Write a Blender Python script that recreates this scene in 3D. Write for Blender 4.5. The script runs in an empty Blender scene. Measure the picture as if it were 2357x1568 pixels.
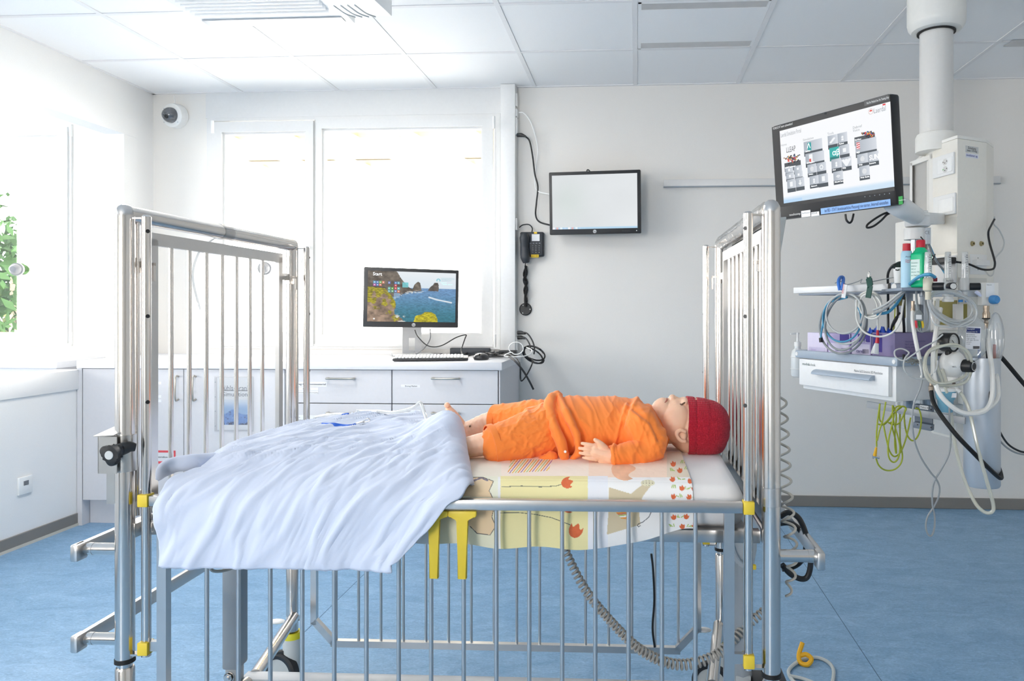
import bpy, bmesh, math, random
import numpy as np
from mathutils import Vector, Matrix

random.seed(3)
rng = np.random.default_rng(5)
SC = bpy.context.scene
COL = SC.collection
PI = math.pi

# ------------------------------------------------------------------ camera, world, light, exposure
YAW, EYE, FPX, CX, CY = 0.0605, 1.2, 1700.0, 1361.5, 712.0
cam_data = bpy.data.cameras.new('camera')
cam = bpy.data.objects.new('camera', cam_data)
COL.objects.link(cam)
cam.location = (0, 0, EYE)
cam.rotation_euler = (PI / 2, 0, YAW)
cam_data.sensor_width = 36.0
cam_data.lens = 36.0 * FPX / 2357
cam_data.shift_x = -(CX - 1178.5) / 2357
cam_data.shift_y = -(784 - CY) / 2357
cam_data.clip_start = 0.02
SC.camera = cam

world = bpy.data.worlds.new('sky')
SC.world = world
world.use_nodes = True
wn = world.node_tree.nodes
wn['Background'].inputs[0].default_value = (1.0, 0.98, 0.955, 1)
wn['Background'].inputs[1].default_value = 13.0

def portal(loc, rot, sx, sy):
    d = bpy.data.lights.new('window_portal', 'AREA')
    d.shape = 'RECTANGLE'; d.size = sx; d.size_y = sy
    d.cycles.is_portal = True
    o = bpy.data.objects.new('window_portal', d)
    COL.objects.link(o); o.location = loc; o.rotation_euler = rot

# the lit louvre lamp on the ceiling (its housing is built further down)
lamp_d = bpy.data.lights.new('louvre_lamp', 'AREA'); lamp_d.shape = 'RECTANGLE'; lamp_d.size = 0.5; lamp_d.size_y = 1.1
lamp_d.energy = 20; lamp_d.color = (1.0, 0.98, 0.95)
lamp_o = bpy.data.objects.new('louvre_lamp', lamp_d); COL.objects.link(lamp_o); lamp_o.location = (-1.73, 2.75, 2.505)

SC.view_settings.view_transform = 'Standard'
SC.view_settings.look = 'None'
SC.view_settings.gamma = 1.0
SC.view_settings.use_curve_mapping = False
SC.view_settings.exposure = 0.5
SC.cycles.use_denoising = True
SC.cycles.max_bounces = 10
SC.cycles.diffuse_bounces = 6
SC.cycles.glossy_bounces = 5
SC.cycles.transparent_max_bounces = 16
SC.cycles.sample_clamp_indirect = 8.0
SC.cycles.caustics_reflective = False
SC.cycles.caustics_refractive = False

# ------------------------------------------------------------------ photo geometry: a pixel's ray, met with a real plane or distance
_c, _s = math.cos(YAW), math.sin(YAW)
def ray(u, v):
    x = (u - CX) / FPX; z = -(v - CY) / FPX
    return Vector((x * _c - _s, x * _s + _c, z))
def P(u, v, d):
    return Vector((0, 0, EYE)) + ray(u, v) * d
def on(u, v, X=None, Y=None, Z=None):
    r = ray(u, v)
    t = X / r.x if X is not None else Y / r.y if Y is not None else (Z - EYE) / r.z
    return Vector((0, 0, EYE)) + r * t

# ------------------------------------------------------------------ helpers
def lin(c):
    if isinstance(c, str):
        c = c.lstrip('#'); c = [int(c[i:i + 2], 16) / 255 for i in (0, 2, 4)]
    return tuple((x / 12.92 if x <= 0.04045 else ((x + 0.055) / 1.055) ** 2.4) for x in c)
def linA(a):
    a = np.asarray(a, float)
    return np.where(a <= 0.04045, a / 12.92, ((np.clip(a, 0, None) + 0.055) / 1.055) ** 2.4)

MATS = {}
def mat(name, col, rough=0.5, metal=0.0, bump=0.0, bscale=60.0, emit=0.0, alpha=1.0, trans=0.0, vary=0.0, coat=0.0, sheen=0.0, sub=0.0):
    if name in MATS: return MATS[name]
    m = bpy.data.materials.new(name); m.use_nodes = True
    nt = m.node_tree; b = nt.nodes['Principled BSDF']
    rgb = lin(col)
    b.inputs['Base Color'].default_value = (*rgb, 1)
    b.inputs['Roughness'].default_value = rough
    b.inputs['Metallic'].default_value = metal
    b.inputs['Alpha'].default_value = alpha
    b.inputs['Transmission Weight'].default_value = trans
    b.inputs['Coat Weight'].default_value = coat
    b.inputs['Sheen Weight'].default_value = sheen
    if sub:
        b.inputs['Subsurface Weight'].default_value = sub
        b.inputs['Subsurface Radius'].default_value = (0.02, 0.008, 0.004)
        b.inputs['Subsurface Scale'].default_value = 0.4
    if emit:
        b.inputs['Emission Color'].default_value = (*rgb, 1)
        b.inputs['Emission Strength'].default_value = emit
    tc = nt.nodes.new('ShaderNodeTexCoord')
    nz = nt.nodes.new('ShaderNodeTexNoise')
    nz.inputs['Scale'].default_value = bscale
    nz.inputs['Detail'].default_value = 4
    nt.links.new(tc.outputs['Object'], nz.inputs['Vector'])
    mr = nt.nodes.new('ShaderNodeMapRange')
    v = vary if vary else 0.03
    mr.inputs[3].default_value = 1 - v; mr.inputs[4].default_value = 1 + v
    nt.links.new(nz.outputs[0], mr.inputs[0])
    mx = nt.nodes.new('ShaderNodeMix'); mx.data_type = 'RGBA'; mx.blend_type = 'MULTIPLY'
    mx.inputs[0].default_value = 1.0
    mx.inputs[6].default_value = (*rgb, 1)
    nt.links.new(mr.outputs[0], mx.inputs[7])
    nt.links.new(mx.outputs[2], b.inputs['Base Color'])
    if bump:
        bp = nt.nodes.new('ShaderNodeBump')
        bp.inputs['Strength'].default_value = bump
        bp.inputs['Distance'].default_value = 0.002
        nt.links.new(nz.outputs[0], bp.inputs['Height'])
        nt.links.new(bp.outputs[0], b.inputs['Normal'])
    MATS[name] = m
    return m

def mat_glass(name, col=(1, 1, 1), refl=0.08, mixt=0.0, body='#ffffff', rough=0.02):
    """thin clear sheet: lets light straight through, a little gloss, a little body colour"""
    if name in MATS: return MATS[name]
    m = bpy.data.materials.new(name); m.use_nodes = True
    nt = m.node_tree; nt.nodes.clear()
    out = nt.nodes.new('ShaderNodeOutputMaterial')
    tr = nt.nodes.new('ShaderNodeBsdfTransparent'); tr.inputs[0].default_value = (*col, 1)
    gl = nt.nodes.new('ShaderNodeBsdfGlossy'); gl.inputs['Roughness'].default_value = rough
    df = nt.nodes.new('ShaderNodeBsdfPrincipled'); df.inputs['Base Color'].default_value = (*lin(body), 1); df.inputs['Roughness'].default_value = 0.3
    m1 = nt.nodes.new('ShaderNodeMixShader'); m1.inputs[0].default_value = mixt
    m2 = nt.nodes.new('ShaderNodeMixShader')
    fr = nt.nodes.new('ShaderNodeLayerWeight'); fr.inputs[0].default_value = 0.25
    mu = nt.nodes.new('ShaderNodeMath'); mu.operation = 'MULTIPLY_ADD'; mu.inputs[1].default_value = 0.5; mu.inputs[2].default_value = refl * 0.5
    nt.links.new(fr.outputs['Fresnel'], mu.inputs[0])
    nt.links.new(mu.outputs[0], m2.inputs[0])
    nt.links.new(tr.outputs[0], m1.inputs[1]); nt.links.new(df.outputs[0], m1.inputs[2])
    nt.links.new(m1.outputs[0], m2.inputs[1]); nt.links.new(gl.outputs[0], m2.inputs[2])
    nt.links.new(m2.outputs[0], out.inputs[0])
    MATS[name] = m
    return m

def mat_attr(name, emit=0.0, rough=0.5, bump=0.0, bscale=300, spec=0.5):
    """colour read from the mesh's own colour attribute (flat print, a lit screen)"""
    if name in MATS: return MATS[name]
    m = bpy.data.materials.new(name); m.use_nodes = True
    nt = m.node_tree; b = nt.nodes['Principled BSDF']
    a = nt.nodes.new('ShaderNodeAttribute'); a.attribute_name = 'Col'
    b.inputs['Roughness'].default_value = rough
    b.inputs['Specular IOR Level'].default_value = spec
    if emit:
        b.inputs['Base Color'].default_value = (0.01, 0.01, 0.01, 1)
        b.inputs['Specular IOR Level'].default_value = 0.15
        nt.links.new(a.outputs['Color'], b.inputs['Emission Color'])
        b.inputs['Emission Strength'].default_value = emit
    else:
        nt.links.new(a.outputs['Color'], b.inputs['Base Color'])
    if bump:
        tc = nt.nodes.new('ShaderNodeTexCoord'); nz = nt.nodes.new('ShaderNodeTexNoise')
        nz.inputs['Scale'].default_value = bscale; nz.inputs['Detail'].default_value = 3
        nt.links.new(tc.outputs['Object'], nz.inputs['Vector'])
        bp = nt.nodes.new('ShaderNodeBump'); bp.inputs['Strength'].default_value = bump; bp.inputs['Distance'].default_value = 0.002
        nt.links.new(nz.outputs[0], bp.inputs['Height']); nt.links.new(bp.outputs[0], b.inputs['Normal'])
    MATS[name] = m
    return m

def link(name, me, m, parent=None):
    o = bpy.data.objects.new(name, me)
    COL.objects.link(o)
    if m is not None and not me.materials:
        me.materials.append(m)
    if parent is not None: setpar(o, parent)
    return o
LOC = {}
def setpar(o, parent):
    o.parent = parent
    q = parent; M = Matrix.Identity(4)
    if q.name in LOC: M = LOC[q.name]
    o.matrix_parent_inverse = M.inverted()
def tag(o, label=None, cat=None, group=None, kind=None):
    if label: o['label'] = label
    if cat: o['category'] = cat
    if group: o['group'] = group
    if kind: o['kind'] = kind
    return o
def thing(name, label, cat, loc, group=None):
    """an Empty at the thing's base; children are given in world metres"""
    o = bpy.data.objects.new(name, None); COL.objects.link(o)
    o.empty_display_size = 0.05
    o.location = loc
    LOC[o.name] = Matrix.Translation(Vector(loc))
    return tag(o, label, cat, group)

def catmull(pts, n=6):
    p = [Vector(q) for q in pts]
    if len(p) < 3: return p
    out = []
    for i in range(len(p) - 1):
        a = p[i - 1] if i else p[0] * 2 - p[1]
        b, c = p[i], p[i + 1]
        d = p[i + 2] if i + 2 < len(p) else p[-1] * 2 - p[-2]
        for k in range(n):
            t = k / n
            out.append(0.5 * ((2 * b) + (c - a) * t + (2 * a - 5 * b + 4 * c - d) * t * t + (3 * b - a - 3 * c + d) * t ** 3))
    out.append(p[-1])
    return out

class MB:
    def __init__(self): self.bm = bmesh.new(); self.mi = 0
    def box(self, c, s, rot=None, bev=0.0, seg=2):
        M = Matrix.Translation(Vector(c)) @ (rot.to_4x4() if rot is not None else Matrix.Identity(4)) @ Matrix.Diagonal((*s, 1))
        r = bmesh.ops.create_cube(self.bm, size=1.0, matrix=M)
        vs = set(r['verts'])
        if bev:
            es = [e for e in self.bm.edges if e.verts[0] in vs and e.verts[1] in vs]
            bmesh.ops.bevel(self.bm, geom=es, offset=bev, segments=seg, profile=0.5, affect='EDGES')
        return self
    def span(self, a, b, bev=0.0, seg=2):
        a, b = Vector(a), Vector(b)
        return self.box((a + b) / 2, [max(abs(x), 1e-4) for x in (b - a)], bev=bev, seg=seg)
    def bar(self, p0, p1, w, h, up=(0, 0, 1), bev=0.0):
        """a box of section w x h from p0 to p1; w across, h along 'up'"""
        p0, p1 = Vector(p0), Vector(p1); d = p1 - p0; L = d.length; d.normalize()
        u = Vector(up); sd = d.cross(u)
        if sd.length < 1e-6: sd = d.cross(Vector((0, 1, 0)))
        sd.normalize(); u = sd.cross(d)
        R = Matrix((d, sd, u)).transposed()
        return self.box((p0 + p1) / 2, (L, w, h), R, bev)
    def cyl(self, p0, p1, r, seg=16, r2=None, cap=True):
        return self.tube([p0, p1], [r, r if r2 is None else r2], seg, False, cap)
    def tube(self, pts, r, seg=8, smooth=True, cap=True, n=6):
        p = catmull(pts, n) if smooth else [Vector(q) for q in pts]
        N = len(p)
        if isinstance(r, (list, tuple)):
            rr = np.interp(np.linspace(0, 1, N), np.linspace(0, 1, len(r)), r)
        else: rr = [r] * N
        t = [(p[min(i + 1, N - 1)] - p[max(i - 1, 0)]) for i in range(N)]
        t = [x.normalized() if x.length > 1e-9 else Vector((0, 0, 1)) for x in t]
        a = Vector((0, 0, 1)) if abs(t[0].z) < 0.9 else Vector((1, 0, 0))
        nrm = (a - t[0] * a.dot(t[0])).normalized()
        rings = []
        for i in range(N):
            nrm = nrm - t[i] * nrm.dot(t[i])
            if nrm.length < 1e-6: nrm = t[i].orthogonal()
            nrm.normalize(); bn = t[i].cross(nrm)
            rings.append([self.bm.verts.new(p[i] + (nrm * math.cos(2 * PI * k / seg) + bn * math.sin(2 * PI * k / seg)) * rr[i]) for k in range(seg)])
        for i in range(N - 1):
            for k in range(seg):
                self.bm.faces.new((rings[i][k], rings[i][(k + 1) % seg], rings[i + 1][(k + 1) % seg], rings[i + 1][k]))
        if cap:
            self.bm.faces.new(rings[0][::-1]); self.bm.faces.new(rings[-1])
        return self
    def lathe(self, prof, origin, axis=(0, 0, 1), seg=24):
        """prof: (radius, distance along axis)"""
        ax = Vector(axis).normalized(); a = ax.orthogonal().normalized(); b = ax.cross(a); o = Vector(origin)
        rings = []
        for r, z in prof:
            if r < 1e-6: rings.append([self.bm.verts.new(o + ax * z)])
            else: rings.append([self.bm.verts.new(o + ax * z + (a * math.cos(2 * PI * k / seg) + b * math.sin(2 * PI * k / seg)) * r) for k in range(seg)])
        for i in range(len(rings) - 1):
            A, B = rings[i], rings[i + 1]
            for k in range(seg):
                k2 = (k + 1) % seg
                if len(A) == 1 and len(B) == 1: continue
                if len(A) == 1: self.bm.faces.new((A[0], B[k2], B[k]))
                elif len(B) == 1: self.bm.faces.new((A[k], A[k2], B[0]))
                else: self.bm.faces.new((A[k], A[k2], B[k2], B[k]))
        return self
    def prism(self, poly, vec, bev=0.0):
        v = Vector(vec)
        A = [self.bm.verts.new(Vector(q)) for q in poly]; B = [self.bm.verts.new(Vector(q) + v) for q in poly]
        fs = [self.bm.faces.new(A[::-1]), self.bm.faces.new(B)]
        n = len(A)
        for i in range(n):
            fs.append(self.bm.faces.new((A[i], A[(i + 1) % n], B[(i + 1) % n], B[i])))
        if bev:
            es = {e for f in fs for e in f.edges}
            bmesh.ops.bevel(self.bm, geom=list(es), offset=bev, segments=2, profile=0.5, affect='EDGES')
        return self
    def ball(self, c, r, sub=2, rot=None):
        s = r if isinstance(r, (tuple, list)) else (r, r, r)
        M = Matrix.Translation(Vector(c)) @ (rot.to_4x4() if rot is not None else Matrix.Identity(4)) @ Matrix.Diagonal((*s, 1))
        bmesh.ops.create_icosphere(self.bm, subdivisions=sub, radius=1.0, matrix=M)
        return self
    def frame(self, rect_out, rect_in, y0, y1):
        """ring of four boxes in the XZ plane; rect = x0, z0, x1, z1"""
        ax0, az0, ax1, az1 = rect_out; bx0, bz0, bx1, bz1 = rect_in
        self.span((ax0, y0, az0), (bx0, y1, az1)); self.span((bx1, y0, az0), (ax1, y1, az1))
        self.span((bx0, y0, az0), (bx1, y1, bz0)); self.span((bx0, y0, bz1), (bx1, y1, az1))
        return self
    def mesh(self, name, angle=35):
        bmesh.ops.recalc_face_normals(self.bm, faces=self.bm.faces)
        me = bpy.data.meshes.new(name); self.bm.to_mesh(me); self.bm.free()
        me.polygons.foreach_set('use_smooth', [True] * len(me.polygons))
        me.set_sharp_from_angle(angle=math.radians(angle))
        return me
    def build(self, name, m, parent=None, angle=35):
        return link(name, self.mesh(name, angle), m, parent)

def copy_tree(o, parent=None):
    c = o.copy(); COL.objects.link(c)
    if parent is not None: c.parent = parent
    for ch in list(o.children): copy_tree(ch, c)
    return c

def grid_obj(name, V, m, parent=None, colors=None, wrap=False, flat=False):
    """V: (ny, nx, 3) array of points"""
    ny, nx = V.shape[:2]
    me = bpy.data.meshes.new(name)
    idx = np.arange(ny * nx).reshape(ny, nx)
    if wrap: idx = np.concatenate([idx, idx[:, :1]], 1)
    q = np.stack([idx[:-1, :-1], idx[:-1, 1:], idx[1:, 1:], idx[1:, :-1]], -1).reshape(-1, 4)
    me.vertices.add(ny * nx); me.vertices.foreach_set('co', V.reshape(-1).astype(np.float32))
    me.loops.add(q.size); me.loops.foreach_set('vertex_index', q.reshape(-1).astype(np.int32))
    me.polygons.add(len(q)); me.polygons.foreach_set('loop_start', (np.arange(len(q)) * 4).astype(np.int32))
    me.polygons.foreach_set('use_smooth', np.full(len(q), not flat))
    me.update(calc_edges=True); me.validate()
    if colors is not None:
        at = me.color_attributes.new('Col', 'FLOAT_COLOR', 'POINT')
        c = np.ones((ny * nx, 4), np.float32); c[:, :3] = colors.reshape(-1, 3)
        at.data.foreach_set('color', c.reshape(-1))
    return link(name, me, m, parent)

def panel(name, TL, TR, BR, BL, nx, ny, fn, m, parent=None):
    """flat picture: fn(U, V) -> sRGB colours, U to the right and V downwards, both 0..1"""
    u = np.linspace(0, 1, nx); v = np.linspace(0, 1, ny)
    U, V = np.meshgrid(u, v)
    TL, TR, BR, BL = [np.array(q) for q in (TL, TR, BR, BL)]
    Pt = (TL * (1 - U)[..., None] + TR * U[..., None]) * (1 - V)[..., None] + (BL * (1 - U)[..., None] + BR * U[..., None]) * V[..., None]
    return grid_obj(name, Pt, m, parent, linA(fn(U, V)), flat=True)

def frame_of(TL, TR, BL):
    """right / up / out axes of a face seen from the front"""
    x = (Vector(TR) - Vector(TL)).normalized(); z = (Vector(TL) - Vector(BL)); z = (z - x * z.dot(x)).normalized()
    return x, z, x.cross(z)
def text(s, at, x, up, size, m, parent, name='lettering', align='LEFT', lift=0.0006, width=None):
    cu = bpy.data.curves.new('t', 'FONT'); cu.body = s; cu.size = size; cu.align_x = align; cu.align_y = 'CENTER'; cu.resolution_u = 2
    o = bpy.data.objects.new('t', cu); COL.objects.link(o)
    dg = bpy.context.evaluated_depsgraph_get()
    me = bpy.data.meshes.new_from_object(o.evaluated_get(dg))
    bpy.data.objects.remove(o); bpy.data.curves.remove(cu)
    x = Vector(x).normalized(); up = Vector(up); up = (up - x * up.dot(x)).normalized(); n = x.cross(up)
    sx = 1.0
    if width and len(me.vertices):
        xs = [w.co.x for w in me.vertices]; sx = width / max(max(xs) - min(xs), 1e-6)
    M = Matrix((x * sx, up, n)).transposed().to_4x4(); M.translation = Vector(at) + n * lift
    me.transform(M)
    me.name = name
    me.materials.clear()
    return link(name, me, m, parent)

# smooth value noise for cloth and prints
def vnoise(x, y, seed=0):
    r = np.random.default_rng(seed); T = r.random((64, 64))
    xi = np.floor(x).astype(int); yi = np.floor(y).astype(int); fx = x - xi; fy = y - yi
    fx = fx * fx * (3 - 2 * fx); fy = fy * fy * (3 - 2 * fy)
    g = lambda a, b: T[a % 64, b % 64]
    return (g(xi, yi) * (1 - fx) + g(xi + 1, yi) * fx) * (1 - fy) + (g(xi, yi + 1) * (1 - fx) + g(xi + 1, yi + 1) * fx) * fy
def fbm(x, y, seed=0, oct=4):
    s = 0; a = 0.5
    for k in range(oct):
        s = s + a * vnoise(x * 2 ** k + 7.3 * k, y * 2 ** k + 3.1 * k, seed + k); a *= 0.5
    return s
def ss(a, b, x):
    t = np.clip((x - a) / (b - a), 0, 1); return t * t * (3 - 2 * t)
def inpoly(U, V, poly):
    ins = np.zeros(U.shape, bool); n = len(poly)
    for i in range(n):
        (x1, y1), (x2, y2) = poly[i], poly[(i + 1) % n]
        if y1 == y2: continue
        c = ((y1 > V) != (y2 > V)) & (U < (x2 - x1) * (V - y1) / (y2 - y1) + x1)
        ins ^= c
    return ins
def dline(U, V, pts, asp=1.0):
    """distance to a polyline (V scaled by asp)"""
    d = np.full(U.shape, 9.0)
    for (x1, y1), (x2, y2) in zip(pts[:-1], pts[1:]):
        ex, ey = x2 - x1, (y2 - y1) * asp; L = ex * ex + ey * ey + 1e-12
        t = np.clip(((U - x1) * ex + (V - y1) * asp * ey) / L, 0, 1)
        d = np.minimum(d, np.hypot(U - x1 - t * ex, (V - y1) * asp - t * ey))
    return d

# ------------------------------------------------------------------ materials
WALL = mat('white_wallpaper', '#e9e6e1', 0.75, bump=0.25, bscale=260)
WALL2 = mat('white_wall_paint', '#f0efed', 0.6, bump=0.05, bscale=160)
CEIL = mat('ceiling_tile_white', '#f7f7f7', 0.8, bump=0.1, bscale=300)
CEILBAR = mat('ceiling_bar_white', '#eeeded', 0.75)
WINFR = mat('window_frame_white', '#e2e2e1', 0.35)
CHROME = mat('polished_steel', '#d9d4cf', 0.17, 1.0, vary=0.04, bscale=8)
STEEL = mat('brushed_steel', '#cfcdcb', 0.28, 1.0, vary=0.05, bscale=30)
DSTEEL = mat('dark_steel', '#8d8f92', 0.35, 1.0)
YEL = mat('yellow_plastic', '#eacb3c', 0.45)
BLK = mat('black_plastic', '#1b1c1e', 0.4)
BLKR = mat('black_rubber', '#141414', 0.6)
GREYP = mat('grey_plastic', '#9ba3aa', 0.5)
WHP = mat('white_plastic', '#eeeeec', 0.4)
CREAM = mat('cream_enamel', '#e8e4da', 0.4)
CAB = mat('light_grey_laminate', '#d6d5d8', 0.45)
WTOP = mat('white_worktop', '#e6e6e9', 0.35)
INK = mat('black_ink', '#26262a', 0.7)
PAPER = mat('white_paper', '#f4f4f4', 0.7)
SKIRT = mat('grey_vinyl', '#85817c', 0.6)
PANE = mat_glass('window_glass')
CLEAR = mat_glass('clear_plastic', refl=0.12, mixt=0.18, body='#e8eef0')

def mat_floor():
    m = bpy.data.materials.new('blue_linoleum'); m.use_nodes = True
    nt = m.node_tree; b = nt.nodes['Principled BSDF']
    tc = nt.nodes.new('ShaderNodeTexCoord')
    mp = nt.nodes.new('ShaderNodeMapping'); mp.inputs['Scale'].default_value = (1.0, 2.2, 1)
    nt.links.new(tc.outputs['Object'], mp.inputs[0])
    n1 = nt.nodes.new('ShaderNodeTexNoise'); n1.inputs['Scale'].default_value = 5; n1.inputs['Detail'].default_value = 8; n1.inputs['Roughness'].default_value = 0.7; n1.inputs['Distortion'].default_value = 1.2
    n2 = nt.nodes.new('ShaderNodeTexNoise'); n2.inputs['Scale'].default_value = 38; n2.inputs['Detail'].default_value = 5; n2.inputs['Distortion'].default_value = 2.5
    for n in (n1, n2): nt.links.new(mp.outputs[0], n.inputs['Vector'])
    cr = nt.nodes.new('ShaderNodeValToRGB')
    cr.color_ramp.elements[0].position = 0.33; cr.color_ramp.elements[0].color = (*lin('#7098ba'), 1)
    cr.color_ramp.elements[1].position = 0.68; cr.color_ramp.elements[1].color = (*lin('#8db1d0'), 1)
    nt.links.new(n1.outputs[0], cr.inputs[0])
    c2 = nt.nodes.new('ShaderNodeValToRGB')
    c2.color_ramp.elements[0].position = 0.3; c2.color_ramp.elements[0].color = (0.80, 0.82, 0.85, 1)
    e = c2.color_ramp.elements.new(0.5); e.color = (1, 1, 1, 1)
    c2.color_ramp.elements[-1].position = 0.72; c2.color_ramp.elements[-1].color = (1.3, 1.25, 1.2, 1)
    nt.links.new(n2.outputs[0], c2.inputs[0])
    mx = nt.nodes.new('ShaderNodeMix'); mx.data_type = 'RGBA'; mx.blend_type = 'MULTIPLY'; mx.inputs[0].default_value = 1
    nt.links.new(cr.outputs[0], mx.inputs[6]); nt.links.new(c2.outputs[0], mx.inputs[7])
    nt.links.new(mx.outputs[2], b.inputs['Base Color'])
    b.inputs['Roughness'].default_value = 0.42
    bp = nt.nodes.new('ShaderNodeBump'); bp.inputs['Strength'].default_value = 0.06; bp.inputs['Distance'].default_value = 0.002
    nt.links.new(n2.outputs[0], bp.inputs['Height']); nt.links.new(bp.outputs[0], b.inputs['Normal'])
    return m
FLOOR = mat_floor()
# ================================================================== THE ROOM
YB = 4.57           # back wall
ZC = 2.583          # ceiling
XL = -3.1           # left wall
XR, YF = 2.95, -2.6 # right wall, wall behind the camera
XFAR = -6.4         # far side of the neighbouring bay
def st(name, mb, m, parent=None):
    o = mb.build(name, m, parent)
    if parent is None: o['kind'] = 'structure'
    return o
# window openings in the back wall
w1a, w1b = on(478, 270, Y=YB), on(1152, 803, Y=YB)
W1 = (w1a.x, on(800, 803, Y=YB).z, w1b.x, on(800, 268, Y=YB).z)
w2b = on(167, 796, Y=YB)
W2 = (-5.0, on(100, 797, Y=YB).z, w2b.x, on(100, 288, Y=YB).z)

fl = MB(); fl.span((XFAR, YF, -0.05), (XR, YB + 0.2, 0)); floor = st('floor', fl, FLOOR)
SEAM = mat('dark_seam', '#44607a', 0.6)
sm = MB()
for x in (-1.23, 0.79, 2.4): sm.span((x - 0.0011, YF, 0), (x + 0.0011, YB, 0.0005))
sm.build('weld_seam', SEAM, floor)

def wall_y(mb, y0, y1, x0, x1, z0, z1, holes):
    """wall slab with rectangular holes (x0, z0, x1, z1), holes sorted by x"""
    x = x0
    for hx0, hz0, hx1, hz1 in holes:
        mb.span((x, y0, z0), (hx0, y1, z1)); mb.span((hx0, y0, z0), (hx1, y1, hz0)); mb.span((hx0, y0, hz1), (hx1, y1, z1)); x = hx1
    mb.span((x, y0, z0), (x1, y1, z1))
wb = MB(); wall_y(wb, YB, YB + 0.25, XFAR, XR, 0, ZC + 0.1, [W2, W1]); st('wall_back', wb, WALL)
# left wall: pier at the back corner, lintel over a wide opening, low wall below it
YJ = on(283, 600, X=XL).y
ZL = 2.262; ZH = 0.865
lw = MB()
lw.span((XL - 0.11, YJ, 0), (XL, YB, ZC + 0.05))
lw.span((XL - 0.11, YF, ZL), (XL, YJ, ZC + 0.05))
lw.span((XL - 0.11, YF, 0), (XL, YJ, ZH - 0.11))
lw.span((XL - 0.11, YF, 0), (XL, -1.2, ZC + 0.05))
wl = st('wall_left', lw, WALL2)
t = MB(); t.span((XL - 0.13, YF, ZH - 0.11), (XL + 0.012, YJ - 0.35, ZH), bev=0.004); st('trim_1', t, WALL2)
t = MB(); t.span((XL + 0.0002, -1.2, ZL), (XL + 0.006, YJ + 0.115, ZL + 0.14)); t.span((XL + 0.0002, YJ, 0.93), (XL + 0.006, YJ + 0.115, ZL - 0.0005)); st('trim_2', t, WALL2)
# wall on the right and the wall behind the camera (seen only in the steel)
rw = MB(); rw.span((XR, YF, 0), (XR + 0.15, YB + 0.2, ZC + 0.1)); st('wall_right', rw, WALL)
fw = MB(); wall_y(fw, YF - 0.15, YF, XFAR, XR + 0.15, 0, ZC + 0.1, [(-2.4, 0.95, -1.2, 2.3)]); st('wall_front', fw, mat('warm_white_paint', '#e9e2d8', 0.7))  # unseen opening, added and sized for the daylight it lets in
fa = MB()
fa.span((XFAR - 0.15, YF, 0), (XFAR, YB, 0.9)); fa.span((XFAR - 0.15, YF, 2.35), (XFAR, YB, ZC + 0.1))
for y0_, y1_ in ((YF, -0.6), (0.5, 0.8), (1.9, 4.57)): fa.span((XFAR - 0.15, y0_, 0.9), (XFAR, y1_, 2.35))  # unseen openings between these piers, placed and narrowed to set the side daylight
st('wall_far_left', fa, WALL2)
portal((XFAR + 0.02, 0.65, 1.62), (0, -PI / 2, 0), 1.45, 2.5)
portal((-1.8, YF + 0.02, 1.62), (PI / 2, 0, 0), 1.25, 1.4)
portal(((W1[0] + W1[2]) / 2, YB - 0.02, (W1[1] + W1[3]) / 2), (-PI / 2, 0, 0), W1[2] - W1[0], W1[3] - W1[1])
portal(((W2[0] + W2[2]) / 2, YB - 0.02, (W2[1] + W2[3]) / 2), (-PI / 2, 0, 0), W2[2] - W2[0], W2[3] - W2[1])

# ceiling: deck above, tiles one by one in the bars
cl = MB(); cl.span((XFAR, YF, ZC + 0.02), (XR, YB, ZC + 0.08))
cl.span((XFAR, YF, ZC), (XL - 0.1, YB, ZC + 0.03)); cl.span((XL, YF, ZC), (XR, YB - 0.625 * 6, ZC + 0.03))
ceiling = st('ceiling', cl, CEIL)
tm = MB(); tm.box((0, 0, 0), (0.603, 0.603, 0.016), bev=0.003, seg=1); tme = tm.mesh('ceiling_tile'); tme.materials.append(CEIL)
SKIP = {(0, 1)}
for r in range(6):
    for k in range(-5, 5):
        if (k, r) in SKIP: continue
        o = bpy.data.objects.new('ceiling_tile', tme); COL.objects.link(o); o.parent = ceiling
        o.location = (-0.006 + 0.625 * (k + 0.5), YB - 0.625 * (r + 0.5), ZC + 0.009 + random.uniform(0, 0.0012))
for k in range(-4, 5):
    x = -0.006 + 0.625 * k
    b = MB(); b.span((x - 0.012, YB - 3.75, ZC - 0.002), (x + 0.012, YB, ZC + 0.02)); b.build('ceiling_bar', CEILBAR, ceiling)
for r in range(1, 7):
    y = YB - 0.625 * r
    b = MB(); b.span((XL, y - 0.011, ZC - 0.001), (XR, y + 0.011, ZC + 0.02)); b.build('ceiling_bar', CEILBAR, ceiling)
tr = MB(); tr.span((XL, YB - 0.02, ZC - 0.003), (XR, YB, ZC + 0.02)); tr.span((XL, YF, ZC - 0.003), (XL + 0.02, YB, ZC + 0.02)); tr.build('edge_trim', CEILBAR, ceiling)

# skirting
def skirt(name, a, b):
    m_ = MB(); m_.span(a, b, bev=0.003, seg=1); return st(name, m_, SKIRT)
skirt('baseboard_back', (-0.72, YB - 0.012, 0), (XR, YB, 0.066))
skirt('baseboard_left', (XL, YF, 0.012), (XL + 0.008, 3.93, 0.07))
t = MB(); t.span((XL, YF, 0), (XL + 0.012, 3.93, 0.014)); st('trim_3', t, mat('cream_sealant', '#cfc9bd', 0.6))

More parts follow.
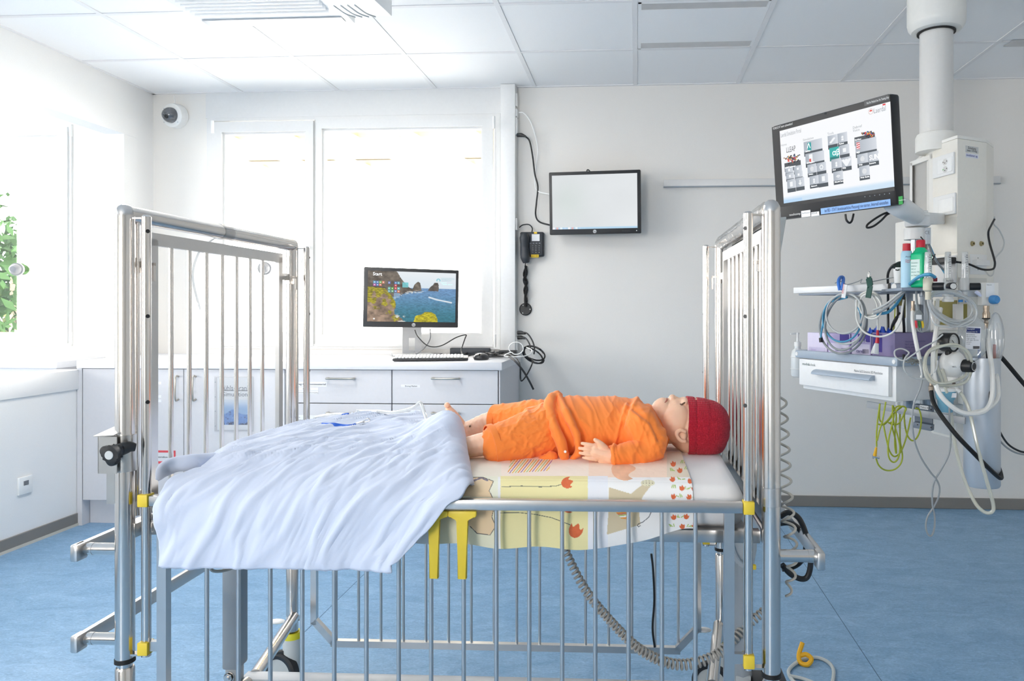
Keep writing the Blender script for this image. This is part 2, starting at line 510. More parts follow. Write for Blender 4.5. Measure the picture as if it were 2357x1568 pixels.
# windows
def sash(parent, r, g, y0, name='sash'):
    m_ = MB(); m_.frame(r, g, y0, y0 + 0.06)
    i = 0.012; m_.frame(g, (g[0] + i, g[1] + i, g[2] - i, g[3] - i), y0 + 0.02, y0 + 0.06)
    s = m_.build(name, WINFR, parent)
    p = MB(); p.span((g[0] + i, y0 + 0.035, g[1] + i), (g[2] - i, y0 + 0.041, g[3] - i)); p.build('pane', PANE, s)
    return s
X = lambda u: on(u, 500, Y=YB).x
Zv = lambda v, u=800: on(u, v, Y=YB).z
m_ = MB(); m_.frame(W1, (W1[0] + 0.035, W1[1] + 0.03, W1[2] - 0.035, W1[3] - 0.02), YB - 0.01, YB + 0.09)
win1 = st('window_1', m_, WINFR)
s1 = sash(win1, (X(492), Zv(797), X(724), Zv(278)), (X(514), Zv(769), X(706), Zv(302)), YB - 0.02)
s2 = sash(win1, (X(730), Zv(797), X(1136), Zv(274)), (X(743), Zv(770), X(1112), Zv(297)), YB - 0.022)
m_ = MB(); m_.span((X(724), YB + 0.0, W1[1]), (X(730), YB + 0.05, W1[3])); m_.build('mullion', WINFR, win1)
for v0, v1, u in ((268, 296, 1137), (770, 800, 1139), (278, 306, 489)):
    h = MB(); h.cyl(P(u, v1, 4.5), P(u, v0, 4.5), 0.008, 10); h.build('hinge', WHP, win1)
hd = MB(); hd.cyl(on(708, 570, Y=YB - 0.02), on(708, 570, Y=YB - 0.06), 0.012, 12); hd.tube([on(708, 570, Y=YB - 0.055), on(700, 585, Y=YB - 0.06), on(692, 605, Y=YB - 0.06)], 0.008, 8); hd.build('handle', WHP, win1)
# casing above and beside it, painted like the frame
t = MB(); t.span((X(476), YB - 0.012, Zv(268)), (X(1154), YB, ZC)); st('trim_4', t, WINFR)
# the duct column right of the window, with its socket modules
t = MB(); t.span((X(1157), YB - 0.075, 0.9), (X(1190), YB, ZC), bev=0.002); duct = st('trim_5', t, mat('duct_white', '#ededec', 0.4))
for v0, v1 in ((221, 250), (256, 273), (276, 315), (505, 532), (775, 812)):
    for q in range(1):
        k = MB(); k.span((X(1190), YB - 0.06, Zv(v1, 1190)), (X(1193.5), YB - 0.015, Zv(v0, 1190)), bev=0.001, seg=1); k.build('socket_module', WHP, duct)
# left window in the bay
m_ = MB(); m_.frame(W2, (W2[0] + 0.03, W2[1] + 0.03, W2[2] - 0.03, W2[3] - 0.02), YB - 0.01, YB + 0.09)
win2 = st('window_2', m_, WINFR)
sash(win2, (W2[0] + 0.03, W2[1] + 0.02, X(160), W2[3] - 0.02), (W2[0] + 0.12, Zv(770, 100), X(136), Zv(313, 100)), YB - 0.02)
for v0, v1 in ((290, 314), (764, 793)):
    h = MB(); h.cyl(P(163, v1, 4.66), P(163, v0, 4.66), 0.009, 10); h.build('hinge', WHP, win2)

# wall rail
wr = thing('wall_rail', 'long flat white rail fixed to the white wall behind the tilted screen', 'rail', (on(1660, 430, Y=YB)))
m_ = MB(); m_.span((X(1527), YB - 0.018, Zv(430, 1660)), (X(2300), YB, Zv(413, 1660)), bev=0.002); m_.build('strip', mat('rail_white', '#dddcda', 0.4), wr)
m_ = MB(); m_.span((X(1527), YB - 0.02, Zv(431, 1660)), (X(2300), YB - 0.001, Zv(428.5, 1660))); m_.build('lower_lip', GREYP, wr)

# ceiling lights
LAMPW = mat('lamp_white', '#f4f4f4', 0.35)
REFL = mat('reflector_grey', '#c3c5c8', 0.3, 0.6, vary=0.12, bscale=12)
def flush_light(k, r, label):
    x0 = -0.006 + 0.625 * k; y1 = YB - 0.625 * r; y0 = y1 - 0.625
    o = thing('ceiling_light', label, 'ceiling light', (x0 + 0.3, (y0 + y1) / 2, ZC))
    b = MB(); b.frame((0, 0, 0, 0), (0, 0, 0, 0), 0, 0) if False else None
    b.span((x0 + 0.015, y0 + 0.1, ZC - 0.001), (x0 + 0.61, y1 - 0.1, ZC + 0.015))
    b.span((x0 + 0.015, y0 + 0.013, ZC - 0.001), (x0 + 0.61, y0 + 0.03, ZC + 0.02)); b.span((x0 + 0.015, y1 - 0.02, ZC - 0.001), (x0 + 0.61, y1 - 0.013, ZC + 0.02))
    b.span((x0 + 0.013, y0 + 0.013, ZC - 0.001), (x0 + 0.03, y1 - 0.013, ZC + 0.02)); b.span((x0 + 0.6, y0 + 0.013, ZC - 0.001), (x0 + 0.612, y1 - 0.013, ZC + 0.02))
    b.build('panel', CEIL, o)
    for a in (y0 + 0.03, y1 - 0.1):
        s = MB(); s.span((x0 + 0.03, a, ZC + 0.0005), (x0 + 0.6, a + 0.075, ZC + 0.004)); s.build('reflector', REFL, o)
flush_light(0, 1, 'flush square ceiling light with two grey reflector strips, above the wall screen')
# part of a second flush light at the right edge
o = thing('ceiling_light', 'grey strip of a ceiling light at the far right edge of the ceiling', 'ceiling light', on(2345, 84, Z=ZC))
b = MB(); a0 = on(2330, 92, Z=ZC); b.span((a0.x, a0.y, ZC - 0.004), (a0.x + 0.55, a0.y + 0.09, ZC)); b.build('reflector', REFL, o)
# surface mounted louvre light, top left
c0 = on(465, 48, Z=2.53); c1 = on(775, 30, Z=2.53)
o = thing('louvre_light', 'white surface-mounted ceiling light with louvres and a grey end strip, top left', 'ceiling light', ((c0.x + c1.x) / 2, c0.y - 0.4, ZC))
b = MB(); b.span((c0.x - 0.03, c0.y - 1.3, 2.535), (c1.x + 0.03, c0.y + 0.09, ZC - 0.003), bev=0.004); b.build('housing', LAMPW, o)
b = MB(); b.span((c0.x, c0.y, 2.529), (c1.x, c0.y + 0.055, 2.536)); b.build('end_strip', REFL, o)
for k in range(14):
    y = c0.y - 0.09 - 0.035 * k
    b = MB(); b.span((c0.x + 0.02, y, 2.515), (c1.x - 0.02, y + 0.004, 2.537)); b.build('louvre', LAMPW, o)
# white projector corner next to it
q0 = on(800, 36, Z=2.5); q1 = on(905, 36, Z=2.5)
o = thing('ceiling_unit', 'white box-shaped unit under the ceiling beside the louvre light, its corner in view', 'projector', ((q0.x + q1.x) / 2, q0.y - 0.15, ZC))
b = MB(); b.prism([(q0.x, q0.y - 0.35, 2.46), (q1.x, q0.y - 0.35, 2.46), (q1.x, q0.y, 2.49), (q0.x, q0.y - 0.03, 2.49)], (0, 0, ZC - 2.493), bev=0.006); b.build('housing', LAMPW, o)
for k in range(4):
    b = MB(); b.tube([(q0.x + 0.02 + 0.03 * k, q0.y - 0.2, 2.462), (q0.x + 0.03 + 0.03 * k, q0.y - 0.1, 2.468), (q0.x + 0.05 + 0.03 * k, q0.y - 0.04, 2.476)], 0.003, 6); b.build('vent_slot', GREYP, o)

# ------------------------------------------------------------------ outside
gr = MB(); gr.span((-30, YB + 0.3, -3.3), (30, 60, -3.2)); gro = gr.build('ground', mat('pale_paving', '#a8a89e', 0.9)); tag(gro, kind='structure')
pg = thing('pergola', 'pale slatted awning frame outside the large window', 'awning', (-1.6, 7.2, -3.2))
BEAM = mat('pale_beam', '#b3a88f', 0.7)
zz = on(800, 385, Y=7.4).z; zt = on(800, 318, Y=6.0).z
for k in range(9):
    x = -4.2 + 0.55 * k
    b = MB(); b.bar((x - 0.2, 5.2, zt + 0.12), (x + 0.35, 7.6, zz), 0.05, 0.06); b.build('rafter', BEAM, pg)
for y, z in ((5.4, zt + 0.16), (6.4, (zt + zz) / 2 + 0.08), (7.5, zz + 0.02)):
    b = MB(); b.span((-4.6, y, z), (1.2, y + 0.06, z + 0.07)); b.build('beam', BEAM, pg)
b = MB(); b.prism([(-4.6, 5.2, zt + 0.2), (1.2, 5.2, zt + 0.2), (1.2, 7.6, zz + 0.1), (-4.6, 7.6, zz + 0.1)], (0, 0, 0.02)); b.build('awning_cloth', mat('sand_cloth', '#a89d86', 0.8), pg)
for x in (-4.5, 1.1):
    b = MB(); b.span((x, 7.5, -3.2), (x + 0.08, 7.58, zz)); b.build('post', BEAM, pg)
wl_ = thing('parapet', 'pale low railing wall outside, below the large window', 'railing', (-1.5, 6.9, -3.2))
b = MB(); b.span((-5.2, 6.9, -3.2), (2.0, 7.0, on(900, 745, Y=6.9).z)); b.build('wall', mat('parapet_white', '#ededec', 0.8), wl_)
for k in range(2):
    z = on(900, 728 - 9 * k, Y=6.9).z
    b = MB(); b.cyl((-5.2, 6.92, z), (2.0, 6.92, z), 0.02, 8); b.build('rail', WHP, wl_)

LEAF = mat('pale_leaf', '#2c4424', 0.7, vary=0.3, bscale=3)
LEAF2 = mat('yellow_leaf', '#4c5230', 0.7, vary=0.3, bscale=3)
for m_ in (LEAF, LEAF2): m_.node_tree.nodes['Principled BSDF'].inputs['Specular IOR Level'].default_value = 0.08
def tree(cx, cy, cz, rad, n, m_, label, seed):
    r = np.random.default_rng(seed)
    o = thing('tree', label, 'tree', (cx, cy, -3.2))
    t_ = MB(); t_.tube([(cx, cy, -3.2), (cx + 0.1, cy, -1), (cx, cy + 0.1, cz)], [0.16, 0.12, 0.05], 8); t_.build('trunk', mat('bark', '#9a8a78', 0.9), o)
    v = []; f = []
    for k in range(n):
        d = r.normal(size=3); d /= np.linalg.norm(d); p = np.array([cx, cy, cz]) + d * rad * r.uniform(0.45, 1.0) * (0.7 + 0.5 * r.random())
        a = r.normal(size=3); a /= np.linalg.norm(a); b_ = np.cross(a, r.normal(size=3)); b_ /= np.linalg.norm(b_)
        s = r.uniform(0.06, 0.13); i = len(v)
        v += [p - a * s, p + b_ * s * 0.4, p + a * s, p - b_ * s * 0.4]; f.append((i, i + 1, i + 2, i + 3))
    me = bpy.data.meshes.new('foliage'); me.from_pydata([tuple(x) for x in v], [], f)
    lo = link('foliage', me, m_, o); lo['kind'] = 'stuff'
a = on(20, 580, Y=9.5); tree(a.x, a.y, a.z - 0.3, 0.95, 1500, LEAF, 'pale green leafy tree outside the left window', 1)
a = on(70, 650, Y=13.0); tree(a.x, a.y, a.z - 0.5, 0.8, 1000, LEAF2, 'yellowish bush low behind the green tree outside the left window', 2)
# ================================================================== CABINETS ALONG THE BACK WALL
YW, YD, YP = 3.90, 3.918, 3.975
xr = lambda u, y=YW: on(u, 850, Y=y).x
zv = lambda v, y=YW, u=800: on(u, v, Y=y).z
CX0, CX1 = -3.075, xr(1150)
ZT1, ZT0 = on(800, 833, Y=YW).z, on(800, 851, Y=YW).z
wt = MB(); wt.span((CX0 - 0.012, YW, ZT0), (CX1 + 0.012, YB - 0.002, ZT1), bev=0.002)
tag(wt.build('worktop', WTOP), 'long white worktop over the grey cabinets below the large window', 'worktop')
ub = [xr(190, YD), xr(423, YD), xr(656, YD), xr(902, YD), xr(1147, YD)]
ZD0, ZD1 = zv(1161, YD), ZT0 - 0.004
HAND = mat('satin_nickel', '#bdb7ac', 0.3, 1.0)
DARKG = mat('shadow_gap_grey', '#6a6a6e', 0.8)
def strip(parent, u0, v0, u1, v1, y, txts, name='label_strip', m_=PAPER, lm=INK):
    a, b = on(u0, v1, Y=y), on(u1, v0, Y=y)
    q = MB(); q.span((a.x, y - 0.0006, a.z), (b.x, y + 0.0004, b.z)); s = q.build(name, m_, parent)
    for t, uu, vv, sz, w in txts:
        text(t, on(uu, vv, Y=y - 0.0008), (1, 0, 0), (0, 0, 1), sz, lm, s, width=w)
    return s
def cabinet(label, x0, x1, doors=0, drawers=None, name='base_cabinet'):
    o = thing(name, label, 'cabinet', ((x0 + x1) / 2, (YD + YB) / 2, 0))
    b = MB(); b.span((x0 - (0.03 if doors else 0.0), YD + 0.019, ZD0 - 0.005), (x1, YB - 0.012, ZT0 - 0.001)); b.build('body', DARKG if not doors else CAB, o)
    p = MB(); p.span((x0, YP, 0.0), (x1, YP + 0.018, ZD0 - 0.004)); p.build('plinth', CAB, o)
    if doors:
        b = MB(); b.span((x0 - 0.032, YD, 0), (x0 - 0.003, YD + 0.3, ZT0 - 0.001)); b.build('side_panel', CAB, o)
        xm = ub[1]
        for i, (a, c, uh) in enumerate(((x0, xm, 403), (xm, x1, 443))):
            d = MB(); d.span((a + 0.002, YD, ZD0), (c - 0.002, YD + 0.018, ZD1), bev=0.001, seg=1); dd = d.build('door', CAB, o)
            h = MB(); pz0, pz1 = on(uh, 921, Y=YD - 0.03), on(uh, 868, Y=YD - 0.03)
            h.tube([(pz0.x, YD, pz0.z), (pz0.x, YD - 0.028, pz0.z + 0.004), (pz0.x, YD - 0.028, pz1.z - 0.004), (pz1.x, YD, pz1.z)], 0.005, 8, n=4); h.build('handle', HAND, dd)
    if drawers:
        for k, (va, vb) in enumerate(((852, 928), (930, 1006), (1008, 1084), (1086, 1161))):
            d = MB(); d.span((x0 + 0.003, YD, zv(vb, YD)), (x1 - 0.003, YD + 0.018, zv(va, YD)), bev=0.001, seg=1); dd = d.build('drawer', CAB, o)
            vh = 872 + 80 * k; pa, pb = on(drawers - 29, vh, Y=YD - 0.03), on(drawers + 29, vh, Y=YD - 0.03)
            h = MB(); h.tube([(pa.x, YD, pa.z), (pa.x + 0.003, YD - 0.028, pa.z), (pb.x - 0.003, YD - 0.028, pa.z), (pb.x, YD, pa.z)], 0.0055, 8, n=5); h.build('handle', HAND, dd)
    return o
c1 = cabinet('grey cabinet with two doors, one carrying a fridge sign, behind the bed foot', ub[0], ub[2], doors=2)
c2 = cabinet('grey drawer cabinet between the door cabinet and the rightmost drawers, paper strips on it', ub[2], ub[3], drawers=781, name='drawer_cabinet')
c3 = cabinet('rightmost grey drawer cabinet, under the keyboard and mouse', ub[3], ub[4], drawers=1024, name='drawer_cabinet')
b = MB(); b.span((ub[4] + 0.003, YD, 0), (CX1 - 0.001, YB - 0.012, ZT0 - 0.001)); b.build('side_panel', CAB, c3)
LAB = mat('label_white', '#ebebee', 0.6)
strip(c2, 672, 879.5, 752, 889.5, YD, [('Einweg-Isolationsmaterial', 673, 884.3, 0.016, 0.185)], m_=LAB)
strip(c2, 672, 892, 732, 899, YD, [('Prüfkarten', 697, 895.5, 0.010, None)], m_=LAB)
strip(c2, 672, 901, 732, 907, YD, [('Eintrittsset  Gesichtsmaske', 676, 904, 0.008, 0.135)], m_=LAB)
strip(c2, 672, 956, 735, 973, YD, [('Info:', 686, 961, 0.008, None), ('Schutz- Material für Iso', 686, 967, 0.009, 0.11)], m_=LAB)
strip(c3, 923, 886, 967, 892, YD, [('Einweg Masken', 932, 889, 0.011, None)], m_=LAB)
strip(c3, 924, 944, 968, 950, YD, [('Besucher Set', 932, 947, 0.011, None)], m_=LAB)
for v in (879, 910, 920): strip(c1, 360, v, 371, v + 6, YD, [], m_=LAB)
strip(c2, 663, 959, 671, 967, YD, [], m_=LAB)
RED = mat('sign_red', '#e0525a', 0.6)
q = strip(c1, 340, 1037.5, 404, 1068, YD, [('Medis-Materialbox', 345, 1052, 0.013, 0.1)], m_=mat('sign_grey', '#dddddf', 0.6))
for (a0, b0, a1, b1) in ((340, 1037.5, 404, 1041.5), (340, 1062.5, 404, 1067), (400, 1041.8, 404, 1062.2)):
    m_ = MB(); A = on(a0, b1, Y=YD - 0.001); B_ = on(a1, b0, Y=YD - 0.001); m_.span((A.x, YD - 0.0014, A.z), (B_.x, YD - 0.0005, B_.z)); m_.build('border', RED, q)
# fridge poster in a clear sleeve
def poster_fn(U, V):
    c = np.ones(U.shape + (3,)) * np.array([0.95, 0.955, 0.97])
    g = ss(0.42, 0.62, V)[..., None]
    img = np.array([0.90, 0.93, 0.97]) * (1 - g) + np.array([0.60, 0.74, 0.90]) * g
    n1 = fbm(U * 9, V * 13, 3); n2 = fbm(U * 26, V * 34, 8)
    top = 0.70 - 0.10 * np.exp(-((U - 0.45) / 0.16) ** 2)
    ice = ss(0, 0.02, V - top - 0.02 * (n1 - 0.5))
    cell = np.abs(((U * 4.2 + V * 2.2) % 1) - 0.5) + np.abs(((V * 7 - U * 1.7) % 1) - 0.5)
    edge = ss(0.82, 0.95, cell) * 0.9 + ss(0.55, 0.75, n2) * 0.6
    icec = np.array([0.42, 0.60, 0.86]) * (1 - edge[..., None] * 0.75) + np.array([0.08, 0.17, 0.42]) * edge[..., None] * 0.75
    hl = ss(0.62, 0.8, n1)[..., None]; icec = icec * (1 - hl) + np.array([0.9, 0.95, 1]) * hl
    dk = (ss(0.83, 0.885, V) * ss(0.35, 0.6, n2))[..., None]; icec = icec * (1 - dk) + np.array([0.05, 0.10, 0.25]) * dk
    img = img * (1 - ice[..., None]) + icec * ice[..., None]
    on_ = ((V > 0.42) & (V < 0.9) & (U > 0.10) & (U < 0.9))[..., None]
    return np.where(on_, img, c)
po = thing('fridge_sign', 'printed sign with blue ice cubes reading Kühlschrank, taped to the grey door', 'sign', on(538, 990, Y=YD))
yA = YD - 0.0015
panel('sheet', on(500, 869, Y=yA), on(581, 869, Y=yA), on(581, 990, Y=yA), on(500, 990, Y=yA), 120, 180, poster_fn, mat_attr('print_paper', rough=0.5), po)
text('Kühlschrank', on(506, 893.5, Y=yA), (1, 0, 0), (0, 0, 1), 0.037, mat('sign_ink', '#5a6470', 0.7), po, width=0.168)
text('(Simulation)', on(508, 908, Y=yA), (1, 0, 0), (0, 0, 1), 0.034, mat('sign_ink', '#5a6470', 0.7), po, width=0.16)
m_ = MB(); A = on(506, 899.8, Y=yA - 0.0006); B_ = on(577, 899, Y=yA - 0.0006); m_.span((A.x, A.y, A.z), (B_.x, A.y + 0.0003, B_.z)); m_.build('underline', INK, po)
m_ = MB(); A = on(493, 993, Y=yA - 0.002); B_ = on(584, 867, Y=yA - 0.002); m_.span((A.x, A.y, A.z), (B_.x, A.y + 0.0004, B_.z)); m_.build('clear_sleeve', mat_glass('sleeve', refl=0.05, mixt=0.06), po)
for v in (880, 914, 947, 981):
    m_ = MB(); A = on(495.5, v, Y=yA - 0.0026); m_.cyl(A, A + Vector((0, 0.0005, 0)), 0.003, 8); m_.build('punch_hole', GREYP, po)

# counter in the bay on the left
yb = 4.11
c0 = on(131, 845, Y=yb)
o = thing('bay_counter', 'pale counter under the left window, seen over the low wall', 'counter', (-4.2, 4.35, 0))
b = MB(); b.span((-5.6, yb, 0.855), (c0.x, YB - 0.002, 0.893), bev=0.002); b.build('top', WTOP, o)
b = MB(); b.span((-5.6, yb + 0.02, 0.0), (c0.x - 0.02, YB - 0.01, 0.854)); b.build('body', CAB, o)

# ================================================================== SCREENS
def oriented(TL, TR, BL, depth, m_, name, parent, bev=0.006):
    x, z, n = frame_of(TL, TR, BL)
    W = (Vector(TR) - Vector(TL)).length; Hh = (Vector(TL) - Vector(BL)).length
    c = Vector(TL) + x * W / 2 - z * Hh / 2 - n * depth / 2
    R = Matrix((x, n, z)).transposed()
    b = MB(); b.box(c, (W, depth, Hh), R, bev=bev); return b.build(name, m_, parent), x, z, n, W, Hh
def on_face(TL, x, z, n, px, pz, lift=0.0):
    return Vector(TL) + x * px - z * pz + n * lift
PIX = 0.32   # screens glow a little above the room's whites

# --- wall screen
WM = thing('wall_screen', 'black-framed screen on the white wall, pale empty desktop lit', 'monitor', P(1369, 541, 4.43))
TL, TR, BR, BL = P(1263, 397, 4.46), P(1474, 390, 4.37), P(1474, 537, 4.39), P(1264, 541, 4.48)
_, x, z, n, W, Hh = oriented(TL, TR, BL, 0.035, mat('monitor_black', '#2a2a2b', 0.4), 'case', WM)
def desk1(U, V):
    c = np.ones(U.shape + (3,)) * np.array([0.86, 0.875, 0.885])
    c = c + (0.035 * (fbm(U * 2.2, V * 2.2, 4) - 0.5) + 0.03 * (U - 0.5))[..., None]
    g = np.exp(-((U - 0.2) / 0.22) ** 2 - ((V - 0.5) / 0.4) ** 2)[..., None]; c = c - g * np.array([0.03, 0.015, 0.03])
    tb = V > 0.965
    c[tb] = np.array([0.70, 0.83, 0.92])
    ic = tb & (U < 0.33) & ((U * 22) % 1 < 0.6)
    hue = np.floor(U * 22) % 4
    pal = np.array([[0.95, 0.95, 0.97], [0.88, 0.72, 0.72], [0.9, 0.95, 0.98], [0.75, 0.85, 0.95]])
    c[ic] = pal[hue[ic].astype(int)]
    return c
q = lambda a, b_, l=0.0015: on_face(TL, x, z, n, a * W, b_ * Hh, l)
panel('display', q(0.035, 0.055), q(0.965, 0.055), q(0.965, 0.915), q(0.035, 0.915), 150, 100, desk1, mat_attr('lit_display', emit=0.72, rough=0.4), WM)
b = MB(); cc = q(0.5, 0.957, 0.0); b.cyl(cc, cc + n * 0.0015, 0.0105, 20); lg = b.build('round_emblem', mat('emblem_grey', '#c9cbcc', 0.4), WM)
text('hp', cc + n * 0.0015, x + z * 0.0, z, 0.016, mat('monitor_black', '#2a2a2b'), lg, align='CENTER')
b = MB(); cc = q(0.955, 0.957, 0.0); b.cyl(cc, cc + n * 0.001, 0.003, 10); b.build('power_light', WHP, WM)
text('EliteDisplay', q(0.80, 0.957), x, z, 0.010, mat('dim_ink', '#55565a'), WM)
b = MB(); b.tube([q(0.41, 0.02, -0.03), q(0.415, -0.025, -0.03), q(0.43, -0.028, -0.028), q(0.455, 0.01, -0.03)], 0.004, 8); b.build('cable_loop', BLK, WM)
b = MB(); cc = on_face(TL, x, z, n, W / 2, Hh / 2, -0.034); b.box((cc.x, (cc.y + YB) / 2, cc.z), (0.12, YB - cc.y, 0.12)); b.build('wall_bracket', BLK, WM)

# --- desk screen
DM = thing('desk_screen', 'computer screen on the white worktop showing a rocky sea coast and a start menu', 'monitor', on(948, 818, Z=ZT1))
k = 4.2
TL, TR, BR, BL = P(838, 614, k), P(1057, 622, k * 1.045), P(1060, 755, k * 1.045), P(841, 753, k)
_, x, z, n, W, Hh = oriented(TL, TR, BL, 0.03, mat('monitor_grey_black', '#3d3c3c', 0.35), 'case', DM)
def coast(U, V):
    n1 = fbm(U * 6, V * 6, 1); n2 = fbm(U * 22, V * 18, 5); n3 = fbm(U * 45, V * 60, 6); nb = fbm(U * 16, V * 12, 9)
    H = np.array
    c = H([0.93, 0.95, 0.97]) * np.ones(U.shape + (3,)); c = c - (V[..., None] * H([0.22, 0.12, 0.05]))
    def put(c, m_, col): m_ = np.clip(m_, 0, 1)[..., None]; return c * (1 - m_) + col * m_
    sea = ss(0.315, 0.33, V)
    sc = (H([0.42, 0.58, 0.76]) * (1 - ss(0.3, 1, V))[..., None] + H([0.20, 0.45, 0.52]) * ss(0.3, 1, V)[..., None]) * (0.78 + 0.45 * n3)[..., None]
    c = put(c, sea, sc)
    c = put(c, ss(0.008, 0.0, dline(U, V, [(0.69, 0.50), (0.78, 0.545), (0.95, 0.60)], 0.6) - 0.003 - 0.004 * n2) * 0.9, H([0.93, 0.95, 0.97]))
    rock = (H([0.42, 0.38, 0.34]) * (0.55 + 0.9 * n2)[..., None])
    jag = 0.03 * (n2 - 0.5)
    c = put(c, inpoly(U + jag, V + jag, [(0.28, -0.05), (0.33, 0.02), (0.37, 0.14), (0.41, 0.22), (0.45, 0.30), (0.52, 0.36), (0.5, 0.41), (0.42, 0.41), (0.33, 0.50), (-0.1, 0.55), (-0.1, -0.05)]), rock * 1.0)
    c = put(c, inpoly(U + jag * 0.6, V + jag * 0.6, [(0.485, 0.37), (0.51, 0.27), (0.555, 0.185), (0.58, 0.21), (0.605, 0.37), (0.55, 0.395)]), rock * 1.1)
    c = put(c, inpoly(U + jag * 0.5, V + jag * 0.5, [(0.675, 0.37), (0.70, 0.285), (0.735, 0.25), (0.75, 0.205), (0.785, 0.20), (0.80, 0.25), (0.80, 0.38)]), rock * H([0.85, 0.86, 0.92]))
    c = put(c, ss(0.02, 0.0, dline(U, V, [(0.30, 0.52), (0.44, 0.415), (0.52, 0.40), (0.61, 0.375)], 0.6) - 0.012 * n2) * ss(0.4, 0.6, n3), H([0.85, 0.85, 0.83]))
    cliff = inpoly(U + jag, V + jag, [(-0.1, 0.3), (0.18, 0.33), (0.25, 0.45), (0.31, 0.60), (0.30, 0.85), (0.38, 0.93), (0.44, 1.1), (-0.1, 1.1)])
    cc = H([0.62, 0.52, 0.44]) * (0.5 + 0.9 * n2)[..., None]
    gm = ss(0.46, 0.56, nb + 0.25 * np.exp(-((V - 0.4) / 0.12) ** 2) + 0.2 * ss(0.2, 0.3, U) - 0.22 * ss(0.6, 0.9, V))
    cc = put(cc, gm, H([0.62, 0.58, 0.16]) * (0.5 + 1.0 * n3)[..., None])
    c = put(c, cliff, cc)
    c = put(c, inpoly(U + jag, V + jag, [(0.50, 1.1), (0.52, 0.93), (0.56, 0.87), (0.62, 0.83), (0.64, 0.79), (0.72, 0.80), (0.77, 0.85), (0.79, 0.93), (0.79, 1.1)]), H([0.75, 0.70, 0.14]) * (0.55 + 0.9 * n3)[..., None])
    c = put(c, (ss(0.09, 0.05, np.hypot((U - 0.36), (V - 0.95) * 0.7)) * ss(0.45, 0.55, n2)), H([0.85, 0.84, 0.82]))
    tiles = [(0.060, 0.20, '#5aa5d8'), (0.092, 0.20, '#5a86c8'), (0.124, 0.20, '#76b55f'), (0.156, 0.20, '#e3805f'), (0.060, 0.252, '#c65fb2'), (0.092, 0.252, '#4f7cc8'), (0.124, 0.252, '#e0705a'),
             (0.222, 0.205, '#5f6fc0'), (0.294, 0.205, '#4a7cc0'), (0.326, 0.205, '#58b0c8'), (0.294, 0.257, '#d83a4a'), (0.222, 0.315, '#50b8a8'), (0.258, 0.315, '#58a840'), (0.294, 0.312, '#d83a4a'), (0.328, 0.315, '#58c0c0'),
             (0.222, 0.37, '#48a0b8'), (0.258, 0.37, '#58a878'), (0.294, 0.37, '#5a78c0'), (0.328, 0.372, '#e07850')]
    for a, b_, h in tiles:
        c = put(c, ((U > a) & (U < a + 0.029) & (V > b_) & (V < b_ + 0.048)) * 0.92, H([int(h[i:i + 2], 16) / 255 for i in (1, 3, 5)]))
        c = put(c, ((np.abs(U - a - 0.0145) < 0.006) & (np.abs(V - b_ - 0.024) < 0.010)) * 0.8, H([1, 1, 1]))
    c = put(c, ((U > 0.385) & (U < 0.45) & (V > 0.215) & (V < 0.315)) * 0.9, H([0.45, 0.80, 0.83]))
    c = put(c, ((U > 0.29) & (U < 0.357) & (V > 0.43) & (V < 0.52)) * 0.75, H([0.55, 0.70, 0.85]))
    c = put(c, ss(0.012, 0.008, np.hypot(U - 0.075, (V - 0.945) * 0.62)), H([1, 1, 1]))
    r = np.hypot(U - 0.795, (V - 0.155) * 0.6)
    c = put(c, ((r < 0.024) & (r > 0.012) & (V < 0.175)) * 0.9, H([0.45, 0.78, 0.85]))
    return np.clip(c * 0.9 + 0.07, 0, 1)
q = lambda a, b_, l=0.0015: on_face(TL, x, z, n, a * W, b_ * Hh, l)
panel('display', q(0.04, 0.06), q(0.965, 0.06), q(0.965, 0.905), q(0.04, 0.905), 330, 200, coast, mat_attr('lit_display'), DM)
LW = mat('display_white', '#ffffff', 0.5, emit=0.8); LT = mat('display_teal', '#8aa4aa', 0.5, emit=0.5)
text('Start', q(0.09, 0.115, 0.002), x, z, 0.026, LW, DM)
text('KINDERSPITAL', q(0.805, 0.16, 0.002), x, z, 0.0165, LT, DM, width=0.078)
text('ZÜRICH', q(0.805, 0.19, 0.002), x, z, 0.0165, LT, DM)
for k2, t in enumerate(('Support', 'Telefon intern')): text(t, q(0.80 + 0.01 * k2, 0.225 + 0.03 * k2, 0.002), x, z, 0.011, mat('display_mint', '#a8d8d0', 0.5, emit=0.6), DM)
b = MB(); cc = q(0.52, 0.955, 0.0); b.cyl(cc, cc + n * 0.0015, 0.0105, 20); lg = b.build('round_emblem', mat('emblem_grey', '#c9cbcc'), DM)
text('hp', cc + n * 0.0015, x, z, 0.016, mat('monitor_black', '#2a2a2b'), lg, align='CENTER')
ALU = mat('silver_plastic', '#d4d6d8', 0.35, 0.4)
# column with a cable window, on a foot plate
ya = on(948, 818, Z=ZT1); st0 = Vector((ya.x, ya.y, ZT1))
xs = Vector((x.x, x.y, 0)).normalized(); ns = Vector((n.x, n.y, 0)).normalized()
R = Matrix((xs, ns, Vector((0, 0, 1)))).transposed()
cz = lambda v: on(948, v, Y=ya.y).z
hw = 0.057
b = MB(); zt_ = cz(735)
for sx in (-1, 1): b.box(st0 + xs * sx * 0.038 + Vector((0, 0, (zt_ - ZT1) / 2)), (0.038, 0.02, zt_ - ZT1), R)
b.box(st0 + Vector((0, 0, (cz(778) + zt_) / 2 - ZT1)), (0.039, 0.02, zt_ - cz(778)), R); b.box(st0 + Vector((0, 0, (cz(805) - ZT1) / 2)), (0.039, 0.02, cz(805) - ZT1), R)
b.build('stand_column', ALU, DM)
b = MB(); b.box(st0 + Vector((0, 0, 0.007)) + ns * 0.03, (0.24, 0.17, 0.014), R, bev=0.004); b.build('stand_foot', ALU, DM)
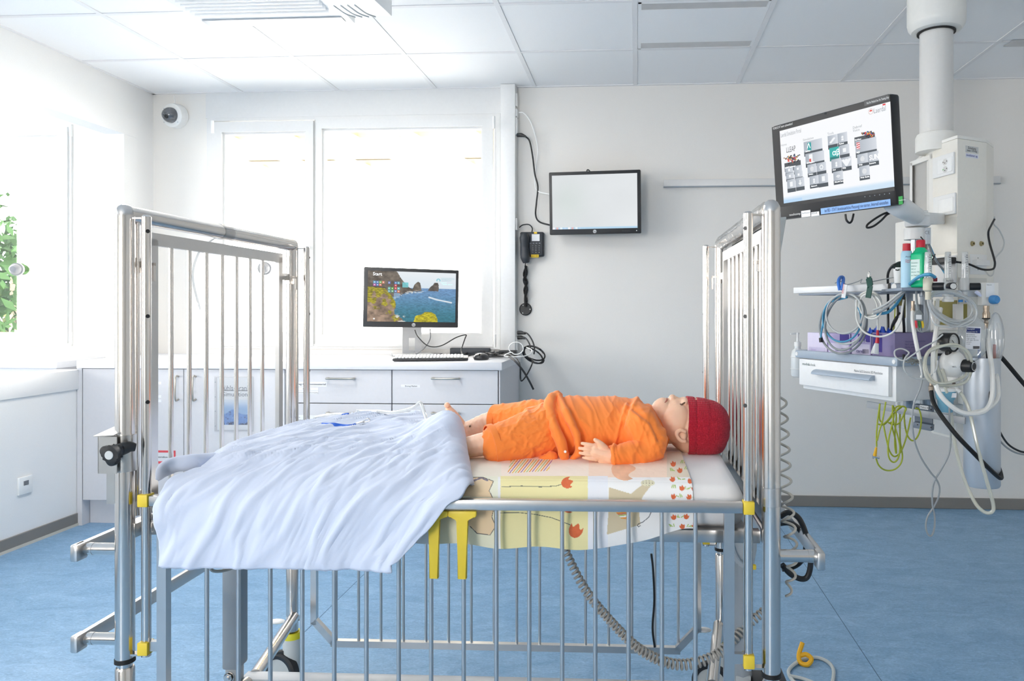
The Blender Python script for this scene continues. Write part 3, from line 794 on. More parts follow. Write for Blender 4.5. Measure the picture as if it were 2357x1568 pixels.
cb = MB(); cb.tube([P(955, 760, 4.28), P(962, 775, 4.26), P(985, 796, 4.25), P(1015, 796, 4.26), P(1050, 777, 4.3), P(1072, 771, 4.35), P(1070, 780, 4.35), P(1062, 805, 4.3), P(1064, 816, 4.25)], 0.0033, 8); o = cb.build('screen_cable', BLK)
tag(o, 'thin black cable looping from the desk screen across the worktop', 'cable')
cb = MB(); cb.tube([P(990, 757, 4.3), P(990, 780, 4.28), P(978, 800, 4.27), P(960, 814, 4.27), P(953, 810, 4.29)], 0.0033, 8); o = cb.build('power_cable', mat('grey_cable', '#77787a', 0.5))
tag(o, 'grey cable hanging behind the desk screen down to its stand', 'cable')

# keyboard
kb0 = on(903, 831.5, Z=ZT1 + 0.004); kb1 = on(1078, 829.5, Z=ZT1 + 0.004); ang = math.atan2(kb1.y - kb0.y, kb1.x - kb0.x)
KW = (kb1 - kb0).length
kb = thing('keyboard', 'white keyboard with a dark front edge in front of the desk screen', 'keyboard', kb0)
R = Matrix.Rotation(ang, 3, 'Z') @ Matrix.Rotation(math.radians(3), 3, 'X')
xa = R @ Vector((1, 0, 0)); ya_ = R @ Vector((0, 1, 0)); za = R @ Vector((0, 0, 1))
b = MB(); b.box(kb0 + xa * KW / 2 + ya_ * 0.07 + za * 0.006, (KW, 0.14, 0.012), R, bev=0.004); b.build('base', mat('keyboard_black', '#333335', 0.5), kb)
km = MB(); km.box((0, 0, 0), (0.0155, 0.0155, 0.008), bev=0.002, seg=1); kme = km.mesh('key'); kme.materials.append(WHP)
nk = int((KW - 0.02) / 0.0185)
for r_ in range(6):
    for k_ in range(nk):
        o = bpy.data.objects.new('key', kme); COL.objects.link(o); setpar(o, kb)
        o.matrix_basis = Matrix.Translation(kb0 + xa * (0.018 + 0.0185 * k_) + ya_ * (0.016 + 0.0215 * r_) + za * 0.0165) @ R.to_4x4()
# mouse
mo = on(1105, 829, Z=ZT1)
mt = thing('mouse', 'black computer mouse on the worktop beside the keyboard', 'mouse', mo)
b = MB(); b.ball(mo + Vector((0, 0.03, 0.012)), (0.044, 0.058, 0.026), 3)
for v in b.bm.verts: v.co.z = max(v.co.z, ZT1 + 0.001)
b.build('shell', mat('mouse_black', '#2a2b2e', 0.35), mt)
b = MB(); b.cyl(mo + Vector((-0.003, -0.012, 0.03)), mo + Vector((0.003, -0.012, 0.03)), 0.007, 12); b.build('wheel', BLKR, mt)
b = MB(); b.tube([mo + Vector((0.0, 0.088, 0.01)), mo + Vector((0.03, 0.15, 0.006)), mo + Vector((0.1, 0.2, 0.006)), mo + Vector((0.13, 0.3, 0.006))], 0.002, 6); b.build('cord', BLK, mt)
# flat black computer box
d0 = on(1037, 817, Z=ZT1); 
o = thing('mini_computer', 'flat dark box computer lying at the back of the worktop among cables', 'computer', d0)
b = MB(); b.box(d0 + Vector((0.12, 0.1, 0.022)), (0.25, 0.2, 0.04), bev=0.004); b.build('case', mat('slate_black', '#353a42', 0.4), o)
b = MB(); b.box(d0 + Vector((0.12, 0.1, 0.001)), (0.22, 0.17, 0.004)); b.build('feet', BLKR, o)
b = MB(); b.box(d0 + Vector((0.2, -0.001, 0.024)), (0.03, 0.002, 0.006)); b.build('port', BLK, o)
# power brick
p0 = on(1170, 812, Z=ZT1 + 0.02)
o = thing('power_adapter', 'black power adapter brick near the right end of the worktop', 'adapter', (p0.x, p0.y, ZT1))
b = MB(); b.box((p0.x, p0.y, ZT1 + 0.018), (0.105, 0.05, 0.034), Matrix.Rotation(-0.15, 3, 'Z'), bev=0.005); b.build('brick', BLK, o)
def cable(label, pts, r, m_, name='cable', seg=8, cat='cable', n=6):
    b = MB(); b.tube(pts, r, seg, n=n); o = b.build(name, m_); return tag(o, label, cat)
zc_ = lambda u, v, h=0.006: on(u, v, Z=ZT1 + h)
cable('thick black cable hanging over the right end of the worktop, free end downwards', [zc_(1108, 821), zc_(1140, 819, 0.012), zc_(1168, 820, 0.02), P(1188, 834, 4.02), P(1205, 855, 4.0), P(1218, 877, 4.0), P(1228, 897, 4.0)], 0.0055, BLK)
cable('black cable dropping in a narrow loop beside the cabinet end', [zc_(1150, 816, 0.012), zc_(1178, 818, 0.02), P(1196, 838, 4.05), P(1198, 870, 4.05), P(1201, 877, 4.05), P(1212, 864, 4.08), P(1224, 840, 4.1), P(1226, 826, 4.15)], 0.004, BLK)
pl = []
for k_ in range(46):
    a = k_ / 46 * 2 * PI * 3
    pl.append(P(1228 + 24 * math.cos(a) + 3 * math.sin(a * 0.37), 816 + 15 * math.sin(a) + 8 * math.cos(a * 0.5) * 0.5 + 0.35 * (24 * math.cos(a)), 4.32 - 0.012 * (k_ % 7)))
cable('coil of black power cables hanging on the wall at the worktop end', pl, 0.0045, BLK, name='cable_coil', n=3)
cable('upper black plug cable arching from the duct socket to the coil', [P(1195, 766, 4.5), P(1212, 767, 4.45), P(1224, 782, 4.4), P(1230, 800, 4.36), P(1229, 815, 4.33)], 0.0045, BLK)
cable('lower black plug cable from the duct socket to the coil', [P(1195, 777, 4.5), P(1209, 778, 4.46), P(1219, 793, 4.4), P(1221, 806, 4.36)], 0.0045, BLK)
for v, w in ((766, 'upper'), (777, 'lower')):
    b = MB(); b.tube([P(1192, v, 4.5), P(1200, v, 4.49), P(1209, v + 2, 4.46)], [0.013, 0.012, 0.006], 10); tag(b.build('plug', BLK), w + ' black plug in the duct socket above the worktop end', 'plug')
pl = [P(1188 + 16.5 * math.cos(a), 802 + 14 * math.sin(a), 4.12) for a in np.linspace(2.4, 2.4 + 2 * PI, 15)] + [P(1160, 820, 4.13), P(1200, 821, 4.12), P(1220, 815, 4.15), P(1224, 806, 4.2), P(1212, 800, 4.25)]
cable('white cable ring standing at the worktop end', pl, 0.003, WHP, n=4)
for k_, pts in enumerate(([(1064, 817), (1090, 808), (1120, 806), (1150, 811), (1180, 817)], [(1085, 812), (1110, 814), (1135, 817), (1165, 814)], [(1100, 806), (1130, 815), (1155, 818)], [(1075, 820), (1100, 815), (1140, 811), (1160, 806)], [(1120, 819), (1140, 813), (1150, 806), (1140, 800), (1136, 806), (1143, 812), (1160, 812)])):
    cable(('black cable curving from the flat computer towards the adapter', 'black cable lying across the middle of the cable tangle', 'short black cable in the cable tangle beside the flat computer', 'black cable running along the front of the cable tangle', 'black cable with a small upright loop in front of the adapter')[k_], [zc_(u, v, 0.008 + 0.007 * (i % 2) + 0.003 * k_) for i, (u, v) in enumerate(pts)], 0.004, BLK)
cable('pale grey cable crossing the worktop behind the keyboard', [zc_(975, 805, 0.005), zc_(1000, 816, 0.005), zc_(1030, 813, 0.005), zc_(1075, 820, 0.005)], 0.0028, mat('grey_cable', '#77787a'))

# ================================================================== ON THE WALLS
# dome camera
cm = thing('dome_camera', 'white round security camera with a smoked dome, high in the left corner', 'camera', P(402, 268, 4.75))
pc = on(409, 268, Y=YB); ax = (Vector((0, 0, EYE)) - pc); ax = Vector((-0.15, -1, -0.12)).normalized()
b = MB(); b.lathe([(0, -0.005), (0.076, -0.005), (0.078, 0.03), (0.074, 0.05), (0.06, 0.058), (0.0, 0.058)], pc, ax, 32); b.build('base', WHP, cm)
b = MB(); b.lathe([(0.05, 0.056), (0.05, 0.062), (0.046, 0.08), (0.034, 0.098), (0.018, 0.107), (0, 0.109)], pc, ax, 24); b.build('dome', mat('smoked_dome', '#55595f', 0.08, coat=1.0), cm)
b = MB(); b.ball(pc + ax * 0.1 + Vector((0.006, 0, -0.012)), (0.016, 0.012, 0.016), 2); b.build('lens', BLK, cm)
for a in (0.8, 2.4, 3.9, 5.5):
    s_ = pc + ax * 0.057 + Vector((0.063 * math.cos(a), 0, 0.063 * math.sin(a))); b = MB(); b.ball(s_, 0.003, 1); b.build('screw', GREYP, cm)
b = MB(); b.tube([P(401, 219, 4.74), P(402, 228, 4.74), P(404, 243, 4.74)], 0.005, 6); b.build('cable', WHP, cm)
# socket on the low wall
s0 = on(55, 1117, X=XL)
so = thing('wall_socket', 'small white data socket on the low wall near the left edge', 'socket', s0)
b = MB(); b.box(s0 + Vector((0.006, 0, 0)), (0.012, 0.085, 0.088), bev=0.003); b.build('plate', WHP, so)
b = MB(); b.box(s0 + Vector((0.0125, 0.0, 0.012)), (0.002, 0.03, 0.022)); b.build('port', mat('port_grey', '#7b7d80', 0.6), so)
# telephone
yt = YB
ph = thing('telephone', 'black wall telephone with keypad and yellow sticker beside the duct', 'telephone', on(1225, 600, Y=yt))
Pw = lambda u, v, d: Vector((on(u, v, Y=YB - d).x, YB - d, on(u, v, Y=YB - d).z))
PHB = mat('phone_black', '#30343a', 0.45)
b = MB(); a0, a1 = Pw(1199, 592, 0.0), Pw(1253, 535, 0.0); b.span((a0.x, YB - 0.038, a0.z), (a1.x, YB, a1.z), bev=0.01, seg=3); b.build('body', PHB, ph)
b = MB()
b.tube([Pw(1208, 538, 0.055), Pw(1207, 548, 0.062), Pw(1208, 570, 0.055), Pw(1209, 592, 0.06), Pw(1211, 605, 0.055)], [0.022, 0.030, 0.026, 0.030, 0.02], 12); hs = b.build('handset', PHB, ph)
b = MB(); a0, a1 = Pw(1224, 555, 0.039), Pw(1242, 539, 0.039); b.span((a0.x, a0.y, a0.z), (a1.x, a0.y + 0.002, a1.z)); b.build('card', PAPER, ph)
b = MB(); a0, a1 = Pw(1222, 593, 0.040), Pw(1240, 586, 0.040); b.span((a0.x, a0.y, a0.z), (a1.x, a0.y + 0.003, a1.z)); yl = b.build('sticker', mat('sticker_yellow', '#f0cb2c', 0.6), ph)
text('Intern 1234', Pw(1223, 589.5, 0.0405), (1, 0, 0), (0, 0, 1), 0.009, INK, yl)
b = MB(); a0, a1 = Pw(1229, 538, 0.040), Pw(1236, 534, 0.040); b.span((a0.x, a0.y, a0.z), (a1.x, a0.y + 0.003, a1.z)); b.build('sticker', mat('sticker_yellow', '#f0cb2c'), ph)
for r_ in range(4):
    for k_ in range(3):
        b = MB(); c_ = Pw(1226.5 + 7.3 * k_, 566 + 5 * r_, 0.0395); b.box(c_, (0.012, 0.006, 0.007), bev=0.001, seg=1); kk = b.build('key', mat('phone_key', '#3c4148', 0.5), ph)
        text('123456789*0#'[r_ * 3 + k_], c_ + Vector((0, -0.0031, 0)), (1, 0, 0), (0, 0, 1), 0.007, WHP, kk, align='CENTER')
for k_ in range(4):
    b = MB(); c_ = Pw(1221 + 7 * k_, 560, 0.0395); b.box(c_, (0.010, 0.004, 0.003)); b.build('function_key', GREYP, ph)
def coil(p, r, rad, turns, seg=6, per=10, cone=None):
    """helix of radius r along the smooth path p"""
    path = catmull(p, 24); N = turns * per
    L = [0]
    for a, b_ in zip(path[:-1], path[1:]): L.append(L[-1] + (b_ - a).length)
    L = np.array(L) / L[-1]; A = np.array([tuple(q_) for q_ in path])
    out = []; nrm = None
    for i in range(N + 1):
        t = i / N
        c_ = Vector([np.interp(t, L, A[:, k_]) for k_ in range(3)]); c2_ = Vector([np.interp(min(t + 0.01, 1), L, A[:, k_]) for k_ in range(3)]); c1_ = Vector([np.interp(max(t - 0.01, 0), L, A[:, k_]) for k_ in range(3)])
        tg = (c2_ - c1_).normalized()
        if nrm is None: nrm = tg.orthogonal().normalized()
        nrm = (nrm - tg * nrm.dot(tg)).normalized(); bn = tg.cross(nrm)
        a = 2 * PI * i / per
        rr_ = r if cone is None else r * np.interp(t, np.linspace(0, 1, len(cone)), cone)
        out.append(c_ + (nrm * math.cos(a) + bn * math.sin(a)) * rr_)
    b = MB(); b.tube(out, rad, seg, smooth=False); return b
b = coil([Pw(1210, 612, 0.03), Pw(1212, 630, 0.03), Pw(1206, 645, 0.03), Pw(1213, 665, 0.03), Pw(1209, 685, 0.03), Pw(1210, 706, 0.025)], 0.0065, 0.0026, 44); b.build('coiled_cord', BLK, ph)
b = coil([Pw(1212, 612, 0.02), Pw(1206, 632, 0.018), Pw(1213, 650, 0.018), Pw(1207, 668, 0.018), Pw(1212, 690, 0.018), Pw(1210, 706, 0.015)], 0.0060, 0.0026, 40); b.build('coiled_cord', BLK, ph)
b = MB(); b.tube([Pw(1211, 603, 0.05), Pw(1209, 608, 0.04), Pw(1210, 614, 0.03)], 0.003, 6); b.build('cord_end', BLK, ph)
b = MB(); b.tube([Pw(1195, 524, 0.03), Pw(1203, 518, 0.03), Pw(1217, 517, 0.03), Pw(1225, 525, 0.03), Pw(1224, 536, 0.02)], 0.0035, 8); b.build('line_cord', BLK, ph)
dk = thing('cord_disc', 'round black disc with three screws on the wall below the telephone', 'wall plate', on(1210, 712, Y=YB))
dc = on(1210, 712, Y=YB); b = MB(); b.lathe([(0, 0.012), (0.034, 0.012), (0.039, 0.008), (0.039, 0)], dc, (0, -1, 0), 32); b.build('disc', BLK, dk)
for a in (2.1, 4.1, 0.0):
    b = MB(); b.lathe([(0, 0.014), (0.0035, 0.013), (0.0035, 0.011)], dc + Vector((0.029 * math.cos(a), 0, 0.029 * math.sin(a))), (0, -1, 0), 10); b.build('screw', WHP, dk)
# cables from the duct to the wall screen
b = MB(); b.tube([P(1192, 311, 4.55), P(1200, 311, 4.53), P(1210, 314, 4.52)], [0.013, 0.013, 0.006], 10); tag(b.build('plug', BLK), 'black plug high in the duct, feeding the wall screen', 'plug')
cable('black power cable hanging on the wall from the duct to the wall screen', [P(1208, 313, 4.54), P(1219, 325, 4.55), P(1226, 360, 4.55), P(1231, 400, 4.55), P(1238, 430, 4.55), P(1235, 465, 4.55), P(1233, 495, 4.55), P(1242, 511, 4.53), P(1268, 519, 4.5)], 0.0052, BLK)
cable('white network cable hanging on the wall beside the black power cable', [P(1194, 259, 4.55), P(1205, 260, 4.55), P(1221, 280, 4.56), P(1234, 320, 4.56), P(1238, 350, 4.56), P(1234, 390, 4.565), P(1231, 420, 4.565), P(1238, 440, 4.55), P(1268, 448, 4.5)], 0.0035, WHP)
# round discs on the window panes
for nm, u, v, lab in (('window_disc', 38, 620, 'grey round disc stuck on the left window pane'), ('window_disc', 609, 618, 'grey round disc on the large window behind the bed foot')):
    c_ = on(u, v, Y=YB - 0.0); b = MB(); b.lathe([(0, 0.045), (0.018, 0.044), (0.03, 0.03), (0.034, 0.01), (0.042, 0.004), (0.042, -0.012)], c_, (0.25, -1, 0), 24); tag(b.build(nm, mat('disc_grey', '#8e9094', 0.4)), lab, 'disc')
# ================================================================== THE BED (its own axes: x along, w across, z up; origin on the floor under its middle)
TH = 0.015; BC = Vector((-0.4047, 1.884, 0))
BM = Matrix.Translation(BC) @ Matrix.Rotation(TH, 4, 'Z'); BI = BM.inverted()
def bl(u, v, x=None, w=None, z=None):
    o = BI @ Vector((0, 0, EYE)); d = (BI.to_3x3() @ ray(u, v))
    i, val = (0, x) if x is not None else (1, w) if w is not None else (2, z)
    return o + d * ((val - o[i]) / d[i])
def bed_empty(name, label, cat):
    o = bpy.data.objects.new(name, None); COL.objects.link(o); o.matrix_world = BM; o.empty_display_size = 0.05
    o.location = BC; o.rotation_euler = (0, 0, TH)
    return tag(o, label, cat)
bed = bed_empty('hospital_cot', 'stainless steel hospital cot on castors with high barred ends, in the foreground', 'bed')
HL, HW = 0.67, 0.389
for sx in (-1, 1):
    for sw in (-1, 1):
        x, w = sx * HL, sw * HW
        r = 0.0185
        b = MB(); b.lathe([(0, 0.47), (r, 0.47), (r, 1.395), (r * 0.93, 1.407), (r * 0.7, 1.415), (r * 0.35, 1.4195), (0, 1.42)], (x, w, 0), seg=28); p = b.build('corner_post', CHROME, bed)
        b = MB(); b.cyl((x, w, 0.462), (x, w, 0.471), r + 0.0012, 24); b.build('black_ring', BLKR, p)
        b = MB(); b.lathe([(0, 0.43), (0.0145, 0.43), (0.0145, 0.47), (0, 0.47)], (x, w, 0), seg=20); b.build('inner_tube', CHROME, p)
        b = MB(); b.lathe([(0, 0.19), (r, 0.19), (r, 0.448), (r - 0.002, 0.452), (0.0146, 0.452)], (x, w, 0), seg=24); b.build('lower_leg', CHROME, p)
        # guide rod of the lowered side
        gx = sx * 0.624
        b = MB(); b.lathe([(0, 0.475), (0.0095, 0.475), (0.0095, 1.393), (0.006, 1.397), (0, 1.397)], (gx, w, 0), seg=18); g = b.build('guide_rod', CHROME, bed)
        b = MB(); b.span((min(x, gx) , w - 0.004, 1.3885), (max(x, gx), w + 0.004, 1.392)); b.span((min(x, gx), w - 0.008, 0.477), (max(x, gx), w + 0.008, 0.481)); b.build('bracket', CHROME, g)
        for v in (533, 728, 925):
            zz = bl(354, v, w=-HW).z
            b = MB(); dirv = Vector((-sx * 0.75, sw * 0.66 * (1 if sw < 0 else 1), 0)).normalized(); c_ = Vector((gx, w, zz)) + dirv * 0.0085
            b.lathe([(0, 0.0014), (0.0042, 0.0014), (0.0042, 0)], c_, dirv, 12); b.build('hole', BLK, g)
        # lock rod beside the post
        b = MB(); b.cyl((x - sx * 0.006, w - sw * 0.03, 0.76), (x - sx * 0.006, w - sw * 0.03, 1.385), 0.0048, 12); lk = b.build('lock_rod', CHROME, bed)
        zz = 1.29
        b = MB(); b.span((x - sx * 0.02, w - sw * 0.055, zz - 0.012), (x + sx * 0.0, w - sw * 0.03, zz + 0.012)); b.span((x - sx * 0.034, w - sw * 0.05, zz + 0.004), (x - sx * 0.004, w - sw * 0.042, zz + 0.01)); b.span((x - sx * 0.034, w - sw * 0.05, zz - 0.03), (x - sx * 0.03, w - sw * 0.042, zz + 0.01)); b.build('latch', CHROME, lk)
for sx in (-1, 1):
    x = sx * HL
    b = MB(); b.cyl((x, -HW, 1.4005), (x, HW, 1.4005), 0.0185, 24); rail = b.build('end_rail', CHROME, bed)
    if sx < 0:
        b = MB(); b.lathe([(0.0192, 0), (0.0205, 0.001), (0.0205, 0.05), (0.0192, 0.051)], (x, -0.03, 1.4005), (0, 1, 0), 24); tg_ = b.build('clear_strap', CLEAR, rail)
        b = MB(); b.tube([(x - 0.004, -0.04, 1.382), (x, -0.07, 1.372), (x, -0.12, 1.34), (x - 0.01, -0.13, 1.28), (x - 0.01, -0.10, 1.2)], 0.0022, 6); b.build('strap_tail', CLEAR, rail)
    else:
        V = np.zeros((60, 33, 3)); th = np.linspace(0, 2 * PI, 33); tt = np.linspace(-HW + 0.03, HW - 0.03, 60)
        for i, t_ in enumerate(tt):
            rr_ = 0.0205 + 0.004 * np.abs(vnoise(np.full(33, i * 0.5), (th / (2 * PI) * 9) % 9, 4) - 0.5)
            V[i, :, 0] = x + rr_ * np.cos(th); V[i, :, 1] = t_; V[i, :, 2] = 1.4005 + rr_ * np.sin(th)
        grid_obj('film_wrap', V, mat_glass('plastic_film', refl=0.25, mixt=0.1, rough=0.12), rail)
    zt, zb = 1.355, 0.765
    b = MB(); b.span((x - 0.006, -0.312, zt - 0.014), (x + 0.006, 0.312, zt + 0.014)); b.span((x - 0.006, -0.312, zb - 0.014), (x + 0.006, 0.312, zb + 0.014))
    for sw in (-1, 1): b.span((x - 0.006, sw * 0.312, zb), (x + 0.006, sw * 0.288, zt))
    ep = b.build('end_panel', STEEL, bed)
    bm_ = MB(); bm_.lathe([(0.0055, zb + 0.014), (0.0055, zt - 0.014)], (0, 0, 0), seg=14); bme = bm_.mesh('end_bar'); bme.materials.append(CHROME)
    for k in range(7):
        o = bpy.data.objects.new('end_bar', bme); COL.objects.link(o); o.parent = ep; o.location = (x, -0.018 + 0.0715 * (k - 3), 0)
    for sw in (-1, 1):
        for zz in (0.80, 1.30):
            b = MB(); b.span((x - 0.005, sw * 0.31, zz - 0.01), (x + 0.005, sw * HW, zz + 0.01)); b.build('panel_lug', STEEL, ep)
    # cross beam of the mattress frame and the bumper outside the end
    b = MB(); b.span((x - 0.012, -HW, 0.716), (x + 0.012, HW, 0.746), bev=0.002); b.build('cross_beam', STEEL, bed)
    for zz in ((0.693, 0.503) if sx < 0 else (0.700,)):
        xb = sx * 0.768
        b = MB(); b.span((xb - 0.006, -0.40, zz - 0.016), (xb + 0.006, 0.40, zz + 0.016), bev=0.003)
        b.span((xb - 0.010, -0.405, zz - 0.02), (xb + 0.006, -0.372, zz + 0.016), bev=0.004)
        bu = b.build('bumper_bar', STEEL, bed)
        for sw in (-1, 1):
            b = MB(); b.cyl((sx * HL, sw * 0.375, zz), (xb, sw * 0.375, zz), 0.0125, 18); b.cyl((xb - sx * 0.022, sw * 0.375, zz), (xb - sx * 0.012, sw * 0.375, zz), 0.0132, 18); b.build('bumper_tube', CHROME, bu)
# white wedge panel outside the head end
b = MB(); b.prism([(HL + 0.02, -0.30, 1.395), (HL + 0.05, -0.30, 1.397), (HL + 0.022, -0.30, 1.22), (HL + 0.02, -0.30, 1.20)], (0, 0.6, 0), bev=0.002); b.build('head_board', mat('cream_plastic', '#e4e2dc', 0.4), bed)
# mattress frame
for sw in (-1, 1):
    b = MB(); b.span((-0.655, sw * 0.343 - 0.011, 0.717), (0.655, sw * 0.343 + 0.011, 0.743), bev=0.002); b.build('side_beam', STEEL, bed)
b = MB(); b.span((-0.63, -0.344, 0.734), (0.63, 0.344, 0.741)); b.build('mattress_deck', mat('deck_grey', '#b9bcc0', 0.5), bed)
for x in (-0.35, 0.0, 0.35):
    b = MB(); b.span((x - 0.02, -0.344, 0.71), (x + 0.02, 0.344, 0.733)); b.build('deck_slat', DSTEEL, bed)
b = MB(); b.span((0.33, -0.05, 0.655), (0.39, 0.05, 0.71), bev=0.004); b.build('motor_box', GREYP, bed)
# lowered sides
CAPY = YEL
def side(sw, bars):
    w = sw * (HW + 0.002)
    b = MB(); b.span((-0.612, w - 0.010, 0.791), (0.612, w + 0.010, 0.812), bev=0.0015)
    zc = 0.152
    b.bar((-0.545, w, zc), (0.545, w, zc), 0.018, 0.02)
    for sx in (-1, 1):
        b.span((sx * 0.585 - 0.010, w - 0.009, 0.21), (sx * 0.585 + 0.010, w + 0.009, 0.792)) if sw < 0 else b.span((sx * 0.600 - 0.009, w - 0.009, 0.21), (sx * 0.600 + 0.009, w + 0.009, 0.792))
        xe = 0.585 if sw < 0 else 0.600
        b.bar((sx * xe, w, 0.222), (sx * 0.535, w, zc + 0.001), 0.018, 0.02)
        b.span((sx * 0.618, w - 0.006, 0.488), (sx * 0.585, w + 0.006, 0.508))
    s = b.build('lowered_side', STEEL, bed)
    bm_ = MB(); bm_.lathe([(0.0045, zc + 0.009), (0.0045, 0.792)], (0, 0, 0), seg=14); bme = bm_.mesh('side_bar'); bme.materials.append(STEEL)
    for x in bars:
        o = bpy.data.objects.new('side_bar', bme); COL.objects.link(o); o.parent = s; o.location = (x, w, 0)
    for sx in (-1, 1):
        for zz, h in ((0.802, 0.013), (0.494, 0.0135)):
            b = MB(); b.span((sx * 0.624 - 0.011, w - 0.0125, zz - h), (sx * 0.624 + 0.011, w + 0.0125, zz + h), bev=0.002); b.build('yellow_clip', YEL, s)
    if sw < 0:
        for hx in (-0.012, 0.046):
            b = MB()
            b.prism([(hx - 0.029, w - 0.006, 0.790), (hx + 0.029, w - 0.006, 0.790), (hx + 0.029, w - 0.006, 0.780), (hx + 0.026, w - 0.006, 0.777), (hx + 0.013, w - 0.006, 0.775), (hx + 0.0095, w - 0.006, 0.771), (hx + 0.0092, w - 0.006, 0.652), (hx - 0.0092, w - 0.006, 0.652), (hx - 0.0095, w - 0.006, 0.771), (hx - 0.013, w - 0.006, 0.775), (hx - 0.026, w - 0.006, 0.777), (hx - 0.029, w - 0.006, 0.780)], (0, -0.010, 0), bev=0.002)
            b.build('release_handle', YEL, s)
    return s
side(-1, [-0.493 + 0.0674 * k for k in range(16)])
side(1, [-0.53 + 0.0713 * k for k in range(16)])
# under-frame: middle beam, sloping struts to the corner legs, castors
b = MB(); b.span((-0.62, -0.022, 0.215), (0.66, 0.022, 0.243), bev=0.002); beam = b.build('base_beam', mat('enamel_white_grey', '#dfe1e3', 0.35), bed)
for t_, x0, w_, sz in (('2 x 12 Nm', -0.57, None, 0.010), ('Ref.-Nr. 4410 / 2009', -0.50, None, 0.009), ('max. 75 kg', -0.42, None, 0.009)):
    text(t_, (x0, -0.0222, 0.233), (1, 0, 0), (0, 0, 1), sz, INK, beam)
for k in range(10):
    b = MB(); b.span((-0.385 + 0.004 * k, -0.0228, 0.222), (-0.3835 + 0.004 * k + 0.001 * (k % 3), -0.0219, 0.234)); b.build('bar_mark', INK, beam) if k % 2 == 0 else b.bm.free()
for sx in (-1, 1):
    for sw in (-1, 1):
        b = MB(); b.cyl((sx * 0.60, sw * 0.02, 0.232), (sx * (HL - 0.01), sw * (HW - 0.012), 0.236), 0.0165, 20); b.build('strut', CHROME, bed)
        # castor
        x, w = sx * HL, sw * HW
        b = MB(); b.lathe([(0, 0.05), (0.022, 0.05), (0.0275, 0.075), (0.0285, 0.17), (0, 0.17)], (x, w, 0), seg=24); c_ = b.build('castor_body', mat('castor_grey', '#cfd0cc', 0.4), bed)
        b = MB(); b.lathe([(0.0195, 0.172), (0.0265, 0.168), (0.0295, 0.168), (0.0295, 0.182), (0.027, 0.186), (0.0195, 0.186)], (x, w, 0), seg=24); b.build('yellow_ring', mat('ring_yellow', '#e6dc2c', 0.4), c_)
        b = MB()
        b.lathe([(0.045, -0.014), (0.056, -0.016), (0.062, -0.010), (0.063, 0), (0.062, 0.010), (0.056, 0.016), (0.045, 0.014), (0.045, -0.014)], (x - 0.028, w - 0.012, 0.063), (0.35, 1, 0), 36); b.build('tyre', mat('tyre_black', '#232427', 0.5), c_)
        b = MB(); b.lathe([(0, -0.012), (0.045, -0.012), (0.047, 0), (0.045, 0.012), (0, 0.012)], (x - 0.028, w - 0.012, 0.063), (0.35, 1, 0), 28); b.build('wheel_disc', mat('wheel_grey', '#bfc0bc', 0.45), c_)
        b = MB(); b.prism([(x - 0.045, w - 0.022, 0.128), (x - 0.012, w - 0.022, 0.136), (x - 0.006, w - 0.022, 0.122), (x - 0.03, w - 0.022, 0.108)], (0, 0.02, 0), bev=0.002); b.build('brake_stop', BLK, c_)
        b = MB(); b.cyl((x + 0.02, w + 0.01, 0.225), (x - 0.02, w + 0.005, 0.215), 0.008, 12); b.ball((x - 0.055, w + 0.01, 0.212), (0.028, 0.018, 0.006), 2); b.build('brake_pedal', mat('pedal_white', '#e9eaea', 0.3), c_)
# lifting columns
lx = -0.63
b = MB(); b.span((lx - 0.02, -0.055, 0.28), (lx + 0.022, 0.0, 0.72), bev=0.006); b.build('lift_column', mat('column_grey', '#9aa1a7', 0.4), bed, )
b = MB(); b.cyl((lx, -0.03, 0.24), (lx, -0.03, 0.30), 0.014, 16); b.span((lx - 0.014, -0.05, 0.215), (lx + 0.016, -0.01, 0.285), bev=0.003); fo = b.build('column_foot', mat('column_light', '#b4b9bc', 0.4), bed)
b = MB(); bc = Vector((lx - 0.002, -0.052, 0.262)); b.lathe([(0, 0.012), (0.006, 0.012), (0.006, 0.008), (0.011, 0.008), (0.011, 0)], bc, (0, -1, 0), 6); b.lathe([(0.012, 0.001), (0.014, 0.001), (0.014, -0.002), (0, -0.002)], bc, (0, -1, 0), 18); b.build('pivot_bolt', CHROME, fo)
rx = 0.668
b = MB(); b.cyl((rx, -0.02, 0.24), (rx, -0.02, 0.62), 0.026, 24); b.build('lift_column', mat('column_grey', '#9aa1a7'), bed)
b = MB(); b.lathe([(0, 0.56), (0.027, 0.56), (0.034, 0.60), (0.034, 0.716), (0, 0.716)], (rx + 0.004, -0.02, 0), seg=24); b.build('column_head', mat('column_light', '#b4b9bc'), bed)
b = MB(); bc = Vector((rx + 0.002, -0.048, 0.262)); b.span((rx - 0.016, -0.046, 0.22), (rx + 0.02, 0.0, 0.29), bev=0.003); fo = b.build('column_foot', mat('column_light', '#b4b9bc'), bed)
b = MB(); b.lathe([(0, 0.012), (0.006, 0.012), (0.006, 0.008), (0.011, 0.008), (0.011, 0)], bc, (0, -1, 0), 6); b.build('pivot_bolt', CHROME, fo)
b = MB(); b.tube([(rx - 0.03, -0.05, 0.63), (rx - 0.012, -0.06, 0.585), (rx + 0.02, -0.055, 0.565), (rx + 0.03, -0.05, 0.568)], 0.0025, 6); b.build('control_wire', GREYP, bed)
b = MB(); b.span((rx + 0.012, -0.062, 0.560), (rx + 0.03, -0.052, 0.572), bev=0.002); b.build('yellow_tag', YEL, bed)
# film band round the near head post
b = MB(); b.lathe([(0.0190, 0.805), (0.0198, 0.806), (0.0198, 0.842), (0.0190, 0.843)], (HL, -HW, 0), seg=28); b.build('film_band', mat_glass('plastic_film'), bed)
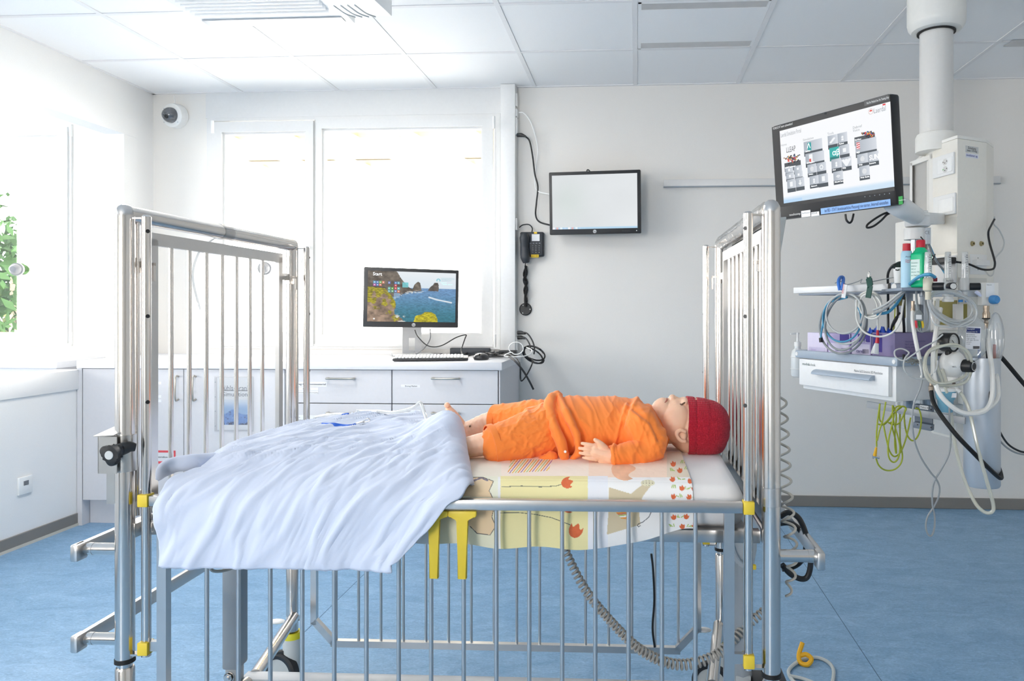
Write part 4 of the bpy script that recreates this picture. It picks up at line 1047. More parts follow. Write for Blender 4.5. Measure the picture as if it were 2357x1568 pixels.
# steel holder clamped to the near foot post
hx0, hx1 = bl(225, 1040, w=-0.42).x, -0.668
hold = bed_empty('clamp_holder', 'steel holder box with black knob clamped to the near foot-end post', 'holder')
PLATE = mat('holder_steel', '#c6c4c0', 0.3, 1.0, vary=0.06, bscale=20)
b = MB()
b.span((hx0, -0.42, 0.862), (hx1 + 0.002, -0.418, 0.938)); b.span((hx0, -0.42, 0.862), (hx0 + 0.002, -0.36, 0.938)); b.span((hx0, -0.362, 0.80), (hx1, -0.36, 0.938))
b.prism([(hx0 - 0.006, -0.425, 0.938), (hx1, -0.425, 0.941), (hx1, -0.36, 0.951), (hx0 - 0.006, -0.36, 0.948)], (0, 0, 0.002)); b.build('box', PLATE, hold)
b = MB(); b.span((hx0 + 0.004, -0.40, 0.795), (hx1 - 0.006, -0.398, 0.864)); b.span((hx1 - 0.014, -0.40, 0.80), (hx1 - 0.006, -0.365, 0.864)); b.build('pocket', PLATE, hold)
b = MB(); b.span((hx0 - 0.006, -0.40, 0.878), (hx0 - 0.002, -0.37, 0.922), bev=0.001, seg=1); b.build('side_slot', GREYP, hold)
b = MB(); b.lathe([(0.0187, 0.862), (0.0215, 0.862), (0.0215, 0.938), (0.0187, 0.938)], (-HL, -HW, 0), seg=28); b.build('clamp_ring', PLATE, hold)
kc = bl(264, 1043, w=-0.436)
b = MB(); pl = []
for k in range(30):
    a = 2 * PI * k / 30; r_ = 0.0205 + 0.0045 * math.cos(3 * (a - 0.6)); pl.append(kc + Vector((r_ * math.cos(a), 0, r_ * math.sin(a))))
b.prism(pl, (0, -0.014, 0), bev=0.003); b.tube([kc + Vector((0.004, 0.0, 0.004)), kc + Vector((0.02, 0.012, 0.01)), kc + Vector((0.03, 0.02, 0.008))], [0.014, 0.012, 0.008], 14); kn = b.build('knob', BLK, hold)
b = MB(); b.lathe([(0, 0.0008), (0.0085, 0.0008), (0.009, 0)], kc + Vector((-0.002, -0.0142, -0.002)), (0, -1, 0), 20); b.build('knob_cap', mat('cap_grey', '#c9cac8', 0.4), kn)

def tw(p): return BM @ Vector(p)
# coiled hand-control cord under the bed and the one on the head post
CORDG = mat('cord_grey', '#a9a49c', 0.5)
b = coil([P(1298, 1255, 1.72), P(1312, 1290, 1.72), P(1350, 1362, 1.72), P(1410, 1435, 1.74), P(1480, 1500, 1.76), P(1560, 1530, 1.78), P(1640, 1513, 1.80), P(1690, 1470, 1.82), P(1722, 1438, 1.84), P(1760, 1405, 1.86)], 0.0088, 0.0030, 62, seg=7, per=12, cone=[0.8, 1, 1, 1.15, 1.25, 1.2, 1])
tag(b.build('coiled_cord', CORDG), 'grey coiled cord sagging under the cot behind the front bars', 'cord')
b = coil([P(1800, 905, 1.57), P(1803, 980, 1.57), P(1807, 1100, 1.56), P(1815, 1200, 1.55), P(1823, 1270, 1.55), P(1822, 1320, 1.55), P(1812, 1372, 1.55)], 0.0128, 0.0028, 13, seg=7, per=14, cone=[0.6, 0.8, 0.95, 1, 1, 0.8, 0.5])
tag(b.build('coiled_cord', mat('cord_beige', '#bdb8ae', 0.5)), 'pale coiled cord stretched down beside the near head-end post', 'cord')
b = MB(); b.tube([P(1499, 1275, 2.2), P(1503, 1310, 2.2), P(1506, 1380, 2.2), P(1502, 1445, 2.2), P(1507, 1490, 2.2)], 0.0035, 7); tag(b.build('wire', BLK), 'thin black wire hanging under the cot near the far side', 'cord')
b = MB(); b.tube([P(482, 1300, 1.75), P(490, 1314, 1.76), P(515, 1314, 1.8), P(545, 1304, 1.84)], 0.004, 7); tag(b.build('cable', mat('cord_beige', '#bdb8ae')), 'short beige cable under the blue cover at the foot end', 'cord')
for k, pts in enumerate(([(1795, 1190), (1815, 1180), (1840, 1195), (1858, 1240), (1866, 1290), (1860, 1325), (1845, 1333), (1820, 1322), (1800, 1300)], [(1793, 1205), (1820, 1205), (1845, 1225), (1855, 1260), (1845, 1290), (1825, 1305), (1800, 1310)])):
    b = MB(); b.tube([P(u, v, 1.60 + 0.04 * k) for u, v in pts], 0.0062, 10); tag(b.build('power_cable', BLK), ('outer loop of thick black cable hung at the head end of the cot', 'inner loop of thick black cable hung at the head end of the cot')[k], 'cable')
# battery box near the floor, and the cable on the floor
bx = bed_empty('control_box', 'black control box with white labels low under the head end', 'control box')
b = MB(); b.span((0.69, -0.10, 0.222), (0.775, 0.02, 0.285), bev=0.004); b.build('case', BLK, bx)
b = MB(); b.span((0.70, -0.1006, 0.262), (0.735, -0.0999, 0.270)); b.build('label', PAPER, bx)
b = MB(); b.span((0.74, -0.1006, 0.272), (0.765, -0.0999, 0.280)); b.build('label', PAPER, bx)
b = MB(); b.tube([on(1815, 1556, Z=0.008), on(1845, 1562, Z=0.006), on(1905, 1580, Z=0.006), on(1919, 1552, Z=0.006), on(1910, 1528, Z=0.006), on(1880, 1514, Z=0.006), on(1845, 1520, Z=0.008), on(1822, 1535, Z=0.006), on(1815, 1550, Z=0.006), on(1830, 1572, Z=0.006), on(1870, 1600, Z=0.006)], 0.006, 8)
fc = b.build('floor_cable', mat('cable_pale', '#c3c8c6', 0.5)); tag(fc, 'pale cable looped on the blue floor at the head end, with a yellow tie', 'cable')
y0 = on(1842, 1523, Z=0.008)
b = MB(); b.tube([y0 + Vector((0.012, 0.02, 0.055)), y0 + Vector((-0.005, 0.0, 0.02)), y0 + Vector((0.0, -0.01, 0.0)), y0 + Vector((0.02, -0.02, 0.0)), y0 + Vector((0.035, -0.01, 0.014)), y0 + Vector((0.02, 0.0, 0.024)), y0 + Vector((0.0, 0.0, 0.02))], 0.008, 8); b.build('tie', mat('tie_yellow', '#f0b424', 0.5), fc)

# ------------------------------------------------------------------ mattress and printed sheet
def shell(name, m_, x0, x1, w0, w1, z0, z1, r, label=None, cat=None, crown=0.006, nx=90):
    """rounded cushion in bed axes"""
    prof = []
    for (cw, cz, a0) in ((w1 - r, z0 + r, -PI / 2), (w1 - r, z1 - r, 0), (w0 + r, z1 - r, PI / 2), (w0 + r, z0 + r, PI)):
        for k in range(7):
            a = a0 + PI / 2 * k / 6; prof.append((cw + r * math.cos(a), cz + r * math.sin(a)))
        if a0 == 0:
            for k in range(1, 12): prof.append((w1 - r + (w0 - w1 + 2 * r) * k / 12, z1))
    prof = np.array(prof); V = []
    cw, cz = (w0 + w1) / 2, (z0 + z1) / 2
    for x in np.linspace(0, 1, nx):
        xx = x0 + (x1 - x0) * x; e = min(xx - x0, x1 - xx); k = 1 if e >= r else math.sqrt(max(1 - ((r - e) / r) ** 2, 0))
        q = prof.copy(); ins = r * (1 - k)
        q[:, 0] = cw + (q[:, 0] - cw) * ((w1 - w0) / 2 - ins) / ((w1 - w0) / 2); q[:, 1] = cz + (q[:, 1] - cz) * ((z1 - z0) / 2 - ins) / ((z1 - z0) / 2)
        q[:, 1] += crown * np.exp(-((q[:, 0] - cw) / 0.25) ** 2) * (q[:, 1] > cz)
        V.append([tuple(tw((xx, a, b_))) for a, b_ in q])
    o = grid_obj(name, np.array(V), m_, wrap=True)
    return tag(o, label, cat) if label else o
SHEETW = mat('white_sheet', '#f3efec', 0.8, bump=0.15, bscale=900)
mt_ = shell('mattress', SHEETW, -0.632, 0.632, -0.350, 0.350, 0.742, 0.829, 0.036, 'white covered cot mattress, bare at its right end', 'mattress')
def projA(V):
    """photo position of points (for where a print sits on its cloth)"""
    Q = V - np.array([0, 0, EYE]); x = Q[..., 0] * _c + Q[..., 1] * _s; y = -Q[..., 0] * _s + Q[..., 1] * _c
    return CX + FPX * x / y, CY - FPX * Q[..., 2] / y
def printed(U, V):
    A = np.array; n1 = fbm(U * 0.06, V * 0.06, 2); n2 = fbm(U * 0.35, V * 0.35, 3)
    c = np.ones(U.shape + (3,)) * A([0.972, 0.962, 0.950])
    def put(m_, col, a=1.0):
        nonlocal c
        m_ = (np.asarray(m_, float) * a)[..., None]; c = c * (1 - m_) + A(col) * m_
    rect = lambda a, b_, d, e: (U > a) & (U < b_) & (V > d) & (V < e)
    put(rect(1060, 1154, 1040, 1098), (0.96, 0.93, 0.86)); put(rect(1154, 1355, 1040, 1096), (0.985, 0.925, 0.86))
    put(rect(1355, 1535, 1040, 1099), (0.985, 0.885, 0.80)); put(rect(1535, 1588, 1040, 1099), (0.92, 0.865, 0.78))
    put(rect(1152, 1353, 1096, 1400), (0.958, 0.91, 0.68)); put(rect(1353, 1399, 1096, 1400), (0.945, 0.945, 0.96))
    put(rect(1020, 1146, 1096, 1142), (0.955, 0.945, 0.86)); put(rect(1000, 1146, 1142, 1400), (0.95, 0.93, 0.82))
    # stripes
    st_ = inpoly(U, V, [(1176, 1058), (1272, 1058), (1262, 1084), (1168, 1090)])
    k = np.floor((U + 0.8 * V) / 3.1).astype(int) % 8
    pal = A([[0.99, 0.95, 0.9], [0.93, 0.62, 0.28], [0.99, 0.95, 0.9], [0.72, 0.55, 0.66], [0.99, 0.95, 0.9], [0.95, 0.76, 0.35], [0.99, 0.95, 0.9], [0.76, 0.82, 0.56]])
    c = np.where(st_[..., None], pal[k], c)
    # peach shapes with a loose outline (plain leaf shapes)
    for pg_ in ([(1062, 1142), (1066, 1110), (1084, 1099), (1112, 1099), (1136, 1108), (1126, 1130), (1134, 1146)], [(1056, 1200), (1070, 1172), (1138, 1168), (1132, 1190), (1141, 1212), (1128, 1232), (1098, 1228), (1082, 1212)]):
        put(inpoly(U, V, pg_), (0.945, 0.835, 0.68)); put(dline(U, V, pg_) < 0.8, (0.25, 0.23, 0.25), 0.75)
    put(dline(U, V, [(1090, 1107), (1108, 1100), (1122, 1106)]) < 2.2 * (0.5 + n2), (0.45, 0.43, 0.52), 0.8)
    put(inpoly(U, V, [(1030, 1060), (1052, 1062), (1056, 1100), (1034, 1098)]), (0.95, 0.9, 0.84))
    # tulips
    def tulip(x, y, r, a=0.0, col=(0.93, 0.47, 0.30)):
        dx, dy = (U - x), (V - y); X_ = dx * math.cos(a) + dy * math.sin(a); Y_ = -dx * math.sin(a) + dy * math.cos(a)
        m_ = (np.hypot(X_, Y_ * 0.8) < r) & (Y_ > -r * (0.55 + 0.35 * np.cos(X_ / r * 5.5)))
        sh = (0.96 + 0.16 * (n1 - 0.4))[..., None]
        c[m_] = (A(col) * sh)[m_] if True else 0
    for pts in ([(1155, 1121), (1200, 1119), (1245, 1121), (1280, 1119), (1296, 1114)], [(1152, 1181), (1190, 1180), (1230, 1184), (1270, 1192), (1314, 1209)], [(1225, 1170), (1290, 1169)]):
        put(dline(U, V, pts) < 0.85, (0.35, 0.36, 0.34), 0.8)
    tulip(1308, 1111, 13, 1.3); tulip(1326, 1219, 16, 0.4); tulip(1310, 1170, 11, 1.5); tulip(1440, 1080, 26, 1.5, (0.97, 0.76, 0.62))
    # watering can
    CANC = (0.845, 0.785, 0.66)
    put(inpoly(U, V, [(1402, 1122), (1452, 1137), (1480, 1115), (1500, 1116), (1480, 1142), (1470, 1170), (1474, 1208), (1397, 1231), (1401, 1170)]), CANC)
    put((((U - 1491) / 16) ** 2 + ((V - 1112) / 7.5) ** 2) < 1, (0.90, 0.87, 0.75))
    put((((U - 1491) / 15) ** 2 + ((V - 1112) / 6.5) ** 2 < 1) & (np.hypot(((U * 1.0) % 7) - 3.5, ((V * 1.0) % 5) - 2.5) < 1.0), (0.45, 0.42, 0.35))
    s2 = inpoly(U, V, [(1418, 1180), (1424, 1170), (1444, 1166), (1446, 1196), (1430, 1194)])
    k = np.floor((V + 0.1 * U) / 3.2).astype(int) % 4; pal2 = A([[0.98, 0.97, 0.95], [0.93, 0.62, 0.25], [0.82, 0.5, 0.42], [0.72, 0.80, 0.5]]); c = np.where(s2[..., None], pal2[k], c)
    put(dline(U, V, [(1501, 1160), (1500, 1176), (1494, 1190), (1480, 1202), (1470, 1206), (1467, 1210), (1470, 1213), (1474, 1210)]) < 0.9, (0.25, 0.25, 0.27), 0.8)
    # strip of small tulips and leaves
    r_ = np.random.default_rng(8)
    for k in range(34):
        x_ = 1551 + 17 * (k % 4) + r_.uniform(-5, 5); y_ = 1062 + 21 * (k // 4) + r_.uniform(-5, 5)
        if k % 2 == (k // 4) % 2: tulip(x_, y_, 6.2, r_.uniform(-0.6, 0.6))
        else:
            for q_ in range(3):
                a_ = r_.uniform(0, 3); put(dline(U, V, [(x_ + 4 * q_ - 4, y_), (x_ + 4 * q_ - 4 + 6 * math.cos(a_), y_ - 6 * math.sin(a_))]) < 1.1, (0.68, 0.78, 0.42), 0.9)
    return np.clip(c, 0, 1)
xs_ = np.linspace(-0.16, 0.517, 740)
NTOP, NRND, NDR = 280, 40, 90
ws_ = list(np.linspace(0.335, -0.04, 51)) + list(np.linspace(-0.04, -0.312, NTOP - 49))[1:]
arc = [(w_, 0.8335 + 0.006 * math.exp(-(w_ / 0.25) ** 2)) for w_ in ws_]
for k in range(1, NRND + 1):
    a = PI / 2 * k / NRND; arc.append((-0.312 - 0.0455 * math.sin(a), 0.788 + 0.0455 * math.cos(a)))
for k in range(1, NDR + 1): arc.append((-0.3575, 0.788))
Vt = np.zeros((len(arc), len(xs_), 3)); KD = NTOP + NRND
for j, x in enumerate(xs_):
    drop = 0.788 - (0.703 + 0.042 * ss(0.32, 0.51, x) + 0.008 * ss(0.12, -0.05, x) + 0.003 * math.sin(x * 40))
    for i, (w, z) in enumerate(arc):
        if i > KD: t = (i - KD) / NDR; z = 0.788 - t * drop; w = w - 0.005 * math.sin(t * PI) * (1 + 0.6 * math.sin(x * 23)) - 0.002 * t
        Vt[i, j] = (x, w, z)
wr = (fbm(Vt[..., 0] * 14, Vt[..., 1] * 10 + Vt[..., 2] * 10, 12) - 0.45) * 0.004
Vt[..., 2] += np.where(np.arange(len(arc))[:, None] < NTOP + 8, np.abs(wr), 0); Vt[..., 1] -= np.where(np.arange(len(arc))[:, None] >= NTOP + 8, np.abs(wr), 0)
R4 = np.array(BM); Vw = Vt @ R4[:3, :3].T + R4[:3, 3]
U_, V_ = projA(Vw)
sh_ = grid_obj('printed_sheet', Vw, mat_attr('printed_cotton', rough=0.85, bump=0.12, bscale=700, spec=0.2), colors=linA(printed(U_, V_)))
tag(sh_, 'printed cotton sheet with tulips and a watering can, spread over the mattress', 'sheet')

# ------------------------------------------------------------------ the pale blue cover
ctrl = np.array([(0.375, 0.775), (0.372, 0.83), (0.34, 0.866), (0.26, 0.879), (0.1, 0.885), (-0.1, 0.886), (-0.24, 0.878), (-0.32, 0.862), (-0.372, 0.842), (-0.408, 0.816), (-0.424, 0.785), (-0.430, 0.74), (-0.434, 0.70), (-0.432, 0.678)])
cp = catmull([(0, a, b_) for a, b_ in ctrl], 24); cp = np.array([(q_[1], q_[2]) for q_ in cp])
L = np.concatenate([[0], np.cumsum(np.hypot(*np.diff(cp, axis=0).T))]); NT, NS = 200, 300
tt = np.linspace(0, L[-1], NT); cw = np.interp(tt, L, cp[:, 0]); cz = np.interp(tt, L, cp[:, 1])
def edge(ctl):
    """x along the arc from pixel corners met with the cover's own surface"""
    ks = []; xs = []
    for u, v, w in ctl:
        i = int(np.argmin(np.abs(cw - w) + (np.abs(cz - bl(u, v, w=w).z) if w < -0.38 else 0))); ks.append(tt[i]); xs.append(bl(u, v, w=w).x)
    o = np.argsort(ks); ks = np.array(ks)[o]; xs = np.array(xs)[o]
    ex = catmull([(a * 1.0, b_, 0) for a, b_ in zip(ks, xs)], 12)
    return np.interp(tt, [e.x for e in ex], [e.y for e in ex])
xRt = edge([(975, 955, 0.37), (985, 955, 0.3), (1012, 955, 0.15), (1040, 962, 0.04), (1062, 970, -0.06), (1073, 1010, -0.18), (1082, 1060, -0.29), (1083, 1098, -0.35), (1066, 1130, -0.405), (1030, 1168, -0.424), (985, 1222, -0.432), (935, 1275, -0.433), (905, 1297, -0.432)])
xLt = np.interp(tt, [0, 0.1, 0.5 * L[-1], 0.62 * L[-1], 0.70 * L[-1], 0.755 * L[-1], 0.82 * L[-1], 0.88 * L[-1], 0.95 * L[-1], L[-1]], [-0.60, -0.615, -0.615, -0.605, -0.575, -0.545, -0.578, -0.582, -0.568, -0.562])
S = np.linspace(0, 1, NS)[None, :]; S = S + 0 * tt[:, None]
Xc = xLt[:, None] * (1 - S) + xRt[:, None] * S; Wc = cw[:, None] + 0 * S; Zc_ = cz[:, None] + 0 * S
T = tt[:, None] + 0 * S
top = ss(-0.37, -0.25, Wc); drape = 1 - ss(0.70 * L[-1], 0.80 * L[-1], T) ; drape = 1 - drape
eL = np.clip((Xc - xLt[:, None]) / 0.06, 0, 1); eR = np.clip((xRt[:, None] - Xc) / 0.05, 0, 1)
Zc_ -= 0.040 * (1 - np.sqrt(1 - (1 - eL) ** 2)) * ss(-0.36, -0.2, Wc) + 0.048 * (1 - np.sqrt(1 - (1 - eR) ** 2)) * ss(-0.40, -0.30, Wc)
Zc_ -= 0.020 * ss(-0.38, -0.62, Xc) * ss(-0.38, -0.28, Wc)
Zc_ += 0.055 * np.exp(-((Xc + 0.055) / 0.075) ** 2 - ((Wc + 0.075) / 0.10) ** 2) + 0.012 * np.exp(-((Xc + 0.25) / 0.2) ** 2 - ((Wc - 0.18) / 0.15) ** 2)
# folds: slanting on the hanging part, loose creases on top
qf = Xc + 0.55 * (T - 0.7 * L[-1])
wob = 0.05 * (fbm(Xc * 7, T * 6, 15, 2) - 0.4)
f1 = fbm((qf + wob) * 10, T * 3.2, 21, 2); f2 = fbm((qf + wob) * 19, T * 6.5, 31, 3); f3 = fbm(Xc * 11 + Wc * 5, Wc * 13 - Xc * 5, 41, 4); f4 = fbm(Xc * 22 - Wc * 17, Wc * 9, 51, 3)
rid = lambda f: 1 - np.abs(2 * f / 0.875 - 1)
f5 = fbm((qf + wob) * 34, T * 9, 37, 3)
dn = drape * (0.032 * (f1 - 0.40) + 0.008 * (rid(f2) ** 3 - 0.3) + 0.002 * (rid(f5) ** 3 - 0.3)) + (1 - drape) * (0.014 * (f3 - 0.44) + 0.008 * (rid(f4) ** 4 - 0.3))
near = np.exp(-((T - 0.70 * L[-1]) / 0.10) ** 2); dn = dn + near * 0.007 * (rid(fbm(Xc * 26 + 0.4 * T * 20, T * 9, 61, 3)) ** 3 - 0.3)
tg = np.gradient(np.stack([cw, cz], 1), axis=0); tg /= np.linalg.norm(tg, axis=1)[:, None]
nw, nz = (tg[:, 1])[:, None], (-tg[:, 0])[:, None]
dd_ = np.where(drape > 0.02, np.maximum(dn, -0.009), dn)
Wc2 = Wc + nw * dd_; Zc2 = Zc_ + nz * dd_
hemw = ss(0.985 * L[-1], L[-1], T); Zc2 += hemw * 0.007 * (fbm(Xc * 7, Xc * 0 + 2, 71, 2) - 0.3) * 2
Vd = np.stack([Xc, Wc2, Zc2], -1) @ R4[:3, :3].T + R4[:3, 3]
BLUE = mat('pale_blue_cotton', '#d0d8ea', 0.85, bump=0.10, bscale=900, sheen=0.15)
dv = grid_obj('bed_cover', Vd, BLUE); tag(dv, 'pale blue creased cover draped over the foot half of the cot and its front rail', 'blanket')
so_ = dv.modifiers.new('thick', 'SOLIDIFY'); so_.thickness = 0.007; so_.offset = -1
# seam line near the right end and the turned-back corner at the left end
def dsurf(s, t):
    i = int(np.clip(t, 0, 1) * (NT - 1)); j = int(np.clip(s, 0, 1) * (NS - 1)); return Vector(Vd[i, j])
b = MB(); b.tube([dsurf(0.72 + 0.27 * k / 14, 0.735 - 0.03 * math.sin(k / 14 * 2.5)) + Vector((0, -0.001, 0.001)) for k in range(15)], 0.0016, 5); b.build('seam', BLUE, dv)
b = MB(); pts = catmull([P(360, 1104, 1.60), P(376, 1084, 1.61), P(402, 1070, 1.62), P(432, 1066, 1.63), P(462, 1062, 1.66), P(490, 1052, 1.72)], 9)

b.tube(pts, [0.004, 0.013, 0.018, 0.019, 0.019, 0.017, 0.012], 30, smooth=False)
for v_ in b.bm.verts:
    c_ = v_.co; v_.co = c_ + Vector((0, 0, 1)) * 0.0022 * math.sin(c_.x * 60 + c_.z * 110) + Vector((0, 1, 0)) * 0.002 * math.sin(c_.z * 120 + c_.x * 40)
b.build('turned_corner', BLUE, dv, angle=80)
# things lying on the cover
def zcov(u, v):
    """point of the cover seen at a pixel"""
    Uu, Vv = projA(Vd); i = np.argmin((Uu - u) ** 2 + (Vv - v) ** 2 + np.where(T > 0.8 * L[-1], 1e6, 0)); return Vector(Vd.reshape(-1, 3)[i])
up = Vector((0, 0, 0.014))
o = thing('mask_strap', 'blue elastic strap with a metal clip lying on the pale blue cover', 'strap', zcov(785, 990))
FV = Vd.reshape(-1, 3)
ym = float(np.median([zcov(u_, 988).y for u_ in range(740, 821, 8)]))
def lie(u, v, dy=0.0):
    """a point resting on the cover's crests, on the line across the bed at ym"""
    q_ = on(u, v, Y=ym + dy); m_ = (np.abs(FV[:, 0] - q_.x) < 0.012) & (np.abs(FV[:, 1] - ym - dy) < 0.012); return Vector((q_.x, ym + dy, FV[m_, 2].max() + 0.003))
cpt = catmull([lie(u_, 988, dy_) for u_, dy_ in ((738, 0.03), (752, 0.012), (768, 0.0), (786, 0.004), (803, -0.006), (820, 0.012))], 6)
b = MB()
for a, c_ in zip(cpt[:-1], cpt[1:]): b.bar(a, c_ + (c_ - a) * 0.2, 0.012, 0.002, up=(0, -0.75, 0.66))
pts = [cpt[-1] - up * 0.7]
pts[-1] = cpt[-1] - up * 0.7
b.build('strap', mat('strap_blue', '#2f66cc', 0.6), o)
b = MB(); e_ = pts[-1] + up; b.bar(e_, e_ + Vector((0.020, 0.004, 0.004)), 0.010, 0.003, bev=0.001); b.tube([e_ + Vector((0.016, 0, 0.004)), e_ + Vector((0.03, 0.004, 0.012)), e_ + Vector((0.034, 0.004, 0.006)), e_ + Vector((0.018, 0.002, 0.002))], 0.0012, 6); b.build('clip', CHROME, o)
mk = thing('oxygen_mask', 'clear soft mask with a small blue tip lying behind the blue strap', 'mask', zcov(770, 972))
mc = zcov(775, 975)
b = MB(); b.ball(mc + Vector((0, 0, 0.012)), (0.075, 0.05, 0.020), 3); 
b.build('mask_shell', mat_glass('soft_clear', refl=0.15, mixt=0.35, body='#e4ecf6', rough=0.2), mk)
b = MB(); t0 = zcov(788, 962); b.tube([t0 + up * 0.5, t0 + up * 0.6 + Vector((0.018, 0, 0.001))], 0.005, 10); b.build('blue_tip', mat('strap_blue', '#2f66cc'), mk)
tb = thing('clear_tube', 'bent clear tube standing up from the cover beside the feet', 'tube', zcov(940, 968))
b = MB(); p0 = zcov(870, 958)
b.tube([p0 + up, P(905, 950, 2.02), P(940, 943, 2.0), P(958, 934, 1.98), P(966, 927, 1.97), P(971, 933, 1.965), P(976, 948, 1.95), P(982, 966, 1.94)], 0.0045, 10); b.build('hose', mat_glass('milky_tube', refl=0.2, mixt=0.55, body='#eef1ee', rough=0.1), tb)
b = MB(); cn = zcov(835, 962); b.tube([cn + up * 1.2 + Vector((-0.02, 0, 0)), cn + up * 1.2, p0 + up], [0.008, 0.007, 0.005], 12); b.build('connector', mat('connector_white', '#eef0ee', 0.4), tb)
# ================================================================== THE TRAINING DOLL
class Blob:
    """overlapping rounded volumes melted into one continuous skin by a voxel remesh"""
    def __init__(self): self.b = MB()
    def e(self, c, r, rot=None, sub=3): self.b.ball(c, r, sub, rot); return self
    def chain(self, pts, rad, step=0.3, flat=1.0, n=8):
        p = catmull(pts, n); L = [0]
        for a, c in zip(p[:-1], p[1:]): L.append(L[-1] + (c - a).length)
        rr = np.interp(np.linspace(0, 1, len(p)), np.linspace(0, 1, len(rad)), rad)
        last = -9
        for q, l, r in zip(p, L, rr):
            if l - last >= step * r or l == L[-1]:
                self.b.ball(q, (r, r, r * flat) if flat != 1 else r, 2); last = l
        return self
    def cone(self, p0, p1, r0, r1, seg=28, flat=None):
        self.b.cyl(p0, p1, r0, seg, r1); return self
    def make(self, name, voxel, smooth, m, parent, disp=None, factor=0.5):
        me = bpy.data.meshes.new('t'); self.b.bm.normal_update(); self.b.bm.to_mesh(me); self.b.bm.free()
        o = bpy.data.objects.new('t', me); COL.objects.link(o)
        r = o.modifiers.new('r', 'REMESH'); r.mode = 'VOXEL'; r.voxel_size = voxel
        if smooth:
            s = o.modifiers.new('s', 'SMOOTH'); s.factor = factor; s.iterations = smooth
        dg = bpy.context.evaluated_depsgraph_get()
        me2 = bpy.data.meshes.new_from_object(o.evaluated_get(dg))
        bpy.data.objects.remove(o); bpy.data.meshes.remove(me)
        if disp is not None:
            n = len(me2.vertices); co = np.zeros(n * 3, np.float32); no = np.zeros(n * 3, np.float32)
            me2.vertices.foreach_get('co', co); me2.vertices.foreach_get('normal', no)
            co = co.reshape(-1, 3).astype(float); no = no.reshape(-1, 3).astype(float)
            co = disp(co, no); me2.vertices.foreach_set('co', co.reshape(-1).astype(np.float32)); me2.update()
        me2.polygons.foreach_set('use_smooth', [True] * len(me2.polygons))
        me2.name = name; me2.materials.clear()
        return link(name, me2, m, parent)

SKIN = mat('doll_skin', '#f2c5a6', 0.5, sub=0.15, vary=0.03, bscale=20)
ORANGE = mat('orange_cotton', '#ff8c3a', 0.85, bump=0.2, bscale=900, sheen=0.2)
doll = thing('training_doll', 'patient doll in orange clothes and red knitted cap lying face up on the sheet', 'doll', on(1400, 1050, Z=0.83))
ZM = 0.836
B = Blob()
# torso core, neck
B.chain([P(1270, 982, 1.90), P(1380, 985, 1.90), P(1470, 985, 1.90)], [0.065, 0.068, 0.062])
B.chain([P(1470, 985, 1.90), P(1530, 990, 1.90), P(1568, 985, 1.90)], [0.045, 0.036, 0.040])
# head: skull, face, chin, cheeks, brow, nose, lips, ear
B.e(P(1598, 981, 1.90), (0.074, 0.070, 0.074)); B.e(P(1560, 967, 1.90), (0.060, 0.062, 0.058)); B.e(P(1560, 975, 1.865), (0.042, 0.03, 0.05))
B.e(P(1527, 951, 1.90), (0.034, 0.042, 0.040)); B.e(P(1516, 940, 1.90), (0.018, 0.022, 0.020)); B.e(P(1545, 975, 1.90), (0.05, 0.052, 0.045))
B.e(P(1551, 926, 1.90), (0.020, 0.014, 0.016)); B.e(P(1547.5, 916, 1.90), (0.0095, 0.009, 0.009)); B.e(P(1548, 919, 1.89), (0.007, 0.006, 0.006))
B.e(P(1538, 925.5, 1.90), (0.010, 0.015, 0.009)); B.e(P(1530, 931, 1.90), (0.009, 0.014, 0.008)); B.e(P(1574, 925, 1.90), (0.016, 0.040, 0.012))
B.chain([P(1576, 994, 1.824), P(1566, 991, 1.822), P(1558, 996, 1.822), P(1559, 1005, 1.823), P(1567, 1014, 1.825), P(1576, 1016, 1.827)], [0.0045, 0.0052, 0.0052, 0.005, 0.0055, 0.005])
B.e(P(1570, 1003, 1.836), (0.013, 0.008, 0.013))
# near arm, wrist, hand
ZA = 1.745
B.chain([P(1470, 975, 1.80), P(1492, 1030, 1.775), P(1440, 1048, 1.755), P(1404, 1051, ZA)], [0.026, 0.022, 0.021, 0.0205])
B.chain([P(1406, 1051, ZA), P(1392, 1047, ZA), P(1372, 1041, ZA)], [0.0205, 0.0185, 0.016]); 
B.chain([P(1384, 1032, ZA), P(1370, 1030, ZA)], [0.013, 0.011]); B.chain([P(1388, 1058, ZA), P(1372, 1053, ZA)], [0.013, 0.011])
B.chain([P(1374, 1029, ZA), P(1356, 1024, ZA - 0.005), P(1340, 1021, ZA - 0.001)], [0.0060, 0.0052, 0.0042])
B.chain([P(1372, 1038.5, ZA), P(1352, 1035, ZA - 0.006), P(1334, 1032, ZA - 0.001)], [0.0062, 0.0053, 0.0042])
B.chain([P(1372, 1048, ZA), P(1353, 1046, ZA - 0.006), P(1335, 1043, ZA - 0.001)], [0.0060, 0.0052, 0.0040])
B.chain([P(1374, 1057, ZA), P(1358, 1056.5, ZA - 0.005), P(1343, 1053.5, ZA)], [0.0056, 0.0048, 0.0037])
B.chain([P(1392, 1032, ZA - 0.004), P(1382, 1021, ZA - 0.010), P(1370, 1013, ZA - 0.010)], [0.0095, 0.0068, 0.0050])
# far arm lies behind the body
B.chain([P(1470, 975, 2.0), P(1480, 1000, 2.05), P(1420, 1010, 2.08), P(1380, 1006, 2.08)], [0.03, 0.026, 0.022, 0.018])
